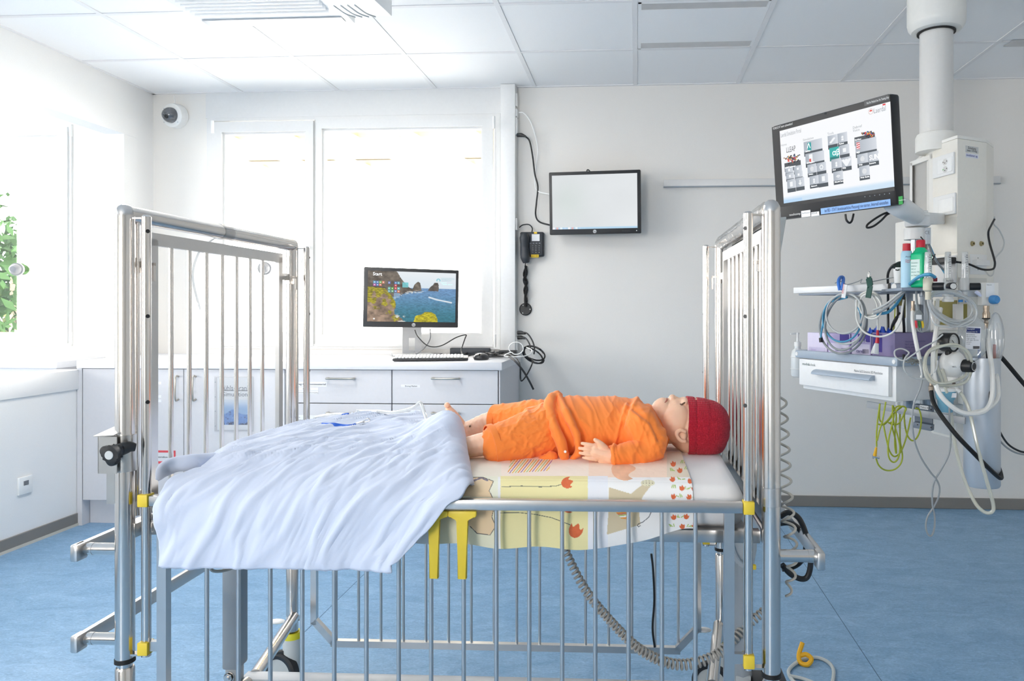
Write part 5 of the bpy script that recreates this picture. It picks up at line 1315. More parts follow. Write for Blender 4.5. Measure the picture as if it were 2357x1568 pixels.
# legs: near one goes under the cover, far one with its foot standing up
B.chain([P(1262, 995, 1.85), P(1185, 1016, 1.80), P(1130, 1020, 1.79), P(1085, 1028, 1.79), P(1050, 1035, 1.80)], [0.055, 0.040, 0.031, 0.027, 0.022])
B.chain([P(1050, 1036, 1.80), P(1040, 1015, 1.80), P(1032, 990, 1.80)], [0.022, 0.020, 0.014])
B.chain([P(1262, 975, 1.95), P(1195, 965, 2.0), P(1130, 972, 2.01), P(1085, 988, 2.02), P(1062, 996, 2.02)], [0.055, 0.040, 0.0305, 0.026, 0.025])
B.chain([P(1062, 996, 2.02), P(1050, 975, 2.02), P(1041, 957, 2.02), P(1034, 945, 2.02)], [0.026, 0.023, 0.017, 0.012])
for k, (u, v, d_, r_) in enumerate(((1029, 933, 2.005, 0.0085), (1033, 937, 2.018, 0.007), (1034, 939, 2.029, 0.0065), (1035, 941, 2.039, 0.006), (1036, 943, 2.048, 0.0055))):
    B.chain([P(1038, 948, 2.02 + 0.4 * (d_ - 2.02)), P(u, v, d_)], [r_ * 1.1, r_])
def body_disp(co, no):
    # crease lines at the eye and mouth
    for u, v, d_, s_, a_ in ((1568, 925, 1.875, 0.008, 0.003), (1534, 927, 1.885, 0.0045, 0.0025), (1569, 1003, 1.826, 0.006, 0.003)):
        c_ = np.array(P(u, v, d_)); r2 = ((co - c_) ** 2).sum(1); co = co - no * (a_ * np.exp(-r2 / s_ ** 2))[:, None]
    return co
body = B.make('body', 0.0015, 5, SKIN, doll, body_disp)
# eye slit, mouth, the port on the far leg
LIDM = mat('lid_brown', '#7a5a48', 0.6)
def dot_line(name, pts, r, m_):
    q = []
    for p_ in pts:
        ok, loc, nor, i = body.closest_point_on_mesh(p_); q.append(loc + nor * r * 0.2)
    b = MB(); b.tube(q, [r * 0.5, r, r, r * 0.5], 8); return b.build(name, m_, body)
dot_line('eye_slit', [P(1566, 925, 1.862), P(1569, 927, 1.858), P(1573, 926.5, 1.857), P(1577, 924, 1.86)], 0.0022, LIDM)
dot_line('mouth', [P(1533, 924, 1.90), P(1533, 926, 1.885), P(1530, 929, 1.875)], 0.0022, mat('mouth_red', '#b06a5c', 0.6))
dot_line('port', [P(1072, 981, 1.98), P(1074, 981, 1.98), P(1075, 982, 1.98)], 0.0032, LIDM)

# shorts: wide legs ending below the knee
S_ = Blob()
S_.chain([P(1272, 982, 1.90), P(1240, 985, 1.90)], [0.070, 0.062], flat=1.0)
S_.e(P(1262, 984, 1.90), (0.05, 0.105, 0.066))
nk0, nk1 = P(1255, 992, 1.845), P(1129.5, 1026, 1.785)
for k in range(9):
    a = k / 8; S_.e(nk0.lerp(nk1 + (nk0 - nk1) * 0.16, a), (0.06 * (1 - a) + 0.046 * a, 0.062 * (1 - a) + 0.050 * a, 0.066 * (1 - a) + 0.052 * a))
S_.cone(nk0.lerp(nk1, 0.55), nk1, 0.050, 0.050)
fk0, fk1 = P(1255, 972, 1.96), P(1139, 967, 2.02)
for k in range(9):
    a = k / 8; S_.e(fk0.lerp(fk1 + (fk0 - fk1) * 0.16, a), (0.06 * (1 - a) + 0.04 * a, 0.06 * (1 - a) + 0.044 * a, 0.062 * (1 - a) + 0.044 * a))
S_.cone(fk0.lerp(fk1, 0.55), fk1, 0.043, 0.041)
def cloth(dx, amp, seed, extra=None):
    def f(co, no):
        U, V = projA(co)
        n1 = fbm(U * dx[0] + V * dx[1], V * dx[2] + U * dx[3], seed, 4); n2 = fbm(U * dx[0] * 2.4 + V * dx[1] * 1.5, V * dx[2] * 2 - U * dx[3], seed + 9, 3)
        r1 = 1 - np.abs(2 * n1 / 0.9375 - 1); r2 = 1 - np.abs(2 * n2 / 0.875 - 1)
        d = amp * ((n1 - 0.45) * 1.6 + (r2 ** 4 - 0.25) * 0.5 + (r1 ** 6 - 0.2) * 0.5)
        if extra is not None: d = d + extra(U, V)
        co = co + no * d[:, None]
        return co
    return f
def floor_clip(f, z=ZM):
    def g(co, no):
        co = f(co, no) if f else co
        zz = co[:, 2]; co[:, 2] = np.where(zz < z, z + (zz - z) * 0.04, zz); return co
    return g
shorts = S_.make('shorts', 0.0026, 14, ORANGE, doll, floor_clip(cloth((0.020, 0.012, 0.022, -0.012), 0.0065, 81)))
# shirt: body, wrapped hem, sleeve, collar
T_ = Blob()
for u in range(1288, 1464, 8):
    v = 983.5; ry = np.interp(u, [1288, 1310, 1345, 1425, 1462], [0.100, 0.108, 0.110, 0.115, 0.117]); rz = np.interp(u, [1288, 1310, 1345, 1425, 1462], [0.077, 0.079, 0.0765, 0.0765, 0.073])
    T_.e(P(u, v, 1.90), (0.045, ry, rz), sub=4)
T_.e(P(1488, 988, 1.90), (0.040, 0.105, 0.062)); T_.e(P(1506, 993, 1.90), (0.028, 0.08, 0.052))
T_.cone(P(1500, 993, 1.90), P(1534, 1000, 1.90), 0.058, 0.043)
T_.chain([P(1462, 972, 1.83), P(1478, 985, 1.80), P(1498, 1012, 1.785), P(1492, 1036, 1.775), P(1455, 1047, 1.76), P(1425, 1050, 1.75)], [0.050, 0.046, 0.040, 0.036, 0.031, 0.0275])
T_.cone(P(1450, 1048, 1.758), P(1405, 1053, 1.745), 0.030, 0.0258)
T_.chain([P(1470, 975, 1.99), P(1480, 1000, 2.04), P(1430, 1010, 2.07)], [0.04, 0.034, 0.03])
# rolled, gathered hem running down the front of the hips
T_.chain([P(1282, 911, 1.90), P(1266, 925, 1.86), P(1265, 950, 1.815), P(1277, 985, 1.785), P(1292, 1020, 1.775), P(1300, 1052, 1.78)], [0.013, 0.013, 0.012, 0.012, 0.013, 0.010])
T_.chain([P(1288, 912, 1.90), P(1300, 945, 1.82), P(1320, 985, 1.785), P(1332, 1030, 1.775), P(1318, 1058, 1.785)], [0.010, 0.010, 0.009, 0.009, 0.008])
T_.chain([P(1268, 1052, 1.79), P(1255, 1058, 1.79), P(1240, 1062, 1.79)], [0.014, 0.012, 0.007])
def shirt_extra(U, V):
    g = lambda d, w: np.exp(-(d / w) ** 2)
    e = 0.0045 * g(dline(U, V, [(1286, 912), (1310, 960), (1330, 1010), (1334, 1050)]), 5) - 0.004 * g(dline(U, V, [(1296, 912), (1320, 955), (1342, 1000), (1346, 1050)]), 5)
    e += 0.0035 * g(dline(U, V, [(1330, 915), (1360, 950), (1366, 1000)]), 6)
    e += 0.0045 * g(dline(U, V, [(1443, 930), (1425, 985), (1412, 1035)]), 3.2) - 0.003 * g(dline(U, V, [(1450, 930), (1432, 985), (1419, 1035)]), 4)
    e += 0.004 * g(dline(U, V, [(1466, 917), (1458, 935)]), 4) + 0.004 * g(dline(U, V, [(1452, 950), (1492, 980), (1508, 1020)]), 6) - 0.0035 * g(dline(U, V, [(1460, 945), (1500, 975), (1515, 1010)]), 5)
    e += 0.003 * g(dline(U, V, [(1412, 1033), (1417, 1074)]), 1.6) - 0.003 * g(dline(U, V, [(1414.5, 1033), (1419.5, 1074)]), 1.6)
    return e
shirt = T_.make('shirt', 0.0024, 16, ORANGE, doll, floor_clip(cloth((0.017, -0.008, 0.012, 0.02), 0.0055, 95, shirt_extra)))
# stand-up collar and sleeve / leg hems as stitched bands
def band(name, p0, p1, r0, r1, parent, squash=None):
    b = MB(); ax = (Vector(p1) - Vector(p0)); L_ = ax.length
    b.lathe([(r0 - 0.003, 0), (r0, 0), (r0 * 0.5 + r1 * 0.5 + 0.0006, L_ * 0.5), (r1, L_), (r1 - 0.003, L_)], p0, ax, 36)
    for v in b.bm.verts:
        if v.co.z < ZM: v.co.z = ZM + (v.co.z - ZM) * 0.04
    return b.build(name, ORANGE, parent)
band('collar', P(1527, 998, 1.90), P(1538, 1001, 1.90), 0.047, 0.0435, shirt)
band('cuff', P(1416, 1051.5, 1.748), P(1404, 1053, 1.745), 0.0282, 0.0272, shirt)
band('hem', nk1.lerp(nk0, 0.09), nk1 + (nk1 - nk0) * 0.01, 0.0510, 0.0512, shorts)
band('hem', fk1.lerp(fk0, 0.10), fk1 + (fk1 - fk0) * 0.01, 0.0425, 0.0425, shorts)
# knitted cap with a ribbed brim
m_ = mat('red_knit', '#b8102c', 0.9, sheen=0.1)
nt = m_.node_tree; tcx = nt.nodes.new('ShaderNodeTexCoord'); wv = nt.nodes.new('ShaderNodeTexWave'); wv.inputs['Scale'].default_value = 75; wv.inputs['Distortion'].default_value = 2.0; wv.inputs['Detail'].default_value = 1; wv.bands_direction = 'Z'
wv2 = nt.nodes.new('ShaderNodeTexWave'); wv2.inputs['Scale'].default_value = 75; wv2.bands_direction = 'X'; wv2.inputs['Distortion'].default_value = 1.0
ad = nt.nodes.new('ShaderNodeMath'); ad.operation = 'ADD'; bp = nt.nodes.new('ShaderNodeBump'); bp.inputs['Strength'].default_value = 0.7; bp.inputs['Distance'].default_value = 0.0012
nt.links.new(tcx.outputs['Object'], wv.inputs[0]); nt.links.new(tcx.outputs['Object'], wv2.inputs[0]); nt.links.new(wv.outputs[1], ad.inputs[0]); nt.links.new(wv2.outputs[1], ad.inputs[1]); nt.links.new(ad.outputs[0], bp.inputs['Height']); nt.links.new(bp.outputs[0], nt.nodes['Principled BSDF'].inputs['Normal'])
KNIT = m_
ca = P(1577, 981, 1.90); cb_ = P(1672, 992, 1.90); ax = (cb_ - ca).normalized(); LH = (cb_ - ca).length
e1 = Vector((0, 1, 0)); e1 = (e1 - ax * e1.dot(ax)).normalized(); e2 = ax.cross(e1)
if e2.z < 0: e2 = -e2
NA, NR = 120, 70; V = np.zeros((NR, NA, 3))
for i in range(NR):
    t = i / (NR - 1)
    h = -0.002 + (LH + 0.004) * t
    prof = 0.0795 * (1 - 0.06 * (t - 0.25) ** 2 * 4) if t < 0.45 else 0.0795 * (0.99 - 0.02) * math.sqrt(max(0, 1 - ((t - 0.45) / 0.57) ** 2.5))
    for j in range(NA):
        a = 2 * PI * j / NA
        rib = 0.0010 * math.cos(a * 40) if t < 0.2 else 0.0004 * math.cos(a * 48)
        pk = 0.004 * math.cos(a * 7 + 0.5) * max(0, t - 0.75) * 3.2
        bul = 0.0022 * math.exp(-((t - 0.19) / 0.03) ** 2) * -1
        r_ = max(prof + rib + pk + bul, 0.0004)
        sk = 0.016 * (math.sin(a) * -1) * (1 - t) * 0.9          # the brim slants towards the nape
        q_ = ca + ax * (h + sk * (1 if math.sin(a) < 0 else 0.15)) + e1 * r_ * math.cos(a) * 0.96 + e2 * r_ * math.sin(a) * 0.93
        if q_.z < ZM + 0.002: q_.z = ZM + 0.002 + (q_.z - ZM) * 0.1
        V[i, j] = q_
hat = grid_obj('cap', V, KNIT, doll, wrap=True); so_ = hat.modifiers.new('thick', 'SOLIDIFY'); so_.thickness = 0.003; so_.offset = 1
# snap on the shirt hem
b = MB(); c_ = P(1301, 1040, 1.762); b.lathe([(0, 0.002), (0.003, 0.0015), (0.0035, 0)], c_, (-0.1, -1, 0.1), 12); b.build('snap', WHP, shirt)
# ================================================================== THE CEILING PENDANT AND ITS GEAR (right)
PDT = 3.2
pc_ = P(2155, 500, PDT); px_, py_ = pc_.x, pc_.y
pen = thing('ceiling_pendant', 'cream ceiling-hung medical supply column with sockets, at the right side', 'supply column', (px_, py_, 0.66))
ENAM = mat('enamel_white', '#eeece6', 0.35); ENAM2 = mat('enamel_cream', '#efebe1', 0.38)
zP = lambda v, d=PDT: EYE + (CY - v) / FPX * d
b = MB(); b.lathe([(0, 2.40), (0.076, 2.40), (0.10, 2.405), (0.113, 2.42), (0.118, 2.44), (0.118, ZC - 0.001), (0, ZC - 0.001)], (px_, py_, 0), seg=48); b.build('flange', ENAM, pen)
b = MB(); b.lathe([(0.069, 2.394), (0.078, 2.394), (0.078, 2.401), (0.069, 2.401)], (px_, py_, 0), seg=40); b.build('dark_ring', BLKR, pen)
b = MB(); b.lathe([(0.0675, 1.93), (0.0675, 2.41)], (px_, py_, 0), seg=40); b.build('column', mat('column_enamel', '#dedcd8', 0.3), pen)
b = MB(); b.lathe([(0, 1.88), (0.084, 1.88), (0.084, 1.945), (0.078, 1.958), (0.069, 1.962), (0, 1.962)], (px_, py_, 0), seg=40); nk_ = b.build('neck', ENAM, pen)
b = MB(); s_ = P(2196, 318, 3.13); b.ball(s_, 0.005, 2); b.build('screw', BLK, nk_)
ZT_, ZB_ = 1.90, 0.665
def pl2(u, d): q = P(u, 700, d); return Vector((q.x, q.y, 0))
A_, B_, C_, D_, E_, F_, G_ = [pl2(u, d) for u, d in ((2094, 3.36), (2146, 3.18), (2204, 3.02), (2271, 3.10), (2287, 3.2), (2284, 3.5), (2105, 3.55))]
def plan(ps, z0, z1): return [Vector((p_.x, p_.y, z0)) for p_ in ps], (0, 0, z1 - z0)
b = MB(); b.prism(*plan([B_, C_, D_, E_, F_, G_], ZB_, ZT_), bev=0.004); b.build('housing', ENAM2, pen)
# plinth cap on top, lighter
b = MB(); b.prism(*plan([B_ * 1.0, C_, D_, E_, F_, G_], ZT_, ZT_ + 0.014), bev=0.003); b.build('top_cap', ENAM, pen)
nBC = Vector((C_.y - B_.y, -(C_.x - B_.x), 0)).normalized(); nCD = Vector((D_.y - C_.y, -(D_.x - C_.x), 0)).normalized()
def face(u, v, a, c, n, l=0.0):
    """point of a vertical face through a and c, seen at a pixel, lifted off it"""
    r = ray(u, v); t = (a + n * l).dot(n) / r.dot(n); return Vector((0, 0, EYE)) + r * t
fB = lambda u, v, l=0.0: face(u, v, B_, C_, nBC, l)
fC = lambda u, v, l=0.0: face(u, v, C_, D_, nCD, l)
xB = (C_ - B_).normalized(); xC = (D_ - C_).normalized(); UP = Vector((0, 0, 1))
def slab(fn, n, u0, v0, u1, v1, th, m, name, parent, bev=0.002, z0=0.0):
    um, vm = (u0 + u1) / 2, (v0 + v1) / 2
    a, c = fn(u0, vm), fn(u1, vm); t_, o_ = fn(um, v0), fn(um, v1); ctr = fn(um, vm)
    xx = (c - a); xx.z = 0; w_ = xx.length; xx.normalize(); h_ = t_.z - o_.z
    R = Matrix((xx, -n, UP)).transposed()
    b = MB(); b.box(ctr + n * (z0 + th / 2), (w_, th, h_), R, bev=bev); return b.build(name, m, parent)
# left channel of the column and its wider lower body
b = MB(); b.prism(*plan([A_, A_.lerp(B_, 0.12), G_.lerp(B_, 0.1), G_], ZB_ + 0.2, 1.865), bev=0.002); b.prism(*plan([A_.lerp(B_, 0.86), B_ + (B_ - A_) * 0.02, B_ + (G_ - B_) * 0.3, A_.lerp(B_, 0.86) + (G_ - B_) * 0.3], ZB_ + 0.2, 1.885), bev=0.002)
b.prism(*plan([A_, B_, B_ + (G_ - B_) * 0.3, G_], 1.85, 1.87)); b.build('side_channel', ENAM, pen)
b = MB(); b.prism(*plan([A_.lerp(B_, 0.02) + (G_ - A_) * 0.12, A_.lerp(B_, 0.95) + (G_ - A_) * 0.12, A_.lerp(B_, 0.9) + (G_ - A_) * 0.4, A_.lerp(B_, 0.3) + (G_ - A_) * 0.4], ZB_ + 0.2, 1.85)); b.build('channel_back', mat('channel_shade_grey', '#bdbbb6', 0.4), pen)  # the recess's shading is put into this back's grey
lo0, lo1 = pl2(2061, 3.42), pl2(2120, 3.22)
b = MB(); b.prism(*plan([lo0, lo1, lo1 + Vector((0.08, 0.18, 0)), lo0 + Vector((0.08, 0.18, 0))], 0.70, 1.60), bev=0.004); b.build('lower_housing', ENAM, pen)
# face with the sockets
sp_ = slab(fB, nBC, 2150, 357, 2199, 406, 0.010, WHP, 'socket_plate', pen, bev=0.004)
ins = slab(lambda u, v: fB(u, v, 0.010), nBC, 2158, 365, 2192, 398, 0.002, mat('socket_white', '#f4f4f2', 0.35), 'socket_insert', sp_)
for v in (373, 390):
    c_ = fB(2175, v, 0.0125); b = MB(); pl = [c_ + xB * (0.018 * a) + UP * (0.0125 * q_) for a, q_ in ((-1, 0), (-0.45, 1), (0.45, 1), (1, 0), (0.45, -1), (-0.45, -1))]; b.prism(pl, nBC * -0.002); so_ = b.build('socket_recess', mat('socket_shade', '#dcdad6', 0.5), sp_)
    for a, q_ in ((-0.6, 0.05), (0.0, -0.35), (0.6, 0.15)):
        h_ = c_ + xB * (0.018 * a) + UP * (0.0125 * q_) + nBC * 0.0003; b = MB(); b.cyl(h_, h_ + nBC * 0.0008, 0.0022, 10); b.build('pin_hole', mat('led_green', '#2fae3a', 0.5, emit=0.4) if (v == 390 and a < 0) else BLK, sp_)
bp_ = slab(fB, nBC, 2151, 449, 2202, 497, 0.010, WHP, 'blank_plate', pen, bev=0.004); slab(lambda u, v: fB(u, v, 0.010), nBC, 2160, 457, 2194, 489, 0.002, mat('socket_white', '#f4f4f2'), 'blank_insert', bp_)
slab(fB, nBC, 2147, 504, 2203.5, 585, 0.003, ENAM2, 'cover_panel', pen, bev=0.001)
sp2 = slab(fB, nBC, 2156, 590, 2203, 652, 0.010, WHP, 'socket_plate', pen, bev=0.004)
# stickers on the front face
lb = slab(fC, nCD, 2222, 337, 2252, 352, 0.0006, mat('label_silver', '#d3d4d2', 0.5), 'label', pen, bev=0)
text('Zuladung', fC(2237, 341.5, 0.0008), xC, UP, 0.0135, INK, lb, align='CENTER'); text('max. 175 kg', fC(2237, 347.5, 0.0008), xC, UP, 0.0125, INK, lb, align='CENTER')
lb = slab(fC, nCD, 2223, 354, 2252, 364, 0.0006, mat('label_bluewhite', '#e4e6ee', 0.5), 'label', pen, bev=0)
text('medizinar ag', fC(2237, 358.5, 0.0008), xC, UP, 0.0135, mat('label_blue_ink', '#4c58b0', 0.6), lb, align='CENTER')
for u in (2237.5, 2258):
    c_ = fC(u, 561, 0.0); b = MB(); b.lathe([(0, 0.004), (0.004, 0.004), (0.0045, 0.008), (0.008, 0.008), (0.0085, 0.003), (0.0105, 0.002), (0.011, 0)], c_, nCD, 20); pt = b.build('ground_pin', mat('brass_dark', '#b3a67c', 0.3, 1.0), pen)
    b = MB(); b.cyl(c_ + nCD * 0.0042, c_ + nCD * 0.0052, 0.0038, 12); b.build('pin_core', BLK, pt)
np_ = slab(fC, nCD, 2232, 586, 2270, 632, 0.003, WHP, 'network_plate', pen, bev=0.001)
slab(lambda u, v: fC(u, v, 0.003), nCD, 2237, 599, 2268, 612, 0.022, WHP, 'network_box', np_, bev=0.002)
for v in (594, 621): c_ = fC(2251, v, 0.003); b = MB(); b.ball(c_, 0.0022, 1); b.build('screw', BLK, np_)
# equipment plate and lower fittings
slab(fB, nBC, 2150, 748, 2203, 1000, 0.004, mat('lower_panel', '#d9d8d4', 0.4), 'lower_panel', pen, bev=0.001)
slab(fC, nCD, 2206, 640, 2270, 760, 0.004, mat('gas_panel', '#d5d3cb', 0.4), 'gas_panel', pen, bev=0.001)
for k, (u0, u1) in enumerate(((2152, 2203),)):
    slab(lambda u, v: fB(u, v, 0.004), nBC, u0, 692, u1, 748, 0.003, mat('olive_panel', '#8b8135', 0.5), 'olive_panel', pen, bev=0.0005)
slab(lambda u, v: fC(u, v, 0.004), nCD, 2206, 700, 2225, 746, 0.003, mat('olive_panel', '#8b8135'), 'olive_panel', pen, bev=0.0005)
ol = face
b = MB(); b.bar(P(2064, 708, 3.02), P(2084, 708, 2.98), 0.004, 0.085); b.build('olive_label', mat('olive_panel', '#8b8135'), pen)
b = MB(); b.bar(P(2066, 718, 3.015), P(2078, 718, 2.99), 0.003, 0.05); b.build('white_label', mat('label_bluewhite', '#e4e6ee'), pen)
# upright aluminium profiles carrying the shelves
b = MB()
for u, d in ((2092, 2.98), (2132, 2.96)):
    p_ = P(u, 700, d); b.span((p_.x - 0.014, p_.y - 0.01, 0.80), (p_.x + 0.014, p_.y + 0.03, 1.44), bev=0.003)
b.build('upright_profile', mat('aluminium', '#c9d0d8', 0.3, 0.9), pen)
p_ = P(2112, 700, 2.99); b = MB(); b.span((p_.x - 0.028, p_.y, 0.85), (p_.x + 0.028, p_.y + 0.012, 1.22), bev=0.001); b.build('back_panel', mat('pale_panel', '#dfe5ec', 0.35), pen)
b = MB(); b.bar(P(2205, 1000, 3.0), P(2205, 700, 3.0), 0.03, 0.03); b.build('lower_arm', ENAM, pen)

# --- shelves: one yawed frame, front edge running towards the camera on the right
SLw, SRw = P(1841, 700, 3.3), P(2062, 700, 2.8); SLw.z = SRw.z = 0
sx_ = (SRw - SLw).normalized(); sy_ = Vector((-sx_.y, sx_.x, 0)); 
if sy_.dot(Vector((1, 0.3, 0))) < 0: sy_ = -sy_
SW_ = (SRw - SLw).length
def SH(u, v, back=0.0):
    r = ray(u, v); o = SLw + sy_ * back; t = o.dot(sy_) / r.dot(sy_); return Vector((0, 0, EYE)) + r * t
RS = Matrix((sx_, sy_, UP)).transposed()
def sbox(b, a0, a1, b0, b1, z0, z1, bev=0.0, seg=2):
    c = SLw + sx_ * (a0 + a1) / 2 + sy_ * (b0 + b1) / 2; c.z = (z0 + z1) / 2
    b.box(c, (a1 - a0, b1 - b0, z1 - z0), RS, bev=bev, seg=seg); return b
au = lambda u, back=0.0: (SH(u, 712, back) - SLw).dot(sx_)
BLUEG = mat('blue_grey_plastic', '#a9b6c4', 0.4)
# drawer unit with tray
du = thing('drawer_unit', 'white drawer box with pale blue bar handle under the tray of the supply column', 'drawer unit', SLw.lerp(SRw, 0.5) + Vector((0, 0, 0.85)))
zt0, zt1 = 0.984, 1.018; zb0 = 0.846
WHD = mat('drawer_white', '#f3f3f2', 0.35)
b = MB(); sbox(b, 0.004, SW_ - 0.012, 0.014, 0.29, zb0, zt0, bev=0.004); b.build('body', WHD, du)
b = MB(); sbox(b, 0.0, SW_ - 0.032, -0.004, 0.014, zb0 + 0.018, zt0 - 0.004, bev=0.003); fr_ = b.build('drawer_front', WHD, du)
b = MB(); sbox(b, -0.018, SW_ + 0.018, -0.012, 0.012, zt0, zt1, bev=0.005); sbox(b, -0.018, 0.004, 0, 0.29, zt0, zt1, bev=0.004); sbox(b, SW_ - 0.004, SW_ + 0.018, 0, 0.29, zt0, zt1, bev=0.004); sbox(b, 0, SW_, 0.0, 0.29, zt0, zt0 + 0.006); tr_ = b.build('tray', BLUEG, du)
for a in (-0.006, SW_ + 0.002):
    c_ = SLw + sx_ * a - sy_ * 0.0125 + UP * ((zt0 + zt1) / 2); b = MB(); b.lathe([(0, 0.002), (0.008, 0.0015), (0.009, 0)], c_, -sy_, 20); b.build('round_cap', WHP, tr_)
h0, h1 = SH(1868, 868, -0.03), SH(2002, 884, -0.03)
ha, hb = (h0 - SLw).dot(sx_), (h1 - SLw).dot(sx_); hz = 0.922
b = MB(); pf = []
for k in range(9):
    t_ = k / 8 * PI / 2; pf.append((0.004 + 0.030 * math.cos(t_), 0.019 * math.sin(t_)))
pf += [(0.0, 0.018), (0.0, 0.0), (0.028, -0.002)]
b.prism([SLw + sx_ * ha - sy_ * (q0 + 0.0) + UP * (hz + q1) for q0, q1 in pf], sx_ * (hb - ha)); b.build('bar_handle', BLUEG, fr_)
fx = lambda u, v: SH(u, v, -0.0045)
text('moduL', fx(1847, 837.5), sx_, UP, 0.017, mat('print_green', '#4d6b66', 0.6), fr_); text('technik', fx(1860, 839.2), sx_, UP, 0.016, mat('print_grey', '#a9b0ae', 0.6), fr_)
text('Masimo SaO2-Sensoren, BD-Manschetten', fx(1966, 853.5), sx_, UP, 0.015, mat('print_grey2', '#7d8084', 0.6), fr_, width=0.15)
# upper shelf arm
us = thing('shelf_arm', 'long white equipment arm with grey end pieces, hung with coiled cables', 'shelf', SLw.lerp(SRw, 0.5) + Vector((0, 0, 1.26)))
a0_, a1_ = au(1826), au(2048)
b = MB(); sbox(b, a0_, a1_, 0.0, 0.018, 1.272, 1.298, bev=0.002); b.build('front_rail', mat('rail_bright', '#f2f2f2', 0.3), us)
b = MB(); sbox(b, a0_ + 0.03, a1_ + 0.06, 0.005, 0.22, 1.262, 1.270, bev=0.002); sbox(b, a1_ + 0.004, a1_ + 0.10, -0.004, 0.03, 1.268, 1.302, bev=0.004); b.build('tray_plate', mat('arm_grey', '#8d98a6', 0.4), us)
b = MB(); sbox(b, a1_ - 0.004, a1_ + 0.008, -0.006, 0.025, 1.269, 1.300); b.build('dark_joint', BLK, us)
c_ = SLw + sx_ * (a1_ + 0.025) - sy_ * 0.0045 + UP * 1.285; b = MB(); b.lathe([(0, 0.002), (0.012, 0.0015), (0.013, 0)], c_, -sy_, 20); b.build('round_cap', WHP, us)
# glove boxes on the tray
LIL = mat('box_lilac', '#b7a9d4', 0.55); LILP = mat('box_lilac_pale', '#dfd8ee', 0.55); VIO = mat('box_violet', '#43328f', 0.5)
ztr = zt0 + 0.006
def gbox(u0, u1, vt, back, depth, m_, label, txts=(), patch=None):
    a0, a1 = au(u0, back), au(u1, back); z1 = SH((u0 + u1) / 2, vt, back).z
    o = thing('glove_box', label, 'box', SLw + sx_ * (a0 + a1) / 2 + sy_ * (back + depth / 2) + UP * ztr, 'glove boxes on the tray')
    b = MB(); sbox(b, a0 + 0.001, a1 - 0.001, back, back + depth, ztr + 0.0005, z1, bev=0.002); b.build('carton', m_, o)
    f_ = SLw - sy_ * 0 + sy_ * (back - 0.0006)
    if patch:
        for pa, pb, z0_, z1_, pm in patch:
            b = MB(); sbox(b, a0 + (a1 - a0) * pa, a0 + (a1 - a0) * pb, back - 0.0006, back, ztr + (z1 - ztr) * z0_, ztr + (z1 - ztr) * z1_); b.build('print_patch', pm, o)
    for t_, ta, tz, sz, tm_ in txts: text(t_, f_ + sx_ * (a0 + (a1 - a0) * ta) + UP * (ztr + (z1 - ztr) * tz) - sy_ * 0.0006, sx_, UP, sz, tm_, o)
    return o
gbox(1858, 1904, 766, 0.035, 0.11, LILP, 'pale lilac glove box at the left end of the tray row', [('Gloves', 0.2, 0.3, 0.012, LIL)], [(0.1, 0.9, 0.05, 0.4, mat('box_blueish', '#ccc6e2', 0.55))])
gbox(1905, 1957, 768, 0.03, 0.11, LIL, 'second glove box from the left, lilac with a pale centre', [('care', 0.36, 0.36, 0.020, VIO)], [(0.06, 0.94, 0.18, 0.62, LILP), (0.62, 0.9, 0.28, 0.44, VIO), (0.55, 0.95, 0.72, 0.98, VIO)])
gbox(1959, 2005, 768, 0.025, 0.11, LIL, 'third glove box from the left, violet sign reading S-L', [('care', 0.28, 0.36, 0.020, VIO)], [(0.06, 0.94, 0.18, 0.62, LILP), (0.58, 0.9, 0.28, 0.44, VIO), (0.35, 0.95, 0.70, 0.98, VIO)]).name
text('S-L', SLw + sx_ * (au(1985, 0.025)) + sy_ * 0.0235 + UP * (ztr + 0.083), sx_, UP, 0.02, WHP, bpy.data.objects['glove_box.002'])
g4 = gbox(2007, 2060, 766, 0.02, 0.26, mat('box_purple', '#8f84ad', 0.55), 'large purple glove box at the right end of the tray', [], [(0.05, 0.45, 0.35, 0.95, VIO)])
# its long side faces the camera
a1g = au(2060, 0.02); fs = SLw + sx_ * (a1g + 0.0005)
PURT = mat('print_dim', '#5d5286', 0.6)
text('NITRAcare by sempermed', fs + sy_ * 0.045 + UP * (ztr + 0.014), sy_, UP, 0.021, mat('print_dark', '#39325c', 0.6), g4, width=0.19)
for k in range(5): text(('Untersuchungshandschuhe', 'Nitril, puderfrei', 'Nitrile, powder free', 'unsteril', '100 Stück')[k], fs + sy_ * 0.07 + UP * (ztr + 0.085 - 0.011 * k), sy_, UP, 0.010, PURT, g4)
b = MB(); c_ = fs + sy_ * 0.225 + UP * (ztr + 0.05)
for r_ in (0.02, 0.03): b.tube([c_ + sy_ * r_ * math.cos(k / 20 * 2 * PI) + UP * r_ * math.sin(k / 20 * 2 * PI) for k in range(21)], 0.0008, 4, smooth=False)
b.build('ring_print', PURT, g4)
# blue gloves spilling out of the big box
gl = thing('glove', 'bunch of blue rubber gloves pulled up out of the large purple box', 'gloves', SH(2035, 766, 0.08))
GV = np.zeros((26, 60, 3))
for i in range(26):
    for j in range(60):
        s_, t_ = j / 59, i / 25
        q_ = SH(1988 + 72 * s_, 768, 0.02 + 0.05 * t_)
        GV[i, j] = q_ + UP * (math.sin(t_ * PI) * (0.006 + 0.016 * math.sin(s_ * PI) + 0.010 * math.sin(s_ * 31 + 3 * t_) * math.sin(s_ * PI)) + 0.004 * math.sin(s_ * 53 - t_ * 5))
grid_obj('rubber', GV, mat('glove_blue', '#2c55c4', 0.5), gl)
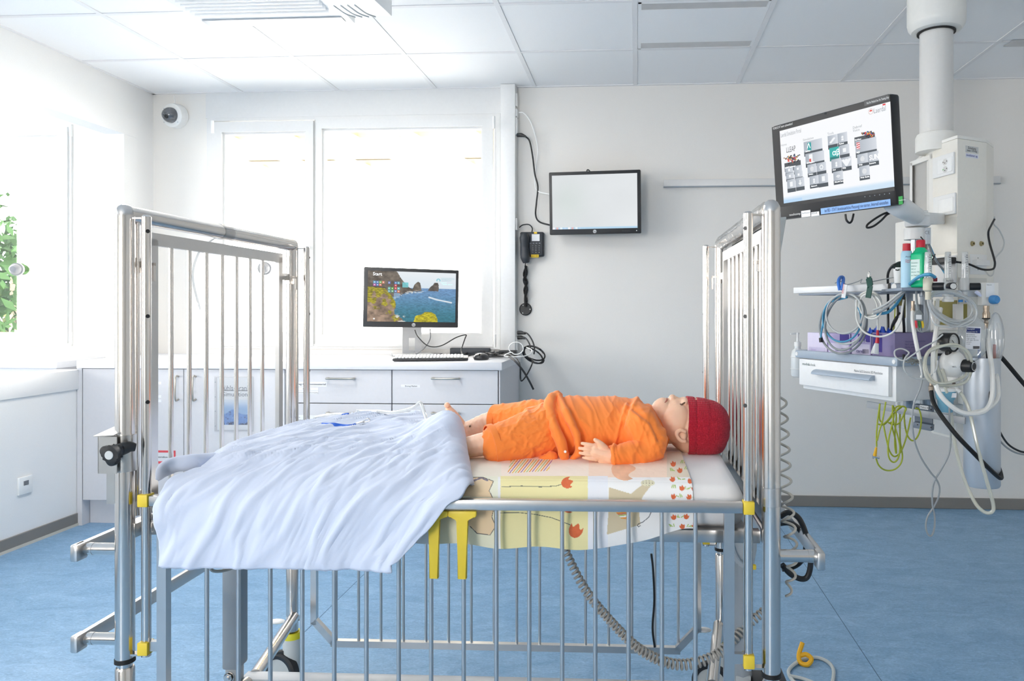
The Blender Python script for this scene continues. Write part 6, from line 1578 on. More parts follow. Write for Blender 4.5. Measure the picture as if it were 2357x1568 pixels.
# hand pump bottle hung on the left side in a wire holder
pb = SH(1836, 830, 0.06); pz = lambda v: SH(1836, v, 0.06).z
o = thing('pump_bottle', 'translucent white pump bottle in a wire holder left of the drawer box', 'bottle', (pb.x, pb.y, pz(866)))
b = MB(); b.lathe([(0, pz(866)), (0.026, pz(866)), (0.030, pz(862)), (0.030, pz(818)), (0.026, pz(808)), (0.014, pz(802)), (0.014, pz(796)), (0, pz(796))], (pb.x, pb.y, 0), seg=28); b.build('bottle_body', mat('milky_plastic', '#e9edee', 0.3, trans=0.15), o)
b = MB(); b.lathe([(0, pz(797)), (0.016, pz(797)), (0.016, pz(788)), (0.006, pz(786)), (0.005, pz(770)), (0.008, pz(770)), (0.008, pz(766)), (0, pz(766))], (pb.x, pb.y, 0), seg=20); nz_ = Vector((pb.x, pb.y, pz(768))); b.tube([nz_, nz_ + Vector((-0.02, -0.005, 0.001)), nz_ + Vector((-0.034, -0.008, -0.002))], 0.004, 8); b.build('pump', WHP, o)
b = MB()
for v in (822, 849): b.tube([Vector((pb.x + 0.033 * math.cos(k / 24 * 2 * PI), pb.y + 0.033 * math.sin(k / 24 * 2 * PI), pz(v))) for k in range(25)], 0.0015, 6, smooth=False)
b.tube([Vector((pb.x + 0.033, pb.y, pz(822))), Vector((pb.x + 0.033, pb.y, pz(868))), Vector((pb.x, pb.y, pz(869))), Vector((pb.x - 0.02, pb.y, pz(869)))], 0.0015, 6); b.build('wire_holder', WHP, o)

# --- tilted screen on its arm
TM = thing('tilted_screen', 'black touch screen on a swivel arm, tilted, showing grey software tiles', 'monitor', P(2085, 490, 2.5))
dTL = 2.8
TL, TR, BR, BL = P(1775, 291, dTL), P(2051, 214, dTL * 0.839), P(2093, 471, dTL * 0.832), P(1808, 503, dTL * 0.993)
cs, x, z, n, W, Hh = oriented(TL, TR, BL, 0.045, mat('screen_case', '#1d1d1f', 0.35), 'case', TM, bev=0.010)
q = lambda a, b_, l=0.0012: on_face(TL, x, z, n, a * W, b_ * Hh, l)
# map photo pixels onto the face
def fa(u, v, l=0.0012):
    r = ray(u, v); p0 = Vector(TL) + n * l; o_ = Vector((0, 0, EYE)); return o_ + r * ((p0 - o_).dot(n) / r.dot(n))
pq = lambda p_: ((p_ - Vector(TL)).dot(x) / W, -(p_ - Vector(TL)).dot(z) / Hh)
b = MB(); c_ = q(0.5, 0.44, 0.0); R = Matrix((x, n, z)).transposed(); b.box(c_ + n * 0.0003, (W * 0.985, 0.0012, Hh * 0.855), R); b.build('glass_front', mat('black_gloss', '#08080a', 0.4), TM)
sc_c = [fa(1787, 303.5), fa(2040, 237), fa(2069, 428), fa(1812.5, 467.5)]
ST, SR_, SB_, SL_ = [pq(p_) for p_ in sc_c]
sx0, sx1 = (ST[0] + SL_[0]) / 2, (SR_[0] + SB_[0]) / 2; sy0, sy1 = (ST[1] + SR_[1]) / 2, (SL_[1] + SB_[1]) / 2
toS = lambda u, v: ((pq(fa(u, v))[0] - sx0) / (sx1 - sx0), (pq(fa(u, v))[1] - sy0) / (sy1 - sy0))
f8 = lambda X_, Y_: toS(1760 + X_ / 5.057, 200 + Y_ / 5.058)     # positions read off the enlarged photo
TILES = []
for (ax_, ay_), (bx_, by_), hue, icon in (
    ((232, 893), (428, 955), 0, ''), ((240, 940), (337, 1022), 1, 'w'), ((340, 925), (438, 1005), 1, 'w'), ((250, 1010), (345, 1090), 1, 'w'), ((350, 995), (447, 1072), 1, 'w'), ((262, 1085), (367, 1218), 1, 'h'), ((362, 1065), (470, 1198), 1, 'd'),
    ((455, 645), (678, 768), 1, 'A'), ((475, 785), (699, 900), 1, 'R'), ((498, 910), (610, 1035), 1, 'o'), ((605, 890), (722, 1015), 1, 'g'), ((522, 1045), (635, 1170), 1, 'm'), ((628, 1022), (745, 1155), 1, 'p'),
    ((735, 575), (852, 708), 1, 't'), ((847, 548), (970, 678), 1, 'm'), ((755, 715), (873, 848), 2, 'ab'), ((870, 688), (992, 822), 1, 'w'), ((778, 850), (898, 985), 1, 'm'), ((893, 828), (1017, 965), 1, 'k'), ((800, 995), (920, 1125), 1, 'wf'),
    ((1046, 590), (1290, 638), 0, ''), ((1056, 635), (1312, 782), 1, 'R2'), ((1076, 790), (1207, 925), 1, 'gl'), ((1200, 765), (1335, 905), 1, 'SUN'), ((1100, 930), (1230, 1075), 1, 'gl')):
    # tile box in screen units: use its left-top and right-bottom corners along the tile's own axes
    l0 = f8(ax_, ay_); r1 = f8(bx_, by_ - (bx_ - ax_) * 0.23 * 0.0)
    TILES.append((l0[0], l0[1], r1[0], r1[1], hue, icon))
def portal_fn(U, V):
    A = np.array; c = np.ones(U.shape + (3,)) * A([0.955, 0.96, 0.972])
    g = ss(0.90, 0.955, V)[..., None]; c = c * (1 - g) + A([0.80, 0.88, 0.95]) * g
    c[(V > 0.955) & (U < 0.19)] = A([0.72, 0.84, 0.95])
    for x0, y0, x1, y1, hue, ic in TILES:
        m_ = (U > x0) & (U < x1) & (V > y0) & (V < y1); 
        if hue == 0: c[m_] = A([0.30, 0.32, 0.34]); continue
        t_ = np.clip((U - x0) / (x1 - x0), 0, 1)[..., None]; s_ = np.clip((V - y0) / (y1 - y0), 0, 1)[..., None]
        col = (A([0.66, 0.69, 0.73]) * (1 - t_) + A([0.83, 0.85, 0.88]) * t_) if hue == 1 else A([0.20, 0.68, 0.66]) * np.ones_like(t_) * 1.0
        c = np.where(m_[..., None], col, c)
        bar = m_ & (V > y1 - 0.30 * (y1 - y0)); c[bar] = A([0.29, 0.32, 0.35]) if hue == 1 else A([0.12, 0.48, 0.47])
        cx_, cy_ = (x0 + x1) / 2, y0 + 0.38 * (y1 - y0); hh = (y1 - y0) * 0.2; asp = (y1 - y0) / max(x1 - x0, 1e-6)
        du_, dv_ = (U - cx_) * 1.9, (V - cy_); rr = np.hypot(du_, dv_); Wt = A([0.94, 0.95, 0.96])
        if ic in ('o', 'gl'): c[m_ & (rr < hh)] = Wt * 0.95; c[m_ & (rr < hh) & (np.abs(((V - y0) * 60) % 1 - 0.5) < 0.12)] = A([0.75, 0.77, 0.8])
        elif ic == 'g': c[m_ & (rr < hh) & (rr > hh * 0.55)] = Wt
        elif ic == 'm': c[m_ & (np.hypot(du_, dv_ + hh * 0.3) < hh * 0.5)] = Wt; c[m_ & (np.abs(du_) < hh * 0.5) & (np.abs(dv_ - hh * 0.6) < hh * 0.35)] = Wt
        elif ic in ('w', 'p', 'h'): c[m_ & (np.abs(du_) < hh * 0.8) & (np.abs(dv_) < hh * (0.75 if ic == 'w' else 0.95))] = Wt
        elif ic == 'd': c[m_ & (np.abs(du_) < hh * 0.3) & (np.abs(dv_) < hh)] = Wt; c[m_ & (np.abs(du_) < (hh * 1.1 - dv_)) & (dv_ > 0.1 * hh) & (dv_ < hh * 1.1)] = Wt
        elif ic == 'k': 
            for a_ in (-0.8, 0, 0.8): c[m_ & (dline(U, V, [(cx_, cy_ + hh), (cx_ + a_ * hh, cy_ - hh * 0.9)]) < 0.012)] = Wt
        elif ic == 't': c[m_ & (dline(U, V, [(cx_ - hh * 0.5, cy_ + hh * 0.7), (cx_ + hh * 0.4, cy_ - hh * 0.6)]) < 0.011)] = Wt
        elif ic == 'wf':
            for k_ in (0.35, 0.75, 1.15): c[m_ & (np.abs(np.hypot(du_, dv_ - hh * 0.7) - hh * k_) < hh * 0.13) & (dv_ - hh * 0.7 < -np.abs(du_) * 0.6)] = Wt
        elif ic == 'A': c[m_ & (U > x0 + 0.2 * (x1 - x0)) & (U < x0 + 0.4 * (x1 - x0)) & (V > y0 + 0.1 * (y1 - y0)) & (V < y0 + 0.66 * (y1 - y0))] = A([0.18, 0.62, 0.62])
        elif ic == 'R': 
            c[m_ & (U > x0 + 0.2 * (x1 - x0)) & (U < x0 + 0.38 * (x1 - x0)) & (V > y0 + 0.08 * (y1 - y0)) & (V < y0 + 0.64 * (y1 - y0))] = Wt
            c[m_ & (U > x0 + 0.2 * (x1 - x0)) & (U < x0 + 0.30 * (x1 - x0)) & (V > y0 + 0.4 * (y1 - y0)) & (V < y0 + 0.64 * (y1 - y0))] = A([0.86, 0.35, 0.33])
        elif ic == 'R2':
            k_ = m_ & (U > x0 + 0.05 * (x1 - x0)) & (U < x0 + 0.22 * (x1 - x0)) & (V > y0 + 0.1 * (y1 - y0)) & (V < y0 + 0.5 * (y1 - y0)); c[k_] = Wt; c[k_ & (((V + U * 0.3) * 38) % 1 < 0.55)] = A([0.88, 0.25, 0.27])
    # scattered coloured figures over two captions
    r_ = np.random.default_rng(3)
    for (X0, Y0, sxx, syy, nn) in ((320, 838, 85, 32, 70), (1215, 548, 70, 26, 70)):
        for k_ in range(nn):
            u_, v_ = f8(X0 + r_.normal() * sxx * 0.5, Y0 + r_.normal() * syy * 0.55); col = [(0.15, 0.15, 0.17), (0.12, 0.12, 0.2), (0.85, 0.25, 0.2), (0.25, 0.4, 0.6), (0.9, 0.75, 0.25), (0.55, 0.4, 0.3)][r_.integers(6)]
            c[(np.abs(U - u_) < 0.006) & (np.abs(V - v_) < 0.009)] = A(col)
    u_, v_ = f8(1392, 205); c[(np.abs(U - u_) < 0.012) & (np.abs(V - v_) < 0.010)] = A([0.88, 0.28, 0.30])
    u_, v_ = f8(1238, 287); rr = np.hypot((U - u_) * 1.7, V - v_); c[(rr < 0.035) & (rr > 0.029)] = A([0.82, 0.72, 0.70]); c[(rr < 0.02) & (V < v_)] = A([0.88, 0.30, 0.25]); 
    return np.clip(c, 0, 1)
s_at = lambda a, b_, l=0.0021: q(sx0 + (sx1 - sx0) * a, sy0 + (sy1 - sy0) * b_, l)
panel('display', s_at(0, 0), s_at(1, 0), s_at(1, 1), s_at(0, 1), 420, 260, portal_fn, mat_attr('lit_display'), TM)
DTX = mat('display_grey_text', '#8c9094', 0.6); DTD = mat('display_dark_text', '#3a3d42', 0.6); DW = mat('display_white', '#ffffff')
tx = lambda s, X_, Y_, sz, m_, **k: text(s, s_at(*f8(X_, Y_), 0.0028), x, z, sz, m_, TM, **k)
tx('Laerdal Simulation Portal', 190, 570, 0.022, DTX, width=0.10); tx('LLEAP', 255, 742, 0.028, DTD, width=0.045); tx('αβ', 792, 775, 0.026, DW); tx('SUN', 1222, 832, 0.024, DW, width=0.036); tx('Λ', 497, 695, 0.024, DW)
tx('Laerdal', 1272, 285, 0.024, DTX, width=0.045); tx('Simulation', 450, 622, 0.012, DTX); tx('Tools', 735, 553, 0.012, DTX); tx('Debrief', 1030, 480, 0.012, DTX); tx('Home', 192, 685, 0.012, DTX); tx('Voice', 1032, 515, 0.012, DTX)
for X_, Y_, s in ((242, 945, 'LLEAP Instructor'), (480, 755, 'SimPad'), (495, 890, 'SimCapture'), (1055, 622, 'SimView'), (1075, 768, 'RQI'), (1100, 912, 'Web'), (545, 1160, 'Network'), (820, 1112, 'WLAN Setup'), (1222, 895, 'Scenario'), (795, 970, 'User'), (912, 948, 'Help'), (870, 668, 'Patient'), (518, 1022, 'Online'), (1120, 1060, 'Web Guide')): tx(s, X_, Y_, 0.0075, DW)
# writing on the case
def ft(s, u, v, sz, m_, **k): return text(s, fa(u, v, 0.0016), x, z, sz, m_, TM, **k)
ft('VORSICHT beim schwenken!', 1779, 297, 0.012, WHP, width=0.100)
def stk(u0, v0, u1, v1, m_, name, l=0.0014):
    """sticker between two opposite corners, square to the screen"""
    a = fa(u0, v0, l); c = fa(u1, v1, l); w_ = (c - a).dot(x); h_ = (a - c).dot(z); ctr = (a + c) / 2
    b = MB(); b.box(ctr, (w_, 0.0006, h_), Matrix((x, n, z)).transposed()); return b.build(name, m_, TM)
stk(1989, 232, 2046, 229, mat('strip_dark', '#4a4a4a', 0.5), 'dark_label'); ft('Not For Medical Use. For Training Only', 1995, 238, 0.010, WHP, width=0.085)
bs = stk(1889, 480, 2050, 473, mat('sticker_blue', '#8ab4ea', 0.55), 'blue_label'); ft('bei BD - STAT (kontinuierliche Messung) nie starten, Intervall einstellen', 1898, 485.5, 0.0165, mat('navy_ink', '#2a3c66', 0.6), width=0.262)
stk(2068, 452.5, 2078.5, 470, mat('sticker_green', '#1f9a40', 0.55), 'green_label'); ft('touchview', 2069, 461.5, 0.006, WHP)
stk(1844, 486, 1866, 498, PAPER, 'white_label'); ft('SimMonitor', 1846, 491.5, 0.008, DTX); stk(1867, 489, 1886, 496, PAPER, 'white_label'); ft('0123-45', 1868, 492, 0.008, DTD)
ft('touchcomp', 1817, 495, 0.012, WHP)
b = MB(); c_ = fa(1900, 261, 0.001); b.cyl(c_, c_ + n * 0.001, 0.0045, 14); b.build('webcam', mat('lens_dark', '#26282d', 0.2), TM)
for k in range(6): c_ = fa(1991 + 11.3 * k, 453 - 1.5 * k, 0.001); b = MB(); b.cyl(c_, c_ + n * 0.0006, 0.0016, 8); b.build('touch_key', GREYP, TM)
# arm
bk = (fa(1995, 400) - n * 0.05)
b = MB(); j0 = P(2075, 478, 2.52); j1 = P(2107, 497, 2.66)
b.tube([bk, P(2050, 462, 2.5), j0, j1], [0.03, 0.032, 0.036, 0.032], 16); b.build('tilt_arm', WHP, TM)
b = MB(); c_ = P(2106, 489, 2.60); b.lathe([(0, 0.004), (0.009, 0.004), (0.0095, 0)], c_, (0.2, -1, 0.1), 16); b.build('pivot_cap', mat('navy_plastic', '#22253f', 0.4), TM)
arm0 = P(2112, 512, 2.75)
b = MB(); b.lathe([(0, 0.0), (0.042, 0.0), (0.045, 0.006), (0.045, 0.034), (0.040, 0.040), (0, 0.040)], (arm0.x, arm0.y, zP(522, 2.75)), seg=28); b.bar(arm0 + Vector((0, 0, 0.012)), P(2150, 505, 3.12), 0.085, 0.045, bev=0.006); b.span((arm0.x - 0.03, arm0.y - 0.0, zP(502, 2.75)), (arm0.x + 0.04, arm0.y + 0.06, zP(484, 2.75)), bev=0.004); b.build('arm_head', WHP, TM)
b = MB(); b.lathe([(0, 0), (0.036, 0), (0.036, 0.042), (0, 0.042)], (arm0.x - 0.012, arm0.y, zP(552, 2.75)), seg=28); ah = b.build('arm_socket', WHP, TM)
text('CE', Vector((arm0.x + 0.012, arm0.y - 0.036, zP(538, 2.75))), (1, 0.3, 0), UP, 0.018, mat('print_grey2', '#7d8084'), ah)
b = MB(); b.cyl((arm0.x - 0.012, arm0.y, zP(640, 2.75)), (arm0.x - 0.012, arm0.y, zP(550, 2.75)), 0.014, 16); b.span((arm0.x + 0.045, arm0.y + 0.03, zP(560, 2.75)), (arm0.x + 0.06, arm0.y + 0.05, zP(522, 2.75))); b.build('arm_post', mat('aluminium', '#c9d0d8'), TM)
for pts, lab in (([(1946, 493), (1948, 506), (1955, 513), (1961, 508), (1965, 492)], 'short black cable loop under the tilted screen, left one'), ([(2055, 489), (2040, 490), (2020, 500), (1998, 516), (1996, 524), (2010, 521), (2028, 508), (2042, 494), (2058, 487)], 'long black cable loop under the tilted screen beside the arm')):
    b = MB(); b.tube([P(u, v, 2.60) for u, v in pts], 0.0038, 8); tag(b.build('cable_loop', BLK), lab, 'cable')

# --- bottles and scanner on the arm
def pvz(u, v, d): return P(u, v, d)
d = 2.68; p_ = P(2087, 650, d); zz = lambda v: zP(v, d)
ZBT = 1.2785
o = thing('spray_bottle', 'small pale blue bottle with red cap left of the green bottle', 'bottle', (p_.x, p_.y, ZBT))
b = MB(); b.span((p_.x - 0.03, p_.y - 0.035, ZBT - 0.012), (p_.x + 0.085, p_.y + 0.30, ZBT - 0.001), bev=0.002); b.build('bottle_tray', mat('arm_grey', '#8d98a6'), us)
b = MB(); b.lathe([(0, ZBT), (0.020, ZBT), (0.020, zz(584)), (0.016, zz(578)), (0, zz(578))], (p_.x, p_.y, 0), seg=24); bd = b.build('bottle_body', mat('bottle_blue', '#b5dcef', 0.4), o)
b = MB(); b.lathe([(0, zz(579)), (0.0145, zz(579)), (0.0135, zz(561)), (0, zz(560))], (p_.x, p_.y, 0), seg=24); b.build('cap', mat('cap_red', '#cf1f35', 0.4), o)
for v, t_, m_ in ((592, 'Alcohol', 'navy'), (600, 'Desinfektion', 'red'), (604, 'Haut', 'red')): text(t_, Vector((p_.x - 0.012, p_.y - 0.0205, zz(v))), (1, 0, 0), UP, 0.008, mat('navy_ink', '#2a3c66') if m_ == 'navy' else mat('cap_red', '#cf1f35'), bd)
d = 2.66; p_ = P(2119, 650, d); 
o = thing('green_bottle', 'bright green square disinfectant bottle with red cap', 'bottle', (p_.x, p_.y, zz(660)))
Rz = Matrix.Rotation(0.6, 3, 'Z')
b = MB(); b.box((p_.x, p_.y, (ZBT + zz(583)) / 2), (0.060, 0.056, zz(583) - ZBT), Rz, bev=0.008, seg=3); q_ = zz(583); b.lathe([(0.02, q_ - 0.006), (0.028, q_), (0.013, q_ + 0.022), (0, q_ + 0.022)], (p_.x, p_.y, 0), seg=24); bd = b.build('bottle_body', mat('bottle_green', '#10c98a', 0.3), o)
b = MB(); b.lathe([(0, zz(570)), (0.0155, zz(570)), (0.0155, zz(555)), (0.014, zz(553)), (0, zz(553))], (p_.x, p_.y, 0), seg=28); b.build('cap', mat('cap_red', '#cf1f35'), o)
xa_ = Rz @ Vector((1, 0, 0)); nn_ = Rz @ Vector((0, -1, 0)); xl_ = Rz @ Vector((0, -1, 0)); nl_ = Rz @ Vector((-1, 0, 0))
b = MB(); b.box(Vector((p_.x, p_.y, zz(622))) + nl_ * 0.0304, (0.001, 0.036, 0.075), Rz); lb = b.build('label', mat('label_mint', '#dff0e8', 0.5), o)
for k in range(5): text(('Händedes-', 'infektion', '500 ml', 'Alkohol 70%', 'zur Hygiene')[k], Vector((p_.x, p_.y, zz(606 + 7 * k))) + nl_ * 0.0311 + Rz @ Vector((0, 0.016, 0)), Rz @ Vector((0, -1, 0)), UP, 0.0065, mat('print_teal', '#2f7f74', 0.6), lb)
d = 2.78; p_ = P(2070, 632, d)
o = thing('hand_scanner', 'white thermometer holder with a green-black handset on the equipment arm', 'thermometer', (p_.x, p_.y, zz(650)))
b = MB(); b.lathe([(0, zz(652)), (0.018, zz(652)), (0.022, zz(616)), (0.0, zz(616))], (p_.x, p_.y, 0), seg=20); ho = b.build('holder', WHP, o)
b = MB(); b.tube([P(2056, 616, d), P(2070, 611, d), P(2084, 612, d), P(2096, 622, d), P(2102, 632, d)], [0.010, 0.015, 0.016, 0.012, 0.006], 12); hs = b.build('handset', mat('scanner_black', '#24302c', 0.4), o)
b = MB(); b.tube([P(2078, 610, d - 0.014), P(2090, 615, d - 0.013), P(2099, 628, d - 0.01)], [0.008, 0.011, 0.006], 10); b.build('green_back', mat('scanner_green', '#3d8f76', 0.4), hs)
b = MB(); b.tube([P(2061, 621, d - 0.024), P(2066, 622, d - 0.026), P(2070, 621, d - 0.024)], 0.0022, 6); b.build('slot', BLK, ho)
b = MB(); b.tube([P(2070, 608, d), P(2055, 612, d), P(2044, 630, d + 0.06), P(2044, 660, d + 0.18), P(2044, 720, d + 0.22), P(2044, 770, d + 0.22), P(2041, 800, d + 0.24)], 0.005, 8); b.build('lead', BLK, o)

# --- flow meters on the gas rail
METT = mat_glass('meter_clear', refl=0.2, mixt=0.5, body='#f4f6f6')
def flowmeter(u, d, label, knob_dir, body_m, vt=582, vb=640, colr=None):
    p_ = P(u, 620, d); zf = lambda v: zP(v, d)
    o = thing('flow_meter', label, 'flow meter', (p_.x, p_.y, zf(690)), 'flow meters on the gas rail')
    b = MB(); b.lathe([(0.0, zf(vb)), (0.0135, zf(vb)), (0.0125, zf(610)), (0.0105, zf(vt)), (0.009, zf(vt - 2)), (0, zf(vt - 2))], (p_.x, p_.y, 0), seg=20); tu = b.build('meter_tube', METT, o)
    b = MB(); b.lathe([(0.0045, zf(vb)), (0.0065, zf(vt))], (p_.x, p_.y, 0), seg=14); b.build('inner_tube', mat('tube_white', '#f6f6f4', 0.4), tu)
    for k in range(9):
        z_ = zf(588 + 5.2 * k); b = MB(); b.span((p_.x + 0.000, p_.y - 0.0132, z_ - 0.0007), (p_.x + (0.0065 if k % 2 else 0.004), p_.y - 0.0100, z_ + 0.0007)); b.build('scale_mark', INK, tu)
    for k, t_ in enumerate(('15', '10', '5', '1')): text(t_, Vector((p_.x - 0.007, p_.y - 0.0134, zf(592 + 13 * k))), (1, 0, 0), UP, 0.006, INK, tu)
    b = MB(); b.lathe([(0, zf(690)), (0.010, zf(690)), (0.010, zf(672)), (0.017, zf(668)), (0.017, zf(644)), (0.0145, zf(vb)), (0, zf(vb))], (p_.x, p_.y, 0), seg=24); bd = b.build('valve_body', body_m, o)
    kd = Vector(knob_dir).normalized(); k0 = Vector((p_.x, p_.y, zf(660))) + kd * 0.016
    b = MB(); b.lathe([(0, 0), (0.014, 0), (0.014, 0.034), (0.0125, 0.037), (0, 0.037)], k0, kd, 24); kn = b.build('knob', BLK, o)
    b = MB(); b.lathe([(0, 0.0385), (0.0105, 0.0385), (0.011, 0.0368)], k0, kd, 20); b.build('knob_face', WHP, kn)
    return o, p_, zf
o, p1, zf = flowmeter(2136, 2.60, 'left oxygen flow meter, beige valve with black knob to the right', (0.9, -0.55, 0), mat('valve_beige', '#d8d2bd', 0.4))
b = MB(); k_ = P(2149, 644, 2.66); b.box(k_, (0.024, 0.01, 0.014), bev=0.002); b.build('red_tag', mat('tag_red', '#8f2030', 0.5), o)
o, p2, zf = flowmeter(2182, 2.74, 'middle flow meter marked Air/O2, knob facing the viewer', (-0.05, -1, 0), mat('valve_grey', '#c9cac8', 0.35))
b = MB(); b.lathe([(0, zf(695)), (0.020, zf(695)), (0.020, zf(689)), (0.017, zf(688)), (0.017, zf(683)), (0.020, zf(682)), (0.020, zf(676)), (0, zf(676))], (p2.x, p2.y, 0), seg=28); b.build('ring_nut', WHP, o)
text('Air/O2', Vector((p2.x - 0.014, p2.y - 0.0178, zf(647))), (1, 0, 0), UP, 0.009, INK, o)
o, p3, zf = flowmeter(2221, 2.82, 'right flow meter with black knob pointing right', (1, -0.3, 0), mat('valve_grey', '#c9cac8'))
b = MB(); b.bar(P(2118, 676, 2.80), P(2280, 676, 2.90), 0.012, 0.025, bev=0.002); b.build('gas_rail', mat('aluminium', '#c9d0d8'), pen)
# blue-knob mixer at the right
o = thing('gas_mixer', 'white gas regulator plate with a blue knob at the right edge of the column', 'regulator', P(2274, 690, 2.85))
m0 = P(2274, 677, 2.86); b = MB(); b.box(m0, (0.068, 0.03, 0.088), Matrix.Rotation(0.12, 3, 'Z'), bev=0.003); b.build('case', ENAM, o)
b = MB(); b.box(P(2279, 668, 2.84), (0.034, 0.003, 0.055), Matrix.Rotation(0.12, 3, 'Z'), bev=0.001); pt = b.build('scale_plate', mat('plate_pale', '#f0f1f2', 0.4), o)
text('Vakuum', P(2271, 656, 2.835), (1, 0.1, 0), UP, 0.006, INK, pt)
b = MB(); k0 = P(2283, 690, 2.84); b.lathe([(0, 0), (0.0165, 0), (0.0175, 0.006), (0.0165, 0.022), (0.013, 0.027), (0, 0.027)], k0, (0.35, -1, 0), 24); b.build('blue_knob', mat('knob_blue', '#4b93cf', 0.4), o)
BRASS = mat('coupling_steel', '#b9a794', 0.3, 1.0)
cx_ = P(2270, 720, 2.84); zf = lambda v: zP(v, 2.84)
o = thing('hose_coupling', 'metal quick coupling with black hose hanging below the blue-knob regulator', 'coupling', (cx_.x, cx_.y, zf(760)))
b = MB(); b.lathe([(0, zf(758)), (0.007, zf(758)), (0.007, zf(745)), (0.009, zf(744)), (0.006, zf(738)), (0.013, zf(734)), (0.014, zf(722)), (0.010, zf(716)), (0.011, zf(712)), (0.011, zf(704)), (0, zf(704))], (cx_.x, cx_.y, 0), seg=20); b.build('coupling_body', BRASS, o)
b = MB(); b.lathe([(0.0138, zf(734.5)), (0.015, zf(734)), (0.015, zf(732.5)), (0.0138, zf(732))], (cx_.x, cx_.y, 0), seg=20); b.build('seal_ring', BLKR, o)
b = MB(); b.tube([Vector((cx_.x, cx_.y, zf(757))), P(2270, 790, 2.82), P(2274, 850, 2.76), P(2279, 900, 2.72), P(2275, 932, 2.70), P(2262, 950, 2.69)], 0.004, 8); b.build('black_line', BLK, o)

# --- aluminium tube with bags
at = P(2260, 960, 2.78); zf = lambda v: zP(v, 2.78); AR = 0.063
o = thing('aluminium_tube', 'tall brushed aluminium tube holder hanging at the right side of the column', 'holder', (at.x, at.y, zf(1119)))
ALT = mat('tube_aluminium', '#d5d8dc', 0.42, 0.65, vary=0.03, bscale=4)
b = MB(); b.lathe([(0, zf(1118)), (AR - 0.004, zf(1118)), (AR, zf(1114)), (AR, zf(823)), (AR - 0.002, zf(823)), (AR - 0.002, zf(1110)), (0, zf(1110))], (at.x, at.y, 0), seg=48); b.build('tube', ALT, o)
b = MB(); b.box((at.x - 0.02, at.y + AR + 0.02, zf(900)), (0.05, 0.06, 0.12), bev=0.003); b.build('bracket', ENAM, o)
bg = thing('plastic_bag', 'clear suction bag with a white label standing in the aluminium tube', 'bag', (at.x, at.y, zf(850)))
b = MB(); BAGM = mat_glass('bag_film', refl=0.2, mixt=0.25, body='#e6edf0', rough=0.08)
c_ = P(2238, 780, 2.70); b.ball(c_, (0.055, 0.02, 0.085), 3); 
for v in b.bm.verts: v.co += v.normal * 0.0 + Vector((0, 0.006 * math.sin(v.co.z * 70 + v.co.x * 40), 0))
b.build('bag', BAGM, bg)
b = MB(); b.box(P(2240, 778, 2.665), (0.054, 0.0012, 0.082), Matrix.Rotation(0.1, 3, 'Z') @ Matrix.Rotation(0.05, 3, 'Y')); lb = b.build('label', mat('label_white', '#ebebee'), bg)
b = MB(); b.box(P(2240.5, 761, 2.6635), (0.050, 0.0006, 0.018), Matrix.Rotation(0.1, 3, 'Z') @ Matrix.Rotation(0.05, 3, 'Y')); b.build('blue_band', mat('band_navy', '#26356f', 0.5), lb)
LX = Matrix.Rotation(0.1, 3, 'Z') @ Vector((1, 0, 0))
text('Receptal', P(2226, 757.5, 2.6625), LX, UP, 0.008, WHP, lb); text('Suction liner 2L', P(2226, 764, 2.6625), LX, UP, 0.006, WHP, lb)
for k in range(6): text(('REF 43440-02', 'Abscon unit liner', 'single use only', 'LOT 2204  CE 0123', 'sterile R', '2 Liter')[k], P(2224, 771 + 4.2 * k, 2.6635), LX, UP, 0.0055, INK, lb)
for k in range(12):
    b = MB(); c_ = P(2240 + 1.25 * k, 800, 2.6640); b.box(c_, (0.0006 + 0.0005 * (k % 3), 0.0006, 0.010)); b.build('bar_mark', INK, lb)
b = MB(); c_ = P(2292, 780, 2.78); b.ball(c_, (0.030, 0.03, 0.10), 3); b.build('clear_pouch', BAGM, bg)
# things inside the tube
for u, v, m_, nm, lab in ((2254, 800, mat('stick_blue', '#2a57a8', 0.5), 'catheter', 'blue-ended catheter standing in the aluminium tube'), (2289, 805, mat('stick_red', '#d8765f', 0.5), 'catheter', 'orange-ended catheter standing in the aluminium tube')):
    p_ = P(u, v, 2.78); b = MB(); b.bar(Vector((p_.x, p_.y, zf(880))), Vector((p_.x, p_.y, zf(v - 12))), 0.006, 0.012); tag(b.build(nm, m_), lab, 'catheter')

# --- suction regulator, gauge and cup
sg = thing('suction_regulator', 'white ball-shaped suction regulator with black gauge and black knob', 'regulator', P(2190, 880, 2.66))
rb = P(2192, 838, 2.66); b = MB(); b.ball(rb, (0.046, 0.046, 0.051), 4); b.lathe([(0, -0.085), (0.020, -0.085), (0.022, -0.066), (0.018, -0.045), (0, -0.04)], rb, (0, 0, 1), 24); b.lathe([(0, 0.075), (0.017, 0.075), (0.019, 0.045), (0, 0.04)], rb, (0, 0, 1), 20); bd = b.build('body', mat('regulator_white', '#eeedea', 0.3), sg)
ga = P(2176, 788, 2.66); gd = Vector((0.65, -1, 0.02)).normalized()
b = MB(); b.lathe([(0, -0.012), (0.031, -0.012), (0.034, -0.006), (0.034, 0.034), (0.030, 0.036), (0.029, 0.031), (0, 0.031)], ga, gd, 36); b.cyl(ga + Vector((0.006, -0.012, -0.03)), ga + Vector((0.006, -0.012, -0.05)), 0.012, 14); gg = b.build('gauge', BLK, sg)
b = MB(); b.lathe([(0, 0.0315), (0.0285, 0.0312)], ga, gd, 30); dl = b.build('dial', mat('dial_grey', '#c9cac6', 0.4), gg)
gx_ = Vector((1, 0.65, 0)).normalized()
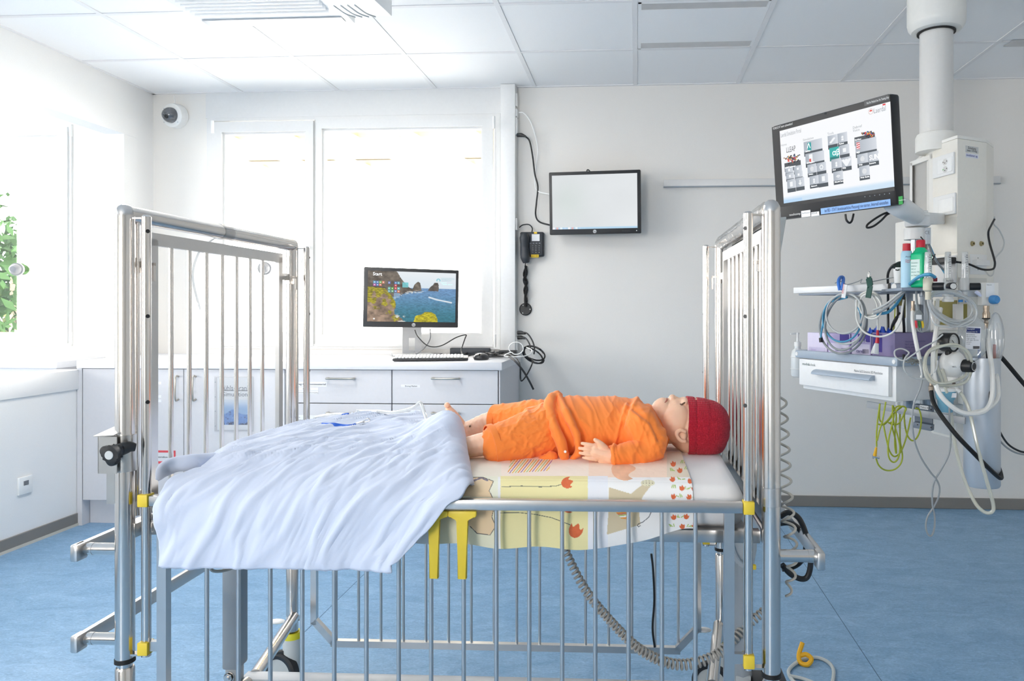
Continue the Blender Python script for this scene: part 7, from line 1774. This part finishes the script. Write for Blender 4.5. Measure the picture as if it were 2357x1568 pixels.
for k in range(17):
    a = -0.8 + k / 16 * (PI + 1.6); p0 = ga + gd * 0.032 + (gx_ * math.cos(a) + UP * math.sin(a)) * 0.0245; p1 = ga + gd * 0.032 + (gx_ * math.cos(a) + UP * math.sin(a)) * (0.020 if k % 4 == 0 else 0.022); b = MB(); b.tube([p0, p1], 0.0005, 4, smooth=False); b.build('tick', INK, dl)
b = MB(); b.tube([ga + gd * 0.0325 + gx_ * -0.008 + UP * 0.008, ga + gd * 0.0325 + gx_ * 0.016 - UP * 0.014], 0.0009, 5, smooth=False); b.build('needle', INK, dl)
text('bar', ga + gd * 0.0322 - UP * 0.014 - gx_ * 0.006, gx_, UP, 0.008, INK, dl)
kd = Vector((0.75, -1, 0)).normalized(); k0 = rb + kd * 0.038 + Vector((0.004, 0, -0.004))
b = MB(); b.lathe([(0, 0), (0.023, 0), (0.0235, 0.012), (0.021, 0.034), (0.018, 0.037), (0, 0.037)], k0, kd, 30); kn = b.build('knob', BLK, sg)
b = MB(); b.lathe([(0.0135, 0.0378), (0.0155, 0.0378)], k0, kd, 28); b.build('white_ring', WHP, kn)
text('vacuum', rb + Vector((-0.020, -0.0445, -0.006)), (1, 0, 0), UP, 0.009, INK, bd)
b = MB(); c_ = rb + Vector((-0.004, -0.023, -0.072)); b.box(c_, (0.011, 0.002, 0.014)); b.build('window', mat('window_dark', '#5c5048', 0.4), bd)
cu = P(2176, 920, 2.66); zf = lambda v: zP(v, 2.66)
o = thing('suction_cup', 'light blue secretion jar with white lid below the suction regulator', 'jar', (cu.x, cu.y, zf(948)))
b = MB(); b.lathe([(0, zf(948)), (0.024, zf(948)), (0.027, zf(922)), (0.032, zf(918)), (0.034, zf(898)), (0, zf(898))], (cu.x, cu.y, 0), seg=32); b.build('jar', mat('jar_blue', '#8cc6de', 0.25, trans=0.25), o)
b = MB(); b.lathe([(0, zf(900)), (0.035, zf(900)), (0.035, zf(893)), (0.020, zf(890)), (0, zf(890))], (cu.x, cu.y, 0), seg=32); b.tube([Vector((cu.x + 0.02, cu.y - 0.01, zf(893))), P(2203, 898, 2.64), P(2211, 904, 2.63)], [0.007, 0.008, 0.009], 12); b.build('lid', WHP, o)
b = MB(); b.box((cu.x + 0.014, cu.y - 0.0305, zf(908)), (0.024, 0.002, 0.016)); lb = b.build('label', mat('label_white', '#ebebee'), o)
# beige bin behind
bn = P(2186, 870, 2.92); o = thing('plastic_bin', 'pale grey bin hooked on the column behind the suction regulator', 'bin', (bn.x, bn.y, 0.83))
b = MB(); b.box((bn.x, bn.y, (zP(760, 2.92) + zP(930, 2.92)) / 2), (0.125, 0.07, zP(760, 2.92) - zP(930, 2.92)), Matrix.Rotation(-0.1, 3, 'Z'), bev=0.006); b.build('bin_body', mat('bin_grey', '#dcdcd6', 0.4), o)
b = MB(); b.box((bn.x - 0.05, bn.y - 0.04, zP(820, 2.92)), (0.035, 0.01, 0.026)); b.build('black_clip', BLK, o)
# lower equipment rail with box holders
r0, r1 = P(1996, 931, 3.02), P(2222, 969, 2.72)
rl = thing('equipment_rail', 'grey equipment rail low on the column, carrying the yellow-green cable', 'rail', r0.lerp(r1, 0.5))
b = MB(); b.bar(r0, r1, 0.010, 0.026, bev=0.001); b.build('bar', mat('rail_grey', '#a8aaac', 0.45, 0.2), rl)
hb_ = P(2130, 958, 2.92); 
b = MB(); b.bar(P(2106, 938, 2.93), P(2147, 944, 2.88), 0.03, 0.03, bev=0.002); b.bar(P(2106, 977, 2.93), P(2147, 985, 2.88), 0.03, 0.024, bev=0.002); b.bar(P(2106, 960, 2.97), P(2147, 964, 2.92), 0.01, 0.085); hd_ = b.build('holder', mat('holder_slate', '#78828e', 0.45), rl)
b = MB(); b.bar(P(2117, 936.5, 2.897), P(2137, 939.5, 2.872), 0.002, 0.016); tg_ = b.build('label', PAPER, hd_); 
xx_ = (P(2137, 939.5, 2.872) - P(2117, 936.5, 2.897)).normalized(); text('Tubus 4.5', P(2118.5, 937, 2.893), xx_, UP, 0.009, INK, tg_)
for u, v in ((2110, 938), (2143, 943), (2112, 978), (2143, 984)): b = MB(); b.ball(P(u, v, 2.90 - (u - 2110) * 0.0009), 0.003, 1); b.build('screw', BLK, hd_)
b = MB(); b.bar(P(2070, 940, 3.05), P(2100, 940, 3.0), 0.02, 0.05); b.bar(P(2072, 968, 3.05), P(2098, 972, 3.0), 0.02, 0.06); b.build('clear_holder', CLEAR, rl)

# ------------------------------------------------------------------ hoses and cables of the column
def hose(label, pts, r, m_, d=2.66, name='hose', cat='hose', seg=8, n=6):
    b = MB(); b.tube([P(*(p_ if len(p_) == 3 else (*p_, d))) for p_ in pts], r, seg, n=n); o = b.build(name, m_); return tag(o, label, cat)
def hose_mixed(b, pts, r, d=2.66, seg=8): b.tube([P(*(p_ if len(p_) == 3 else (*p_, d))) for p_ in pts], r, seg); return b
WHOSE = mat('hose_white', '#eceae4', 0.4); GCAB = mat('cable_light_grey', '#c2c4c3', 0.5); GC2 = mat('cable_mid_grey', '#9b9fa1', 0.5); BCAB = mat('cable_blue', '#4f9fc4', 0.45); WCAB = mat('cable_white', '#e6e5df', 0.45)
TUB = mat_glass('tube_clear', refl=0.2, mixt=0.35, body='#eef0ee', rough=0.08); TUBY = mat_glass('tube_yellowed', refl=0.15, mixt=0.55, body='#e6e4d0', rough=0.15)
hose('thick white hose hanging in a wide U across the aluminium tube', [(2165, 710, 2.70), (2152, 780, 2.64), (2148, 850, 2.61), (2162, 905, 2.58), (2200, 943, 2.57), (2235, 953, 2.57), (2268, 945, 2.58), (2283, 915, 2.60), (2284, 860, 2.62), (2276, 800, 2.68), (2272, 760, 2.74)], 0.0085, WHOSE)
hose('white hose rising from the U past the right of the aluminium tube', [(2235, 951, 2.60), (2275, 940, 2.62), (2297, 915, 2.66), (2296, 875, 2.70), (2291, 850, 2.76), (2300, 810, 2.80), (2304, 770, 2.82), (2298, 745, 2.84)], 0.0075, WHOSE)
hose('thick black gas hose running down in front of the aluminium tube to the right', [(2143, 898, 2.68), (2148, 925, 2.66), (2165, 955, 2.62), (2200, 1000, 2.58), (2240, 1042, 2.58), (2280, 1082, 2.62), (2303, 1101, 2.68), (2302, 1085, 2.76), (2288, 1050, 2.88)], 0.0080, BLKR)
b = MB(); c_ = P(2143, 890, 2.68); b.lathe([(0, -0.02), (0.008, -0.02), (0.009, 0.0), (0.006, 0.004), (0.006, 0.03), (0.008, 0.032), (0.008, 0.046), (0, 0.046)], c_, (0, 0, 1), 16); tag(b.build('hose_fitting', BRASS), 'metal fitting on the upper end of the thick black gas hose', 'fitting')
hose('black hose leaving the column towards the right edge of the picture', [(2298, 815, 2.9), (2320, 840, 2.9), (2345, 870, 2.9), (2375, 905, 2.9)], 0.0090, BLKR)
hose('thin black cable in a long curve right of the aluminium tube', [(2290, 840, 2.84), (2300, 860, 2.84), (2300, 900, 2.84), (2293, 950, 2.84), (2298, 985, 2.84), (2318, 1020, 2.84), (2345, 1038, 2.84), (2375, 1044, 2.84)], 0.0040, BLK, name='cable', cat='cable')
hose('grey cable alongside the thin black cable right of the aluminium tube', [(2289, 870, 2.87), (2296, 930, 2.87), (2290, 990, 2.87), (2306, 1020, 2.87), (2335, 1041, 2.87), (2375, 1050, 2.87)], 0.0036, GC2, name='cable', cat='cable')
hose('clear yellowish suction tube hanging low to the floor in a loop right of the column', [(2211, 904, 2.63), (2228, 935, 2.62), (2237, 970, 2.60), (2250, 1030, 2.58), (2272, 1110, 2.57), (2286, 1160, 2.57), (2284, 1178, 2.57), (2268, 1180, 2.58), (2246, 1160, 2.60), (2222, 1110, 2.63), (2204, 1050, 2.65), (2193, 990, 2.66), (2187, 930, 2.65), (2178, 880, 2.64), (2168, 850, 2.64)], 0.0062, TUBY, name='suction_tube', cat='tube', seg=10)
for k, (cx2, cy2, rx2, ry2) in enumerate(((2182, 842, 55, 50), (2180, 838, 50, 46))):
    pts = [(cx2 + rx2 * math.cos(a), cy2 + ry2 * math.sin(a) + 4 * math.sin(3 * a + k), 2.60 + 0.015 * math.sin(a * 2 + k)) for a in np.linspace(0.2, 2 * PI + 0.4, 20)]
    hose(('outer ring of yellowish tubing round the white suction regulator', 'inner ring of yellowish tubing round the white suction regulator')[k], pts, 0.0050, TUBY, name='tube_ring', cat='tube', seg=10)
hose('yellowish tube dropping from the regulator behind the jar', [(2160, 790, 2.63), (2155, 815, 2.62), (2158, 845, 2.615), (2170, 880, 2.615), (2180, 905, 2.612)], 0.005, TUBY, name='tube', cat='tube', seg=10)
# big coil of clear oxygen tubing
for k in range(9):
    cx2, cy2 = 2192 + 4 * math.sin(k * 2.1), 702 + 4 * math.cos(k * 1.3); rx2, ry2 = 56 - 3.5 * (k % 3), 38 - 2.0 * (k % 4)
    pts = [(cx2 + rx2 * math.cos(a) * (1 - 0.1 * math.sin(a)) , cy2 + ry2 * math.sin(a) + 0.22 * rx2 * math.cos(a) + 6, 2.62 + 0.006 * k) for a in np.linspace(0.3 * k, 0.3 * k + 2 * PI, 22)]
    o = hose('loop of clear oxygen tubing coiled in front of the flow meters', pts, 0.0034, TUB, name='oxygen_tube', cat='tube', n=4); o['group'] = 'coil of clear oxygen tubing'
hose('clear tube falling from the coil along the right of the regulator', [(2140, 700, 2.64), (2145, 735, 2.63), (2160, 750, 2.625), (2200, 752, 2.62), (2240, 735, 2.62)], 0.0034, TUB, name='oxygen_tube', cat='tube')
b = MB(); b.tube([P(2246, 672, 2.62), P(2252, 676, 2.62), P(2258, 682, 2.62)], [0.006, 0.007, 0.004], 8); tag(b.build('tube_connector', mat('connector_lilac', '#cfd4ea', 0.4)), 'small pale lilac connector on the clear tubing beside the right knob', 'connector')
for u, lab in ((2211, 'left one of two small blue tabs behind the clear tubing'), (2226, 'right one of two small blue tabs behind the clear tubing')):
    b = MB(); b.box(P(u, 693, 2.76), (0.014, 0.01, 0.009), bev=0.001); tag(b.build('blue_tab', mat('tab_blue', '#2f86d0', 0.5)), lab, 'tab')
b = MB(); b.box(P(2182, 739, 2.68), (0.018, 0.002, 0.010), Matrix.Rotation(-0.4, 3, 'Y')); yt_ = b.build('yellow_tag', mat('sticker_yellow', '#f0cb2c')); tag(yt_, 'small yellow tag below the clear tubing coil', 'tag')
# black power adapter plugged into the column and its lead
o = thing('plug_adapter', 'black plug-in power adapter on the column behind the flow meters', 'adapter', fB(2186, 602, 0.02))
slab(lambda u, v: fB(u, v, 0.010), nBC, 2160, 594, 2202, 609, 0.045, BLK, 'block', o, bev=0.005)
b = MB(); b.tube([fB(2200, 603, 0.05), P(2215, 605, 2.95), P(2232, 609, 2.93), P(2260, 620, 2.92), P(2284, 620, 2.94), P(2290, 610, 2.96), P(2288, 595, 2.98), P(2278, 560, 3.0), P(2275, 535, 3.02), P(2282, 518, 3.06), P(2289, 505, 3.1)], 0.0042, 8); b.build('lead', BLK, o)
hose('thin pale grey cable bowing out at the right side of the column', [(2289, 500, 3.12), (2287, 515, 3.08), (2300, 530, 3.1), (2311, 555, 3.1), (2307, 575, 3.08), (2292, 592, 3.0), (2289, 605, 2.98), (2286, 630, 2.95), (2278, 635, 2.94), (2266, 622, 2.94)], 0.0030, GCAB, name='cable', cat='cable')
hose('blue cable slanting down from the screen arm behind the bottles', [(2126, 530, 2.86), (2133, 550, 2.85), (2143, 572, 2.86), (2155, 600, 2.88), (2168, 618, 2.9), (2176, 632, 2.9)], 0.0040, BCAB, name='cable', cat='cable')
hose('grey cable slanting beside the blue one from the screen arm', [(2122, 548, 2.84), (2136, 560, 2.84), (2146, 585, 2.86), (2160, 608, 2.88), (2174, 622, 2.9)], 0.0042, GC2, name='cable', cat='cable')
hose('black wire looping down from the screen arm socket', [(2119, 545, 2.70), (2127, 556, 2.70), (2130, 575, 2.72), (2142, 586, 2.74), (2150, 590, 2.76), (2152, 585, 2.76), (2149, 594, 2.76), (2142, 600, 2.76)], 0.0022, BLK, name='wire', cat='cable')
# cables hung on the arm: grey and blue big loops, white small loops
def sh_loop(label, cx2, cy2, rx2, ry2, r, m_, a0=0.0, turns=1.0, back=-0.03, tail=(), name='cable_loop', slant=0.0, group=None):
    pts = [SH(cx2 + rx2 * math.sin(a) + slant * math.cos(a), cy2 - ry2 * math.cos(a), back - 0.006 * math.sin(a * 0.5)) for a in np.linspace(a0, a0 + 2 * PI * turns, int(20 * turns))]
    pts += [SH(u, v, back) for u, v in tail]
    b = MB(); b.tube(pts, r, 8, n=5); o = b.build(name, m_); tag(o, label, 'cable', group); return o
sh_loop('outermost thick grey cable loop hanging from the left end of the arm', 1941, 748, 54, 66, 0.0046, GC2, slant=4, back=-0.032)
sh_loop('middle light grey cable loop hanging from the left end of the arm', 1943, 736, 48, 56, 0.0046, GCAB, slant=-3, back=-0.044)
sh_loop('large light grey cable loop reaching down over the glove boxes', 1946, 742, 46, 64, 0.0046, GC2, slant=9, back=-0.056)
sh_loop('inner small grey cable loop hanging from the left end of the arm', 1944, 722, 42, 46, 0.0042, GCAB, slant=2, back=-0.066)
sh_loop('blue cable loop among the grey loops, its black end hanging at the left', 1938, 735, 44, 52, 0.0038, BCAB, a0=0.9, turns=0.9, back=-0.05, tail=((1905, 700), (1895, 740), (1890, 770), (1889, 782)))
b = MB(); b.cyl(SH(1889, 778, -0.05), SH(1890, 788, -0.05), 0.008, 12); tag(b.build('cable_end', BLK), 'black plug at the hanging end of the blue cable', 'plug')
for k in range(4):
    sh_loop(('first', 'second', 'third', 'fourth')[k] + ' ring of the small white cable coil in the green tie, counted from the wall', 1999 + 1.5 * k, 698 + 2.5 * k, 29 - 1.2 * k, 27 + 1.5 * (k % 2), 0.0034, WCAB, slant=2 - 2 * k, back=-0.03 - 0.009 * k)
hose('long white cable falling from the green tie to the red-tipped sensor', [tuple((2008, 680, 2.86)), (2018, 700, 2.84), (2020, 730, 2.83), (2020, 764, 2.83)], 0.0034, WCAB, name='cable', cat='cable')
pr_ = thing('finger_sensor', 'white clip sensor with a red sleeve hanging in front of the glove boxes', 'sensor', P(2018, 815, 2.82))
b = MB(); b.tube([P(2020, 760, 2.83), P(2020, 775, 2.83), P(2019, 790, 2.83)], [0.0045, 0.006, 0.008], 12); b.build('red_sleeve', mat('cap_red', '#cf1f35'), pr_)
b = MB(); b.prism([P(2014, 790, 2.81), P(2023, 791, 2.81), P(2023, 816, 2.81), P(2011, 815, 2.81)], (0.004, 0.02, 0), bev=0.002); b.prism([P(2012, 792, 2.825), P(2016, 792, 2.825), P(2009, 815, 2.825), P(2003, 814, 2.825)], (0.004, 0.012, 0), bev=0.001); b.build('clip', WHP, pr_)
# long grey/blue cables sweeping up to the bottles
hose('grey cable sweeping from the white coil up to the bottles', [(2012, 722, 2.80), (2035, 712, 2.76), (2062, 690, 2.72), (2090, 665, 2.70), (2116, 650, 2.69)], 0.0050, GC2, name='cable', cat='cable')
hose('light grey cable sweeping up just above the other grey one', [(2010, 715, 2.80), (2040, 700, 2.76), (2070, 676, 2.71), (2098, 656, 2.69), (2122, 645, 2.68)], 0.0046, GCAB, name='cable', cat='cable')
hose('thick blue cable arching from the coils up over the bottles', [(2018, 723, 2.81), (2045, 718, 2.78), (2066, 696, 2.74), (2085, 664, 2.70), (2108, 642, 2.60), (2124, 634, 2.57), (2140, 632, 2.55), (2152, 638, 2.57)], 0.0058, BCAB, name='cable', cat='cable')
hose('white cable hanging in a wide bow from the coil to the right over the gloves', [(1972, 690, 2.90), (1972, 735, 2.88), (1990, 765, 2.84), (2025, 775, 2.80), (2055, 765, 2.76), (2072, 740, 2.74), (2077, 710, 2.73), (2080, 690, 2.73)], 0.0038, WCAB, name='cable', cat='cable')
# ties and tags
b = MB(); b.tube([SH(1933, 668, -0.06), SH(1930, 650, -0.06), SH(1934, 639, -0.03), SH(1941, 640, 0.0), SH(1940, 655, -0.055), SH(1938, 668, -0.065)], 0.007, 8); tag(b.build('blue_tie', mat('tie_blue', '#3f7fd8', 0.6)), 'blue hook-and-loop tie round the equipment arm', 'tie')
b = MB(); b.bar(SH(1946, 655, -0.08), SH(1941, 686, -0.085), 0.002, 0.022, up=sx_); tgt = b.build('white_tag', PAPER); tag(tgt, 'white printed tag hanging below the blue tie', 'tag')
text('Effektor', SH(1939.5, 676, -0.0875), Vector((0.1, 0, 1)), -sx_ * 1.0 + UP * 0.1, 0.013, mat('cap_red', '#cf1f35'), tgt)
b = MB(); b.bar(SH(1999, 640, -0.05), SH(2003, 660, -0.075), 0.003, 0.022, up=sx_); b.bar(SH(2003, 658, -0.075), SH(1998, 686, -0.08), 0.003, 0.026, up=sx_); b.bar(SH(2001, 640, -0.05), SH(2004, 655, 0.0), 0.003, 0.02, up=sx_); gt = b.build('green_tie', mat('tie_green', '#1f4f45', 0.6)); tag(gt, 'dark green hook-and-loop tie holding the small white coil', 'tie')
b = MB(); b.tube([SH(2000, 641, -0.04), SH(1999, 632, -0.04), SH(2001, 626, -0.04), SH(2003, 634, -0.04)], 0.0025, 8); b.build('metal_clip', CHROME, gt)
hose('thin grey wire lying along the top of the equipment arm', [(1922, 652, 3.0), (1935, 648, 3.0), (1950, 655, 2.98), (1975, 648, 2.96), (1984, 643, 2.94), (1982, 652, 2.94), (2010, 648, 2.9), (2050, 640, 2.84), (2062, 638, 2.82)], 0.0020, GC2, name='wire', cat='cable')
# ECG trunk
ecg = thing('ecg_lead', 'grey electrode trunk plug with red, green and yellow leads hanging in the middle', 'cable', P(2115, 740, 2.66))
b = MB(); b.tube([P(2110, 650, 2.68), P(2109, 680, 2.67), P(2111, 705, 2.66), P(2114, 716, 2.66)], [0.004, 0.004, 0.005, 0.008], 10); b.prism([P(2108, 715, 2.65), P(2120, 714, 2.65), P(2126, 726, 2.65), P(2125, 740, 2.65), P(2106, 738, 2.65), P(2104, 726, 2.65)], (0.003, 0.014, 0), bev=0.003); b.build('plug_body', mat('plug_grey', '#8f9597', 0.45), ecg)
b = MB(); b.box(P(2115, 730, 2.645), (0.020, 0.001, 0.016)); b.build('plug_label', PAPER, ecg)
for k, (c_, h_) in enumerate((('lead_red', '#d02838'), ('lead_green', '#1f7f3f'), ('lead_yellow', '#e8c41f'))):
    b = MB(); b.tube([P(2108 + 7 * k, 738, 2.655), P(2109 + 7.5 * k, 748, 2.655), P(2110 + 7 * k, 755, 2.655)], [0.0042, 0.0046, 0.003], 8); b.build('lead_sleeve', mat(c_, h_, 0.45), ecg)
    b = MB(); b.tube([P(2110 + 7 * k, 753, 2.655), P(2116 + 4 * k, 763, 2.655), P(2127, 763 - 2 * k, 2.655), P(2136, 750 - 3 * k, 2.66), P(2137 - k, 720, 2.68), P(2134 - 2 * k, 700, 2.70), P(2128, 675, 2.71)], 0.0022, 6); b.build('lead_wire', GC2, ecg)
b = MB()
for k in range(3): hose_mixed(b, [(2118 + 3 * k, 650, 2.70), (2122 + 3 * k, 670, 2.69), (2130 + 2 * k, 688, 2.69), (2140, 697 - 3 * k, 2.69), (2146, 694, 2.69), (2143, 684, 2.69)], 0.0024)
tag(b.build('wire_bunch', GC2), 'small tangle of grey electrode wires below the left flow meter', 'cable')
# white printed hose in front of the upright, with its metal neck
hose('white printed hose running down in front of the purple box', [(2101, 715, 2.70), (2101, 740, 2.68), (2106, 775, 2.66), (2112, 805, 2.65), (2119, 835, 2.64), (2125, 862, 2.65), (2122, 868, 2.66)], 0.0072, WHOSE)
b = MB(); c_ = P(2101, 712, 2.70); b.lathe([(0, -0.02), (0.007, -0.02), (0.008, 0), (0.0055, 0.006), (0.0065, 0.03), (0, 0.03)], c_, (0, 0, 1), 16); tag(b.build('hose_neck', BRASS), 'metal neck at the top of the white printed hose', 'fitting')
hose('second white hose standing right of the tray', [(2158, 690, 2.74), (2155, 740, 2.70), (2152, 800, 2.68), (2148, 850, 2.66), (2146, 870, 2.66)], 0.0075, WHOSE)
for k, pts in enumerate(([(2066, 700, 2.86), (2066, 730, 2.86), (2050, 760, 2.88), (2042, 790, 2.92)], [(2080, 668, 2.86), (2079, 720, 2.86), (2081, 760, 2.88), (2080, 790, 2.92)], [(2072, 720, 2.85), (2060, 735, 2.85), (2053, 750, 2.86), (2052, 765, 2.88)])):
    hose(('black cable slanting behind the glove box to the lower left', 'thick straight black cable left of the upright profile', 'short black cable with a bend beside the olive label')[k], pts, (0.004, 0.0055, 0.004)[k], BLK, name='cable', cat='cable')
hose('thin yellow-green cable running down behind the equipment arm', [(2060, 680, 2.92), (2060, 720, 2.92), (2057, 760, 2.92), (2056, 775, 2.92)], 0.0026, mat('earth_yellow', '#c6c928', 0.5), name='cable', cat='cable')
# grey sensor tubing tangled at the tray corner
hose('pale tube ring lying over the right corner of the tray', [(2170, 770, 2.60), (2150, 787, 2.60), (2125, 800, 2.60), (2100, 818, 2.60), (2080, 830, 2.61), (2062, 822, 2.62), (2060, 808, 2.63), (2075, 803, 2.63), (2092, 812, 2.62), (2083, 825, 2.61), (2080, 845, 2.60), (2090, 862, 2.60), (2115, 872, 2.60), (2140, 868, 2.60), (2155, 850, 2.60), (2158, 830, 2.60)], 0.0028, GCAB, name='tube', cat='tube')
b = MB(); r_ = np.random.default_rng(11)
for k in range(7): hose_mixed(b, [(2082 + r_.uniform(-4, 14), 826 + r_.uniform(-3, 8), 2.63), (2092 + r_.uniform(-6, 10), 830 + r_.uniform(-8, 8), 2.62), (2102 + r_.uniform(-6, 10), 834 + r_.uniform(-8, 6), 2.63), (2110 + r_.uniform(-3, 8), 836 + r_.uniform(-6, 6), 2.64)], 0.0022)
tag(b.build('wire_bunch', mat('wire_shade', '#8f8f88', 0.5)), 'knot of grey sensor wires on the right corner of the tray', 'cable')
b = MB(); b.cyl(P(2080, 816, 2.62), P(2081, 828, 2.62), 0.005, 10); tag(b.build('wire_plug', BLK), 'tiny black plug sticking out of the sensor wires on the tray', 'plug')
# twisted grey cable loop hanging to the floor
g3 = lambda pts: [(1780 + a / 3.135, 760 + c / 3.135) for a, c in pts]
hose('thin grey cable hanging in a twisted figure-eight loop below the drawer box', g3([(1065, 210), (1078, 320), (1060, 420), (1015, 530), (1003, 640), (1015, 780), (1060, 910), (1130, 1020), (1178, 1080), (1200, 1140), (1190, 1210), (1155, 1280), (1112, 1350), (1100, 1420), (1118, 1478), (1145, 1480), (1163, 1420), (1163, 1340), (1150, 1270), (1147, 1170), (1165, 1085), (1215, 1000), (1265, 900), (1280, 790), (1272, 640), (1270, 520)]), 0.0032, GC2, d=2.62, name='cable', cat='cable')
# yellow-green earth cable bundle
EY = mat('earth_cable', '#a8b02a', 0.45); g6 = lambda pts: [(1940 + a / 7.84, 900 + c / 7.84) for a, c in pts]
E_ = [([(600, 1220), (640, 1330), (720, 1410), (830, 1440), (950, 1410), (1040, 1320), (1075, 1200), (1060, 1060), (1035, 900), (1030, 700), (1030, 420)], 'lowest hanging loop of the yellow-green earth cable'),
      ([(610, 1010), (608, 800), (625, 560), (650, 360), (668, 230), (660, 400), (670, 530), (720, 570)], 'left upright run of the yellow-green earth cable ending in the metal clamp'),
      ([(620, 900), (660, 720), (710, 560), (750, 350), (775, 200)], 'slanting run of the yellow-green cable up to the drawer box'),
      ([(735, 620), (770, 800), (810, 970), (840, 1080), (900, 1170), (960, 1180), (1030, 1120), (1100, 980), (1160, 780), (1225, 480)], 'wide middle loop of the yellow-green earth cable'),
      ([(930, 420), (880, 640), (830, 860), (815, 1080), (840, 1220), (900, 1285), (960, 1270), (1010, 1180), (1030, 1020), (1000, 850), (950, 680), (905, 480), (895, 260)], 'narrow deep loop of the yellow-green earth cable'),
      ([(640, 600), (700, 610), (780, 560), (860, 460), (930, 330), (1000, 275), (1060, 290), (980, 350), (900, 440), (820, 540), (740, 610), (690, 605)], 'crossing band of the yellow-green cable over the rail'),
      ([(900, 260), (960, 400), (960, 560), (940, 760), (940, 1000), (965, 1130), (950, 900), (900, 700), (870, 560)], 'straight middle strand of the yellow-green cable'),
      ([(1140, 300), (1110, 420), (1120, 620), (1160, 790), (1220, 880), (1275, 895), (1340, 840), (1395, 700), (1415, 520), (1390, 370), (1350, 315), (1310, 325)], 'right-hand loop of the yellow-green cable over the slate holder'),
      ([(820, 570), (900, 605), (990, 600), (1050, 530), (1110, 400), (1140, 320), (1090, 280), (1020, 300), (950, 380)], 'upper right band of the yellow-green cable over the rail')]
for k, (pts, lab) in enumerate(E_): hose(lab, g6(pts), 0.0030, EY, d=2.80 - 0.008 * (k % 5), name='earth_cable', cat='cable')
o = thing('earth_clamp', 'small metal clamp with an orange-yellow sleeve at the end of the earth cable', 'clamp', P(2013, 1053, 2.79))
b = MB(); b.tube([P(2017, 1030, 2.79), P(2015, 1042, 2.79), P(2013, 1050, 2.79)], [0.004, 0.006, 0.0075], 10); b.build('sleeve', mat('sleeve_amber', '#eeb41c', 0.5), o)
b = MB(); b.bar(P(2010, 1050, 2.79), P(2024, 1054, 2.79), 0.008, 0.010, bev=0.001); b.bar(P(2010, 1047, 2.79), P(2010, 1056, 2.79), 0.006, 0.003); b.build('jaw', CHROME, o)
